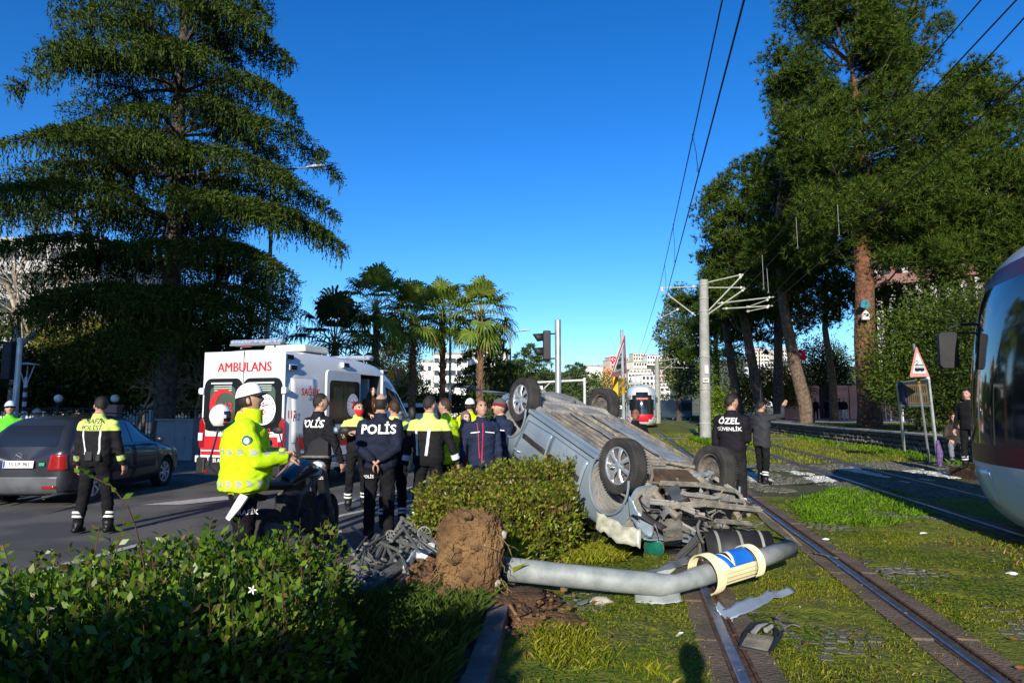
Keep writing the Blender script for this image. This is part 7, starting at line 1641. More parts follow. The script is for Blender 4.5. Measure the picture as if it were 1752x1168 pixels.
for i, (pxb, Y, leanx, spec, lab) in enumerate((
    (1300, 52, -1.9, [(1275, 320, 1.8, 3.2), (1262, 400, 2.6, 2.6), (1300, 440, 3.2, 2.4), (1250, 350, 1.6, 2.4), (1235, 480, 1.6, 2.0), (1290, 520, 2.6, 1.6)], 'dark leaning pine trunk nearest the raised hand'),
    (1262, 60, -1.5, [(1240, 440, 2.6, 3.0), (1225, 380, 1.8, 2.8), (1255, 520, 3.0, 2.2), (1210, 520, 1.6, 1.6), (1300, 560, 3, 1.8)], 'dark pine with slightly crooked trunk behind the officer with raised arm'),
    (1330, 56, .4, [(1330, 330, 3.2, 4.2), (1330, 450, 3.6, 3.0), (1345, 540, 3.2, 1.6)], 'dense pine filling the gap before the tallest pine'),
    (1226, 78, 0, [(1190, 540, 3.2, 2.6), (1170, 510, 2.2, 1.4), (1215, 590, 4.0, 2.5), (1240, 540, 3.4, 3)], 'far dark pine behind the concrete pole'))):
    bb = (X_(pxb, Y), Y, .5); sp = [(*cp(a, b, Y, bb), rx, rx, rz) for a, b, rx, rz in spec]
    H_ = max(s_[2] for s_ in sp)
    pine(bb, [(0, 0, -.3), (0, 0, 1), (leanx*.5, 0, H_*.4), (leanx, 0, H_*.75), (leanx*1.1, 0, H_)], [.50, .42, .32, .2, .08], blob_clumps(sp, r1, 110, (.8, 1.35)), lab, 10+i, n_t=36, n_n=11, L=.42, wd=.075, group='pines along the lawn', bark=BARK)
pine((X_(1424, 52), 52, .74), [(0, 0, -.3), (0, 0, 3), (-.4, 0, 7), (0, 0, 12)], [.35, .28, .22, .1], blob_clumps([(0, 0, 14, 3, 3, 2.4), (-2, 0, 12, 2, 2, 1.5)], r1, 40), 'slim pine trunk standing in front of the pink wall', 31, n_t=34, n_n=10, L=.36, wd=.06, group='pines along the lawn', bark=M('bark_tan'))
CYM = leafM('cypress_leaf', (.045, .07, .03), (.13, .16, .06), .2)
leafy_tree((X_(1160, 95), 95, 0), 'grey green bushy conifer left of the concrete pole', [(0, 0, 8, 2.6, 2.6, 3.4), (-1.5, 0, 12, 1.8, 2, 2.6), (1.5, 0, 5.5, 3.4, 3, 2.4), (-.5, 0, 15, 1.3, 1.4, 2.4), (1, 0, 10.5, 2.4, 2, 2)], 9000, .42, CYM, 4, 8, name='conifer_tree', trunk_r=.4)
# palms
for i, (px, Y, top, lab, dk, cr_) in enumerate(((642, 40, 528, 'leftmost palm with a rough red trunk behind the ambulance', 0, 2.8), (706, 42, 548, 'second palm from the left, fronds drooping low', 0, 2.65), (757, 44, 540, 'third palm from the left beside the lamp pole', 0, 2.65), (822, 42, 540, 'rightmost palm with dry fronds below the crown', 0, 2.6), (572, 34, 592, 'low dark palm spreading over the ambulance roof', 1, 3.0))):
    z = at(px, top, Y).z; palm((X_(px, Y), Y, 0), z, lab, 5+i, 'palms beside the road', cr_, bool(dk))
# small cedars and mixed planting in the middle distance
SC = leafM('cedar_small_needles', (.03, .055, .015), (.085, .13, .03), .2)
for i, (px, Y, top, rad, lab) in enumerate(((836, 50, 565, 3.4, 'dark spreading cedar behind the rightmost palm'), (908, 62, 590, 3.4, 'layered cedar left of the traffic light'), (985, 80, 622, 3.8, 'small cedar right of the traffic light pole'), (868, 70, 618, 3.8, 'broad low cedar behind the street lamp'), (945, 70, 645, 3.6, 'low layered cedar directly behind the wreck'))):
    z = at(px, top, Y).z; cedar((X_(px, Y), Y, 0), z, rad, lab, seed=30+i, leaf=.26, nb=46, mat=SC, droop=.35, z0=1.0, trunk_r=.22, dens=.55, group='cedars in the middle distance')
GRN = [leafM('bush_dark', (.014, .026, .006), (.045, .065, .010), .12), leafM('bush_olive', (.05, .07, .008), (.15, .16, .02), .2, cc=(.25, .13, .02)), leafM('bush_bright', (.05, .09, .008), (.16, .23, .02), .25), leafM('bush_mid', (.020, .038, .006), (.085, .125, .012), .15)]
def at_b(px, py, Y, rx, ry, rz, base): p = at(px, py, Y); return (p.x-base[0], p.y-base[1], p.z, rx, ry, rz)
for i, (px, Y, spec, m_, lab, n) in enumerate((
    (150, 34, [(110, 640, 2.6, 1.8), (160, 610, 3.0, 2.2), (210, 640, 3.0, 2.0), (250, 600, 2.4, 2.2), (170, 670, 3.4, 1.2)], 1, 'olive and rust coloured shrubbery left of the cedar trunk', 26000),
    (330, 33, [(330, 620, 2.2, 2.4), (320, 660, 2.4, 1.4), (370, 590, 2.0, 1.6)], 1, 'olive shrubs between the cedar trunk and the ambulance', 14000),
    (30, 32, [(20, 660, 3.0, 1.2), (70, 670, 3.0, 1.0), (-30, 640, 3, 1.6)], 0, 'dark clipped hedge at the far left', 16000),
    (250, 44, [(130, 560, 4.2, 2.4), (30, 520, 3.8, 2.6), (240, 620, 5, 2), (60, 600, 4, 3)], 0, 'dark tree mass behind the left shrubbery', 22000),
    (690, 58, [(680, 625, 2.2, 2.4), (675, 660, 2.2, 1.8), (705, 672, 1.8, 1.3)], 1, 'scrubby brown tree just right of the ambulance', 12000),
    (800, 60, [(840, 662, 1.8, 2.0), (868, 666, 2.0, 1.8), (760, 690, 3, .9)], 0, 'dark trees under the palms', 18000),
    (1030, 90, [(1015, 670, 2.6, 2.2), (1035, 660, 2.4, 2.4)], 2, 'yellow green tree beside the orange building wing', 7000),
    (1075, 100, [(1075, 680, 3.0, 2.4), (1060, 690, 2.5, 2)], 2, 'bright green bushes behind the far tram', 7000),
    (1140, 110, [(1140, 690, 4.5, 1.6)], 2, 'low green hedge right of the far tram', 5000),
    (1222, 36, [(1228, 735, .9, .7)], 2, 'small bush at the foot of the concrete pole', 4000),
    (1325, 60, [(1325, 655, 2.6, 1.8), (1350, 670, 2.2, 1.5), (1300, 665, 2.0, 1.6)], 1, 'rounded olive bushes behind the leaning trunk', 9000),
    (1410, 66, [(1400, 635, 3.2, 3.4), (1425, 650, 2.2, 3.4)], 0, 'dark ivy covered arch of trees above the pink wall', 16000),
    (1240, 62, [(1240, 650, 2.6, 4.4), (1260, 690, 3, 1.5)], 2, 'green tree seen between the dark pine trunks', 9000),
    (1565, 27, [(1560, 600, 2.2, 2.2), (1600, 640, 2.6, 2.0), (1555, 660, 1.8, 1.0), (1630, 580, 2.2, 2.4)], 3, 'tall yellow green hedge behind the notice board', 26000),
    (1660, 44, [(1600, 540, 3.4, 3.0), (1680, 560, 3.4, 3.0), (1640, 610, 4, 3), (1730, 600, 3.4, 4), (1560, 600, 2.6, 3.0), (1570, 540, 2.0, 1.6)], 0, 'dark evergreen trees filling in below the tallest pine', 26000),
    (1640, 25, [(1640, 650, 1.6, 1.6), (1680, 610, 2.2, 2.6), (1610, 690, 1.6, .9), (1700, 680, 2.0, 1.4)], 0, 'glossy dark shrub behind the seated man', 22000))):
    base = (X_(px, Y), Y, 0); leafy_tree(base, lab, [at_b(a, b, Y, rx, rx*.8, rz, base) for a, b, rx, rz in spec], n, .20 if Y > 30 else .12, GRN[m_], 50+i, name='shrub' if Y < 45 else 'leafy_tree', trunk_r=.12, cat='shrub' if Y < 45 else 'tree', aspect=.55)
for i, (px, Y, H_, lab) in enumerate(((22, 30, 15, 'tall pale plane tree with bare twigs at the left edge'), (75, 38, 14, 'second bare plane tree behind the cedar'), (140, 42, 13, 'bare tree whose twigs show below the cedar crown'))):
    bare_tree((X_(px, Y), Y, 0), H_, lab, 40+i, group='bare trees at left', depth=6)
for i, (px, Y, H_, lab) in enumerate(((230, 30, 5.5, 'bare twiggy shrub left of the cedar trunk'), (340, 30, 5.6, 'bare twiggy shrub between trunk and ambulance'), (665, 50, 8, 'bare tree behind the leftmost palm trunk'), (1084, 120, 12, 'bare dark tree above the far tram'), (1330, 75, 9, 'pale bare tree right of the raised hand'), (1395, 80, 11, 'bare tree over the pink wall'), (1370, 85, 10, 'bare tree behind the leaning trunk'))):
    bare_tree((X_(px, Y), Y, 0), H_, lab, 60+i, spread=.9, depth=5, r0=.12, split=3.2, upb=.1, mat=M('twig_tan', (.30, .22, .15), .9) if i != 3 else BARK)
# ------------- the near shrubs: real leaves and twigs
def shrub(name, label, blobs, n, size, mat, seed, twigs=400, tall=(), cat='shrub', aspect=.5, shoots=0, na=.18, sl=(.06, .20)):
    root = empty(name, (blobs[0][0], blobs[0][1], 0), 0, label, cat); o0 = V(root.location); r = np.random.default_rng(seed); rr_ = random.Random(seed)
    B = [(b[0]-o0.x, b[1]-o0.y, *b[2:]) for b in blobs]; t = MB(); lv, ld = [], []
    for i in range(twigs):
        b = rr_.choice(B); a = rr_.uniform(0, 6.28); el = rr_.uniform(-.1, 1.2); d = V((cos(a)*cos(el)*b[3], sin(a)*cos(el)*b[4], sin(el)*b[5])); c = V(b[:3]); p0 = V((c.x*.8+d.x*.2, c.y*.8+d.y*.2, max(.05, c.z-b[5]*.8))); p1 = c+d*rr_.uniform(.85, 1.12)
        t.tube([p0, p0.lerp(p1, .5)+V((0, 0, .05)), p1], [.006, .005, .0025], 4, cap=False)
    for i in range(shoots):                             # upright leafy shoots above the outline
        b = rr_.choice(B); a = rr_.uniform(0, 6.28); d = V((cos(a)*b[3]*.8, sin(a)*b[4]*.8, b[5]*.72)); p = V(b[:3])+d; L = rr_.uniform(*sl); q = p+V((rr_.uniform(-.06, .06), rr_.uniform(-.06, .06), L)); t.tube([p-V((0, 0, .1)), q], [.003, .0015], 4, cap=False)
        for k_ in range(int(L/.022)): lv.append(p.lerp(q, k_/(L/.022))); an = k_*2.4; ld.append(V((cos(an), sin(an), .7)).normalized())
    for path, lvn in tall:
        P_ = [V(p)-o0 for p in path]; t.tube(P_, [.0042*(1-.6*i/len(P_)) for i in range(len(P_))], 5, cap=False, m=0)
        for a, b in zip(P_[1:], P_[2:]):
            for k_ in range(lvn): q = a.lerp(b, k_/lvn); s_ = 1 if k_ % 2 else -1; lv.append(q); ld.append(V((s_*.8, rr_.uniform(-.5, .5), .5)).normalized())
    t.build('twig', M('twig_red', (.085, .045, .02), .8), root)
    leafcloud('foliage', B, n, size, mat, root, shellp=.6, r=r, zmin=.04, aspect=aspect, up=.35, noise_amp=na)
    if lv:
        P_ = np.array([tuple(v) for v in lv]); D = np.array([tuple(v) for v in ld]); S = perp(D, r); L = size*r.uniform(.8, 1.3, len(P_)); v, f = leaf_quads(P_, D, S, L, L*aspect, .12); npmesh('shoot_leaves', v, f, mat, root)
    return root
BX = leafM('abelia_leaf', (.030, .075, .006), (.150, .260, .016), .36, rough=.28, cc=(.15, .09, .03)); BX2 = leafM('box_leaf', (.06, .095, .008), (.24, .29, .020), .35, rough=.35, cc=(.30, .19, .05))
def nb_(px, py, Y, rx, ry, rz): p = at(px, py, Y); return (p.x, p.y, p.z, rx, ry, rz)
shrub('foreground_shrub', 'dense glossy green shrub filling the lower left foreground', [nb_(120, 1130, 3.7, .85, .6, .45), nb_(330, 1060, 3.9, .75, .6, .42), nb_(455, 1030, 4.3, .52, .50, .38), nb_(30, 1120, 3.9, .7, .6, .42), nb_(230, 1145, 3.3, .75, .5, .4), nb_(400, 1130, 3.3, .55, .45, .36), nb_(500, 1075, 4.2, .30, .35, .28), nb_(90, 1200, 2.9, .7, .4, .4), nb_(280, 1200, 2.9, .6, .4, .38), nb_(170, 1080, 4.3, .7, .5, .34)],
      60000, .050, BX, 3, 350, tall=[([at(255, 1050, 3.6), at(245, 960, 3.6), at(232, 900, 3.55), at(218, 865, 3.5), at(190, 830, 3.48), at(150, 812, 3.45), at(128, 808, 3.4)], 3), ([at(40, 1040, 3.8), at(20, 980, 3.8), at(5, 930, 3.8)], 8), ([at(150, 1010, 4), at(165, 930, 4), at(170, 900, 4)], 7), ([at(180, 1010, 4), at(200, 940, 4), at(215, 885, 4)], 7), ([at(345, 1000, 4.3), at(355, 930, 4.3), at(362, 885, 4.3)], 9), ([at(270, 1000, 4), at(290, 950, 4), at(268, 908, 4)], 7)], shoots=260)
shrub('clipped_shrub', 'sunlit yellow green bush standing against the overturned car', [nb_(782, 872, 8.0, .38, .5, .38), nb_(832, 860, 8.2, .46, .5, .36), nb_(898, 855, 8.2, .44, .5, .42), nb_(946, 838, 8.5, .30, .42, .32), nb_(742, 885, 8.1, .24, .4, .28), nb_(890, 910, 7.4, .52, .45, .42), nb_(930, 900, 7.6, .42, .4, .42), nb_(812, 905, 7.5, .36, .4, .34), nb_(900, 1000, 6.9, .22, .25, .2), nb_(880, 960, 7.0, .38, .3, .25)],
      40000, .050, BX2, 4, 1100, shoots=800, na=.30, sl=(.04, .22))
# white star flowers in the foreground shrub
fw = MB(); r_ = random.Random(2)
for i, (px, py) in enumerate(((122, 1090), (243, 1142), (432, 1008))):
    c = at(px, py, 3.05)
    for j in range(5): a = j*1.257; fw.mesh([c, c+V((cos(a-.35)*.012, -.004, sin(a-.35)*.012)), c+V((cos(a)*.022, -.006, sin(a)*.022)), c+V((cos(a+.35)*.012, -.004, sin(a+.35)*.012))], [(0, 1, 2, 3)])
o = fw.build('blossom', M('petal_white', (.75, .74, .72), .6), bpy.data.objects['foreground_shrub']); o.location = -V(bpy.data.objects['foreground_shrub'].location)
# unseen hedge added behind the camera on the left to shade the planting bed
shrub('shade_hedge', 'tall dark hedge added beside the photographer, out of the frame, to cast shade', [(-2.6-i*1.0+.3*sin(i*2), -2.2+.2*cos(i*3), 1.20, .80, .6, 1.26+.20*sin(i*1.7)) for i in range(7)]+[(-1.80, -2.1, 1.2, .50, .5, 1.38)], 42000, .17, GRN[0], 9, 60, aspect=.8)
# ---------------------------------------------------------------- people in place
def foot(px, py, z=0): p = gr(px, py, z); return (p.x, p.y, z)
def spot(px, Y, z=0): return (X_(px, Y), Y, z)
HVJ = clothM('hivis_jacket', HV, bands=((.965, .062), (1.235, .05)), chev=True)
HVP = clothM('hivis_plain', HV); HVD = M('hivis_vest_green', (.10, .55, .02), .7, var=.15, vs=8, bump=.3, bs=60)
YOKE = clothM('black_hivis_yoke', (.012, .012, .014), zsplit=1.325, top=(.56, .72, .16))
# 1 officer with cap
p = person('traffic officer in bright yellow jacket and white cap holding a radio, nearest the camera', spot(424, 6.15), 72, 1.80, HVJ, BLK, hem=.87, bulk=1.42, belly=.05, hair='cap', hairM=WHT, hl=(.0, .34, 1.17), hr=(.17, .35, 1.14), look=(8, 14), lean=0, curl=.8, vox=.012, sleeve=1.28, legw=1.22)
root = p[0]; s = p[2]; LN_ = .02
k = MB(); k.tube([(0, .02+LN_, 1.44*s), (0, .03+LN_, 1.56*s)], [.105, .088], 14); k.build('stand_collar', HVJ, root, smooth=True); k = MB(); k.box((.10, .45, 1.20*s), (.05, .035, .12), (.2, 0, .1)); k.tube([(.10, .45, 1.24*s), (.10, .46, 1.34*s)], .007, 5); o = k.build('radio', PLB, None, bev=.01); o.matrix_world = root.matrix_basis.copy(); tag(o, 'black radio held by the officer in the yellow jacket', 'radio')
strap(p, (-.02, 1.0), (-.0, .84), .028, 'holster_strap', BLK)
k = MB(); k.box((.205, -.02, .86*s), (.05, .09, .10), (0, 0, 0)); k.build('holster_loop', PLB, root, bev=.01)
k = MB(); k.tube([(.235, .02, .84*s), (.265, -.03, .76*s), (.275, -.10, .66*s)], [.062, .055, .035], 12, flat=.55); k.build('white_holster', M('leather_white', (.72, .71, .68), .4, var=.08, vs=8), root, smooth=True)
text('TRAFİK', .058, WHT, root, (.6, .035, .70*s), (R(90), 0, R(90)), onto=(p[1], V((-1, 0, 0))), bold=.015)
text('TRAFİK', .085, M('print_grey', (.30, .42, .02), .6), root, (0, -.5, 1.34*s), (R(90), 0, 0), onto=(p[1], V((0, 1, 0))), bold=.01)
def armpatch(p, x, z, mats=('badge_blue', (.05, .14, .20))):
    root, bvh, s = p[:3]; h = bvh.ray_cast(V((x*3, .03, z*s)), V((-x, 0, 0)).normalized())
    if h[0] is None: return
    n = h[1]; k = MB(); q = h[0]+n*.006; ux, uy, _ = frame(n, V((0, 0, 1)))
    k.prism([(.040*cos(a), .047*sin(a)) for a in [2*pi*i/16 for i in range(16)]], q, ux, uy, .004); k.build('arm_badge', M(mats[0], mats[1], .5), root)
    k = MB(); k.prism([(.025*cos(a), .028*sin(a)) for a in [2*pi*i/16 for i in range(16)]], q+n*.005, ux, uy, .002); b_ = k.build('badge_centre', M('badge_white', (.65, .65, .66), .5), root)
armpatch(p, 1, 1.30)
hdR = p[5]; c = p[3]
def glasses(p, mat=None):
    root, c, Rm, s = p[0], p[3], p[5], p[2]; k = MB(); k.T = Matrix.Translation(c)@Rm.to_4x4()
    for sx in (-1, 1): k.ball((sx*.03, .092, .01), .021, 10, sc_=(1, .35, .75)); k.tube([(sx*.05, .085, .014), (sx*.078, .0, .012)], .0035, 5)
    k.build('sunglasses', mat or M('lens_black', (.01, .01, .01), .08, spec=.9, var=0), root, smooth=True)
glasses(p)
k = MB(); k.tube([(.13, -.02, 1.455*s), (.17, .05, 1.44*s)], .03, 6, flat=.4); k.build('epaulette', BLK, root)
# 2 helmet officer behind him
hp_ = at(377, 712, 8.4); he = empty('helmet', tuple(hp_), -R(60), 'white helmet with smoked visor hung behind the officer in the yellow jacket', 'helmet')
shell(None, lambda dx, dy, dz: dz > -.8 and not (dy > .3 and abs(dx) < .85 and -.75 < dz < .32), lambda dx, dy, dz: .038, V(), Matrix.Identity(3), .95).build('helmet_shell', M('helmet_white', (.70, .70, .69), .2, var=.03, coat=.6), he, smooth=True)
shell(None, lambda dx, dy, dz: (dy > .2 and abs(dx) < .95 and -.45 < dz < .42), lambda dx, dy, dz: .040, V(), Matrix.Identity(3), .95).build('visor', M('visor_smoked', (.02, .02, .022), .08, spec=.8, var=0), he, smooth=True)
k = MB(); b0 = bk.matrix_basis.inverted(); k.tube([b0@at(420, 850, 7.3), b0@at(356, 797, 8.2), b0@at(374, 733, 8.4)], [.014, .016, .012], 7); k.build('rack_bar', PLB, bk, smooth=True)
# 3 officer with yoke, at left with back to us
p = person('officer seen from behind with lime yoke on black uniform beside the grey hatchback', foot(158, 912), 4, 1.76, YOKE, BLK, hem=.98, bulk=1.18, hair='short', look=(-35, 0), hl=(-.30, .06, .80), hr=(.31, .10, .83), feetd=.19, stride=.03, legw=1.08, curl=.5)
backtext(p, 'TRAFİK\nPOLİSİ', 1.395, .085, M('print_dark', (.06, .07, .05), .6), .015); strap(p, (-.10, 1.33), (-.045, 1.02), .022); strap(p, (.13, 1.33), (.12, 1.02), .02)
def cuffs(p, mat=None, legs_=True):
    root, s = p[0], p[2]
    for (sx, E_, T2) in p[4]: d = (T2-E_); k = MB(); k.tube([E_+d*.45, E_+d*.72], .054*s, 12, cap=False); k.build('cuff_guard', mat or M('cuff_lime', (.45, .55, .14), .6, c2=(.05, .05, .05), vs=16), root, smooth=True)
    if legs_:
        for o in [q for q in root.children if q.name.startswith('body')]: pass
def shinbands(p, d=.13, st=0):
    root, s = p[0], p[2]
    for sx in (-1, 1):
        for z in (.20, .25): k = MB(); k.tube([(sx*d, sx*st, z*s), (sx*d, sx*st+.005, (z+.028)*s)], .070*s, 12, cap=False); k.build('reflective_band', SILV, root, smooth=True)
cuffs(p); shinbands(p, .19, .03); armpatch(p, -1, 1.40, ('badge_red', (.45, .06, .02)))
k = MB(); k.box((.0, -.15, 1.0), (.10, .05, .12)); k.box((.12, -.14, .98), (.06, .05, .09)); k.build('belt_pouch', PLB, p[0], bev=.01)
# 4 far left, lime vest
p = person('officer in pale cap and lime vest at the left edge behind the hatchback', spot(22, 12.6), 150, 1.72, HVD, BLK, hair='cap', hairM=M('cap_lightblue', (.45, .55, .65), .6), look=(0, 8), bulk=1.2, vox=.018)
p = person('bald bystander in black by the hedge, back turned', spot(66, 15), 20, 1.62, BLK, BLK, hair='none', skin=SKIN2, vox=.02)
# 5 POLIS by the ambulance
p = person('officer with POLİS on his back standing by the ambulance tail lamp', foot(540, 912), 32, 1.80, M('jacket_black', (.011, .011, .013), .82, spec=.15, var=.3, vs=8, bump=.4, bs=60), BLK, hem=.86, bulk=1.04, hair='short', look=(30, 4), hl=(-.27, .12, .84), hr=(.27, .16, .86), vox=.012)
backtext(p, 'POLİS', 1.37, .135, WHT, .02); armpatch(p, 1, 1.30); text('POLİS', .05, WHT, p[0], (.10, -.5, .72), (R(90), 0, 0), onto=(p[1], V((0, 1, 0))), bold=.01)
# 6 POLIS hands behind
p = person('balding officer with POLİS on his jacket and hands clasped behind', foot(647, 930), 0, 1.78, M('jacket_navy', (.010, .013, .028), .8, spec=.15, var=.3, vs=8, bump=.4, bs=60), BLK, hem=.90, bulk=1.14, hair='balding', look=(0, 6), sleeve=1.12, hl=(-.035, -.19, .97, (-1, .1, -.2)), hr=(.03, -.20, .98, (1, .1, -.2)), feetd=.12, vox=.012, handdir=((.7, 0, -.7), (-.7, 0, -.7)), legw=1.05)
backtext(p, 'POLİS', 1.335, .15, WHT, .025); text('POLİS', .05, WHT, p[0], (-.12, -.5, .80), (R(90), 0, 0), onto=(p[1], V((0, 1, 0))), bold=.01)
# 7 masked
p = person('officer in red face mask and lime-shouldered uniform beside the ambulance', spot(614, 11.2), 155, 1.72, YOKE, BLK, hem=.98, hair='short', look=(-15, 5), hl=(-.22, .30, 1.05), hr=(.2, .32, 1.25), vox=.015)
def face_cover(p, mat, name='face_mask'): 
    root, c, Rm, s = p[0], p[3], p[5], p[2]; shell(None, lambda dx, dy, dz: dy > .2 and -.95 < dz < -.08, lambda dx, dy, dz: .020, c, Rm, s).build(name, mat, root, smooth=True)
face_cover(p, M('mask_red', (.6, .02, .03), .7)); cuffs(p); shinbands(p)
# 8 lime shoulders right of 6
p = person('officer with lime shoulders and reflective cuff half hidden by the balding officer', spot(676, 9.4), -15, 1.72, YOKE, BLK, hem=.95, hair='short', hairM=HAIRB, look=(-10, 4), hr=(.34, .16, .92), bulk=1.08, vox=.014); cuffs(p, SILV); shinbands(p)
# 9 woman in the ambulance
aw = amb.matrix_basis @ V((.86, 3.15, .50)); p = person('long-haired woman in brown leaning out of the ambulance side door', tuple(aw), 130, 1.58, M('coat_brown', (.10, .04, .015), .8, var=.2), BLK, hair='long', hairM=HAIRB, skin=SKIN2, look=(20, 20), lean=14, vox=.016, hl=(-.2, .3, 1.0), hr=(.2, .35, 1.05))
# 10 cop with back, lime yoke
p = person('officer from behind with lime yoke and reflective braces, left of the plain yellow jacket', spot(735, 9.0), 12, 1.77, YOKE, BLK, hem=.98, hair='short', look=(25, 0), bulk=1.16, hl=(-.32, .0, .85), hr=(.36, .10, .88), feetd=.19, vox=.013); strap(p, (-.12, 1.33), (-.10, 1.0), .03); strap(p, (.06, 1.33), (.02, 1.0), .035); cuffs(p, SILV); shinbands(p, .19)
backtext(p, 'TRAFİK', 1.42, .07, M('print_grey2', (.45, .55, .3), .6), .01); armpatch(p, 1, 1.38)
# 11 plain hi-vis
p = person('officer in plain yellow jacket facing left beside the black yoke uniform', spot(768, 9.7), -62, 1.75, HVP, BLK, hem=.86, hair='short', hairM=HAIRB, look=(0, 10), bulk=1.08, hl=(-.2, .24, .95), hr=(.2, .3, .95), vox=.014, lean=4); text('TRAFİK', .08, M('print_grey'), p[0], (0, -.5, 1.33), (R(90), 0, 0), onto=(p[1], V((0, 1, 0))), bold=.01); armpatch(p, -1, 1.33)
# 12 white cap officer behind
p = person('officer in white cap and yellow jacket with back turned, furthest in the group', spot(804, 13.2), 5, 1.78, HVP, BLK, hair='cap', hairM=WHT, look=(0, 0), vox=.016)
# 13 woman headscarf
p = person('woman in patterned grey headscarf and red coat behind the bald man', spot(797, 10.7), 165, 1.56, M('coat_red', (.50, .03, .02), .8, var=.2), BLK, hair='scarf', hairM=M('scarf_print', (.20, .15, .14), .8, c2=(.07, .05, .055), vs=70), skin=SKIN2, look=(-10, 6), hl=(-.05, .22, 1.25), vox=.015)
# 14 bald man
NJ = M('jacket_rescue_navy', (.014, .021, .048), .8, spec=.15, var=.2, vs=8, bump=.3, bs=60); PIP = M('piping_red', (.45, .01, .05), .6)
p = person('bald man in navy jacket with red piping looking down', spot(824, 9.6), 168, 1.72, NJ, NAVY, hem=.84, hair='none', hairM=HAIRD, look=(-6, 22), bulk=1.10, hl=(-.26, .08, .84), hr=(.30, .14, .86), vox=.012)
strap(p, (.0, 1.44), (.02, .88), .016, 'zip', PIP, side=1); strap(p, (.08, 1.44), (.05, .95), .010, 'piping', PIP, side=1); strap(p, (-.17, 1.30), (-.03, 1.315), .012, 'white_piping', WHT, side=1); strap(p, (.17, 1.30), (.05, 1.315), .012, 'white_piping', WHT, side=1)
# 15 beanie man
p = person('moustached man in grey and red knitted hat beside the car tyre', spot(856, 10.2), -140, 1.74, NJ, NAVY, hem=.86, hair='beanie', hairM=M('knit_grey', (.08, .08, .085), .95, bump=.6, bs=150), look=(30, 10), hl=(-.06, .30, 1.08), hr=(.05, .31, 1.06), vox=.013)
strap(p, (-.17, 1.30), (-.03, 1.315), .012, 'white_piping', WHT, side=1); strap(p, (.0, 1.44), (.02, .95), .016, 'zip', PIP, side=1)
k = MB(); k.T = Matrix.Translation(p[3])@p[5].to_4x4(); k.tube([(-.024, .096, -.036), (0, .102, -.032), (.024, .096, -.036)], [.004, .006, .004], 6); k.build('moustache', HAIRD, p[0])
# 16, 17 behind the wreck
p = person('bystander whose hair just shows over the wreck between its wheels', spot(977, 14.2), 170, 1.79, BLK, BLK, hair='short', hairM=HAIRB, vox=.02)
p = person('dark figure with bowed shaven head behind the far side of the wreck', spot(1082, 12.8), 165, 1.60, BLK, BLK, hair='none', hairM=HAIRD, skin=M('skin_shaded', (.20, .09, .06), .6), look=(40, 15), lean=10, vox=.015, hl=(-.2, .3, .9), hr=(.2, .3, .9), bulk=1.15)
# 18 guard
p = person('security guard with ÖZEL GÜVENLİK on his back watching from behind the wreck', foot(1257, 884), 38, 1.82, M('jacket_guard', (.012, .010, .015), .82, spec=.15, var=.3, vs=7, bump=.4, bs=50), M('trousers_black', (.014, .013, .014), .85, spec=.15, var=.3, vs=8, bump=.4, bs=50), hem=.95, bulk=1.10, hair='short', look=(35, 2), hl=(-.27, .06, .86), hr=(.10, .26, 1.08), legw=1.12, vox=.012, feetd=.12)
backtext(p, 'ÖZEL', 1.37, .125, WHT, .025); backtext(p, 'GÜVENLİK', 1.255, .075, WHT, .015); shinbands(p, .12); text('POLO', .035, WHT, p[0], (.6, -.02, 1.30), (R(90), 0, R(90)), onto=(p[1], V((-1, 0, 0)))) if False else None
# 19 raising arm
p = person('man in charcoal jacket raising his hand to shade or point', foot(1306, 828), 55, 1.77, GREYC, BLK, hem=.80, bulk=1.05, hair='short', look=(10, -6), hl=(-.20, .30, 1.10), hr=(.30, .34, 1.66, (.6, -.3, -1)), stride=-.10, vox=.013, handdir=(None, (.5, .35, .7)), curl=.2); glasses(p); shinbands(p, .13, -.10)
# 20 seated and 21 standing by the tram
p = person('hooded man sitting on the end of the stone wall beside the tram', (12.15, 18.9, 0), -152, 1.74, M('hoodie_dark', (.03, .024, .02), .85, var=.3), M('trousers_grey', (.13, .14, .17), .8, var=.2), hair='hood', hairM=M('hood_rust', (.17, .05, .025), .85), skin=SKIN2, sit=True, look=(10, 15), lean=16, hl=(-.12, .25, 1.35), hr=(.14, .40, 1.05), vox=.016); p[0].location.z = .17
p = person('dark-uniformed man standing beside the tram nose looking left', spot(1652, 15.9, .24), -120, 1.82, BLK, BLK, hair='short', look=(-10, 0), vox=.014); shinbands(p)
sheet('kerb_platform', [(10.45, 15.5), (13.0, 15.2), (13.0, 16.6), (10.45, 16.6)], .235, MOSS); k = MB(); k.box((11.7, 16.0, .115), (2.5, 1.1, .23)); o = k.build('kerb_platform_side', SOIL); o['kind'] = 'structure'
k = MB(); k.tube([(0, 0, 0), (.02, 0, .35), (-.02, 0, .7)], [.05, .09, .04], 10); o = k.build('umbrella', M('cloth_purple', (.05, .02, .12), .7, c2=(.14, .10, .20), vs=12), None, V((11.75, 19.0, .05)), smooth=True); tag(o, 'furled purple umbrella propped beside the seated man', 'umbrella')
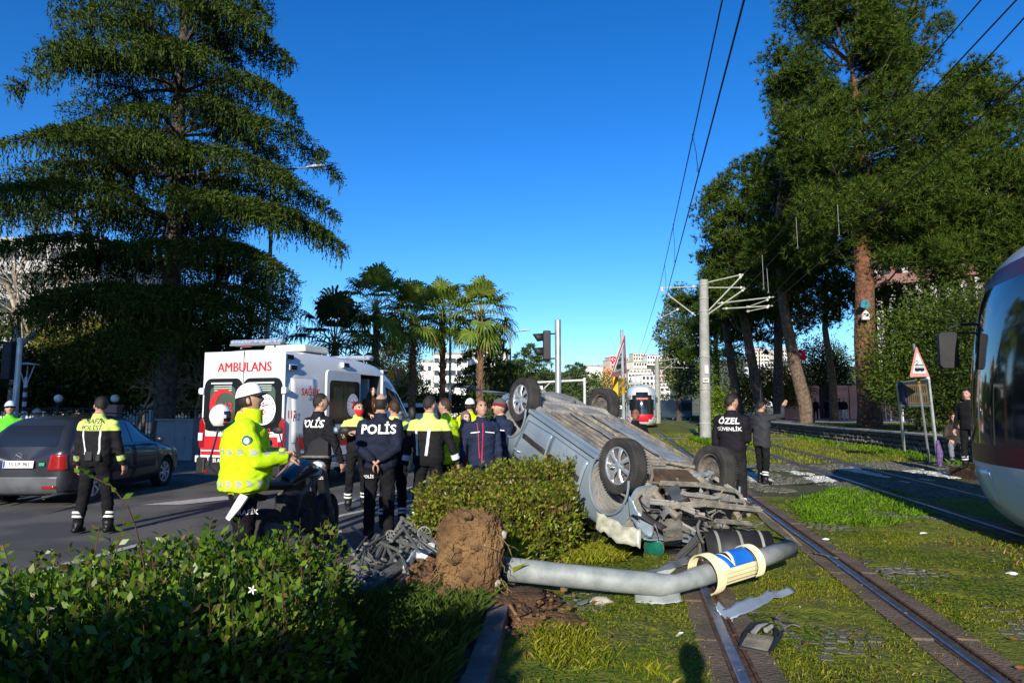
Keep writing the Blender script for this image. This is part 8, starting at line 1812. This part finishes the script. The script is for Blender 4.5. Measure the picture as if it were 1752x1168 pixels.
# 22.. far walkers
for (px, Y, hd, top_, leg_, lab) in ((1393, 56, 200, BLK, BLK, 'walker all in black before the pink wall'), (1413, 59, 20, BLK, BLK, 'figure in the shaded gateway of the pink wall'), (1434, 56, 20, BLK, M('jeans_pale', (.25, .30, .38), .8), 'left one of the strolling pair, in pale jeans'), (1441.5, 55.5, 200, BLK, M('trousers_cream', (.55, .52, .48), .8), 'right one of the strolling pair, in cream trousers')):
    person(lab, spot(px, Y, .745), hd, 1.74, top_, leg_, vox=.03, stride=.12)
# the photographer, just behind the lens: casts the shadow on the rail
person('photographer standing at the camera position, out of the frame', (.10, -.20, 0), 0, 1.82, BLK, BLK, hair='short', bulk=1.15, hl=(-.12, .18, 1.40, (-1, -.2, -.6)), hr=(.12, .18, 1.40, (1, -.2, -.6)), vox=.02)
# distant vehicles
c = copy_tree(hc_); c.location = (X_(846, 62), 62, .30); c.rotation_euler = (0, 0, R(88)); c['label'] = 'distant dark car parked under the cedars'; c['category'] = 'car'
vn = empty('white_van', (X_(712, 46), 46, 0), R(80), 'white van just visible past the ambulance bonnet', 'van')
k = MB(); k.rings([(0, y*0, z, .95, 2.3) for y, z in ((0, .4), (0, .9))]+[(0, -.3, 1.4, .90, 1.9), (0, -.4, 2.0, .80, 1.7)], 20, e=5); k.build('body', WH, vn, smooth=True); k = MB(); k.rings([(0, -.35, 1.35, .93, 1.93), (0, -.38, 1.75, .88, 1.84)], 20, e=5); k.build('window', GLASS, vn, smooth=True)
for sx in (-1, 1):
    for yy in (-1.4, 1.4): wheel(vn, (sx*.85, yy, .33), sx, .33, .2, 5)
bs = empty('bus', (X_(1149, 105), 105, 0), R(10), 'dark blue bus parked in the distance right of the far tram', 'bus'); k = MB(); k.box((0, 0, 1.65), (2.5, 9, 2.7)); k.build('body', M('bus_blue', (.05, .08, .12), .4), bs, bev=.15); k = MB(); k.box((0, -4.52, 2.0), (2.2, .04, 1.2)); k.build('windscreen', GLASS, bs, bev=.02)
for sx in (-1, 1): wheel(bs, (sx*1.1, -3, .48), sx, .48, .25, 5); wheel(bs, (sx*1.1, 3, .48), sx, .48, .25, 5)
k = MB(); k.box((0, 0, 1.0), (1.6, 1.2, 2.0), taper=.96); k.box((0, -.61, 1.2), (1.2, .02, .9), m=1); o = k.build('kiosk', [WALLW, WIN], None, V((X_(1072, 70)-.9, 72, 0)), bev=.02); tag(o, 'white kiosk left of the far tram', 'kiosk')
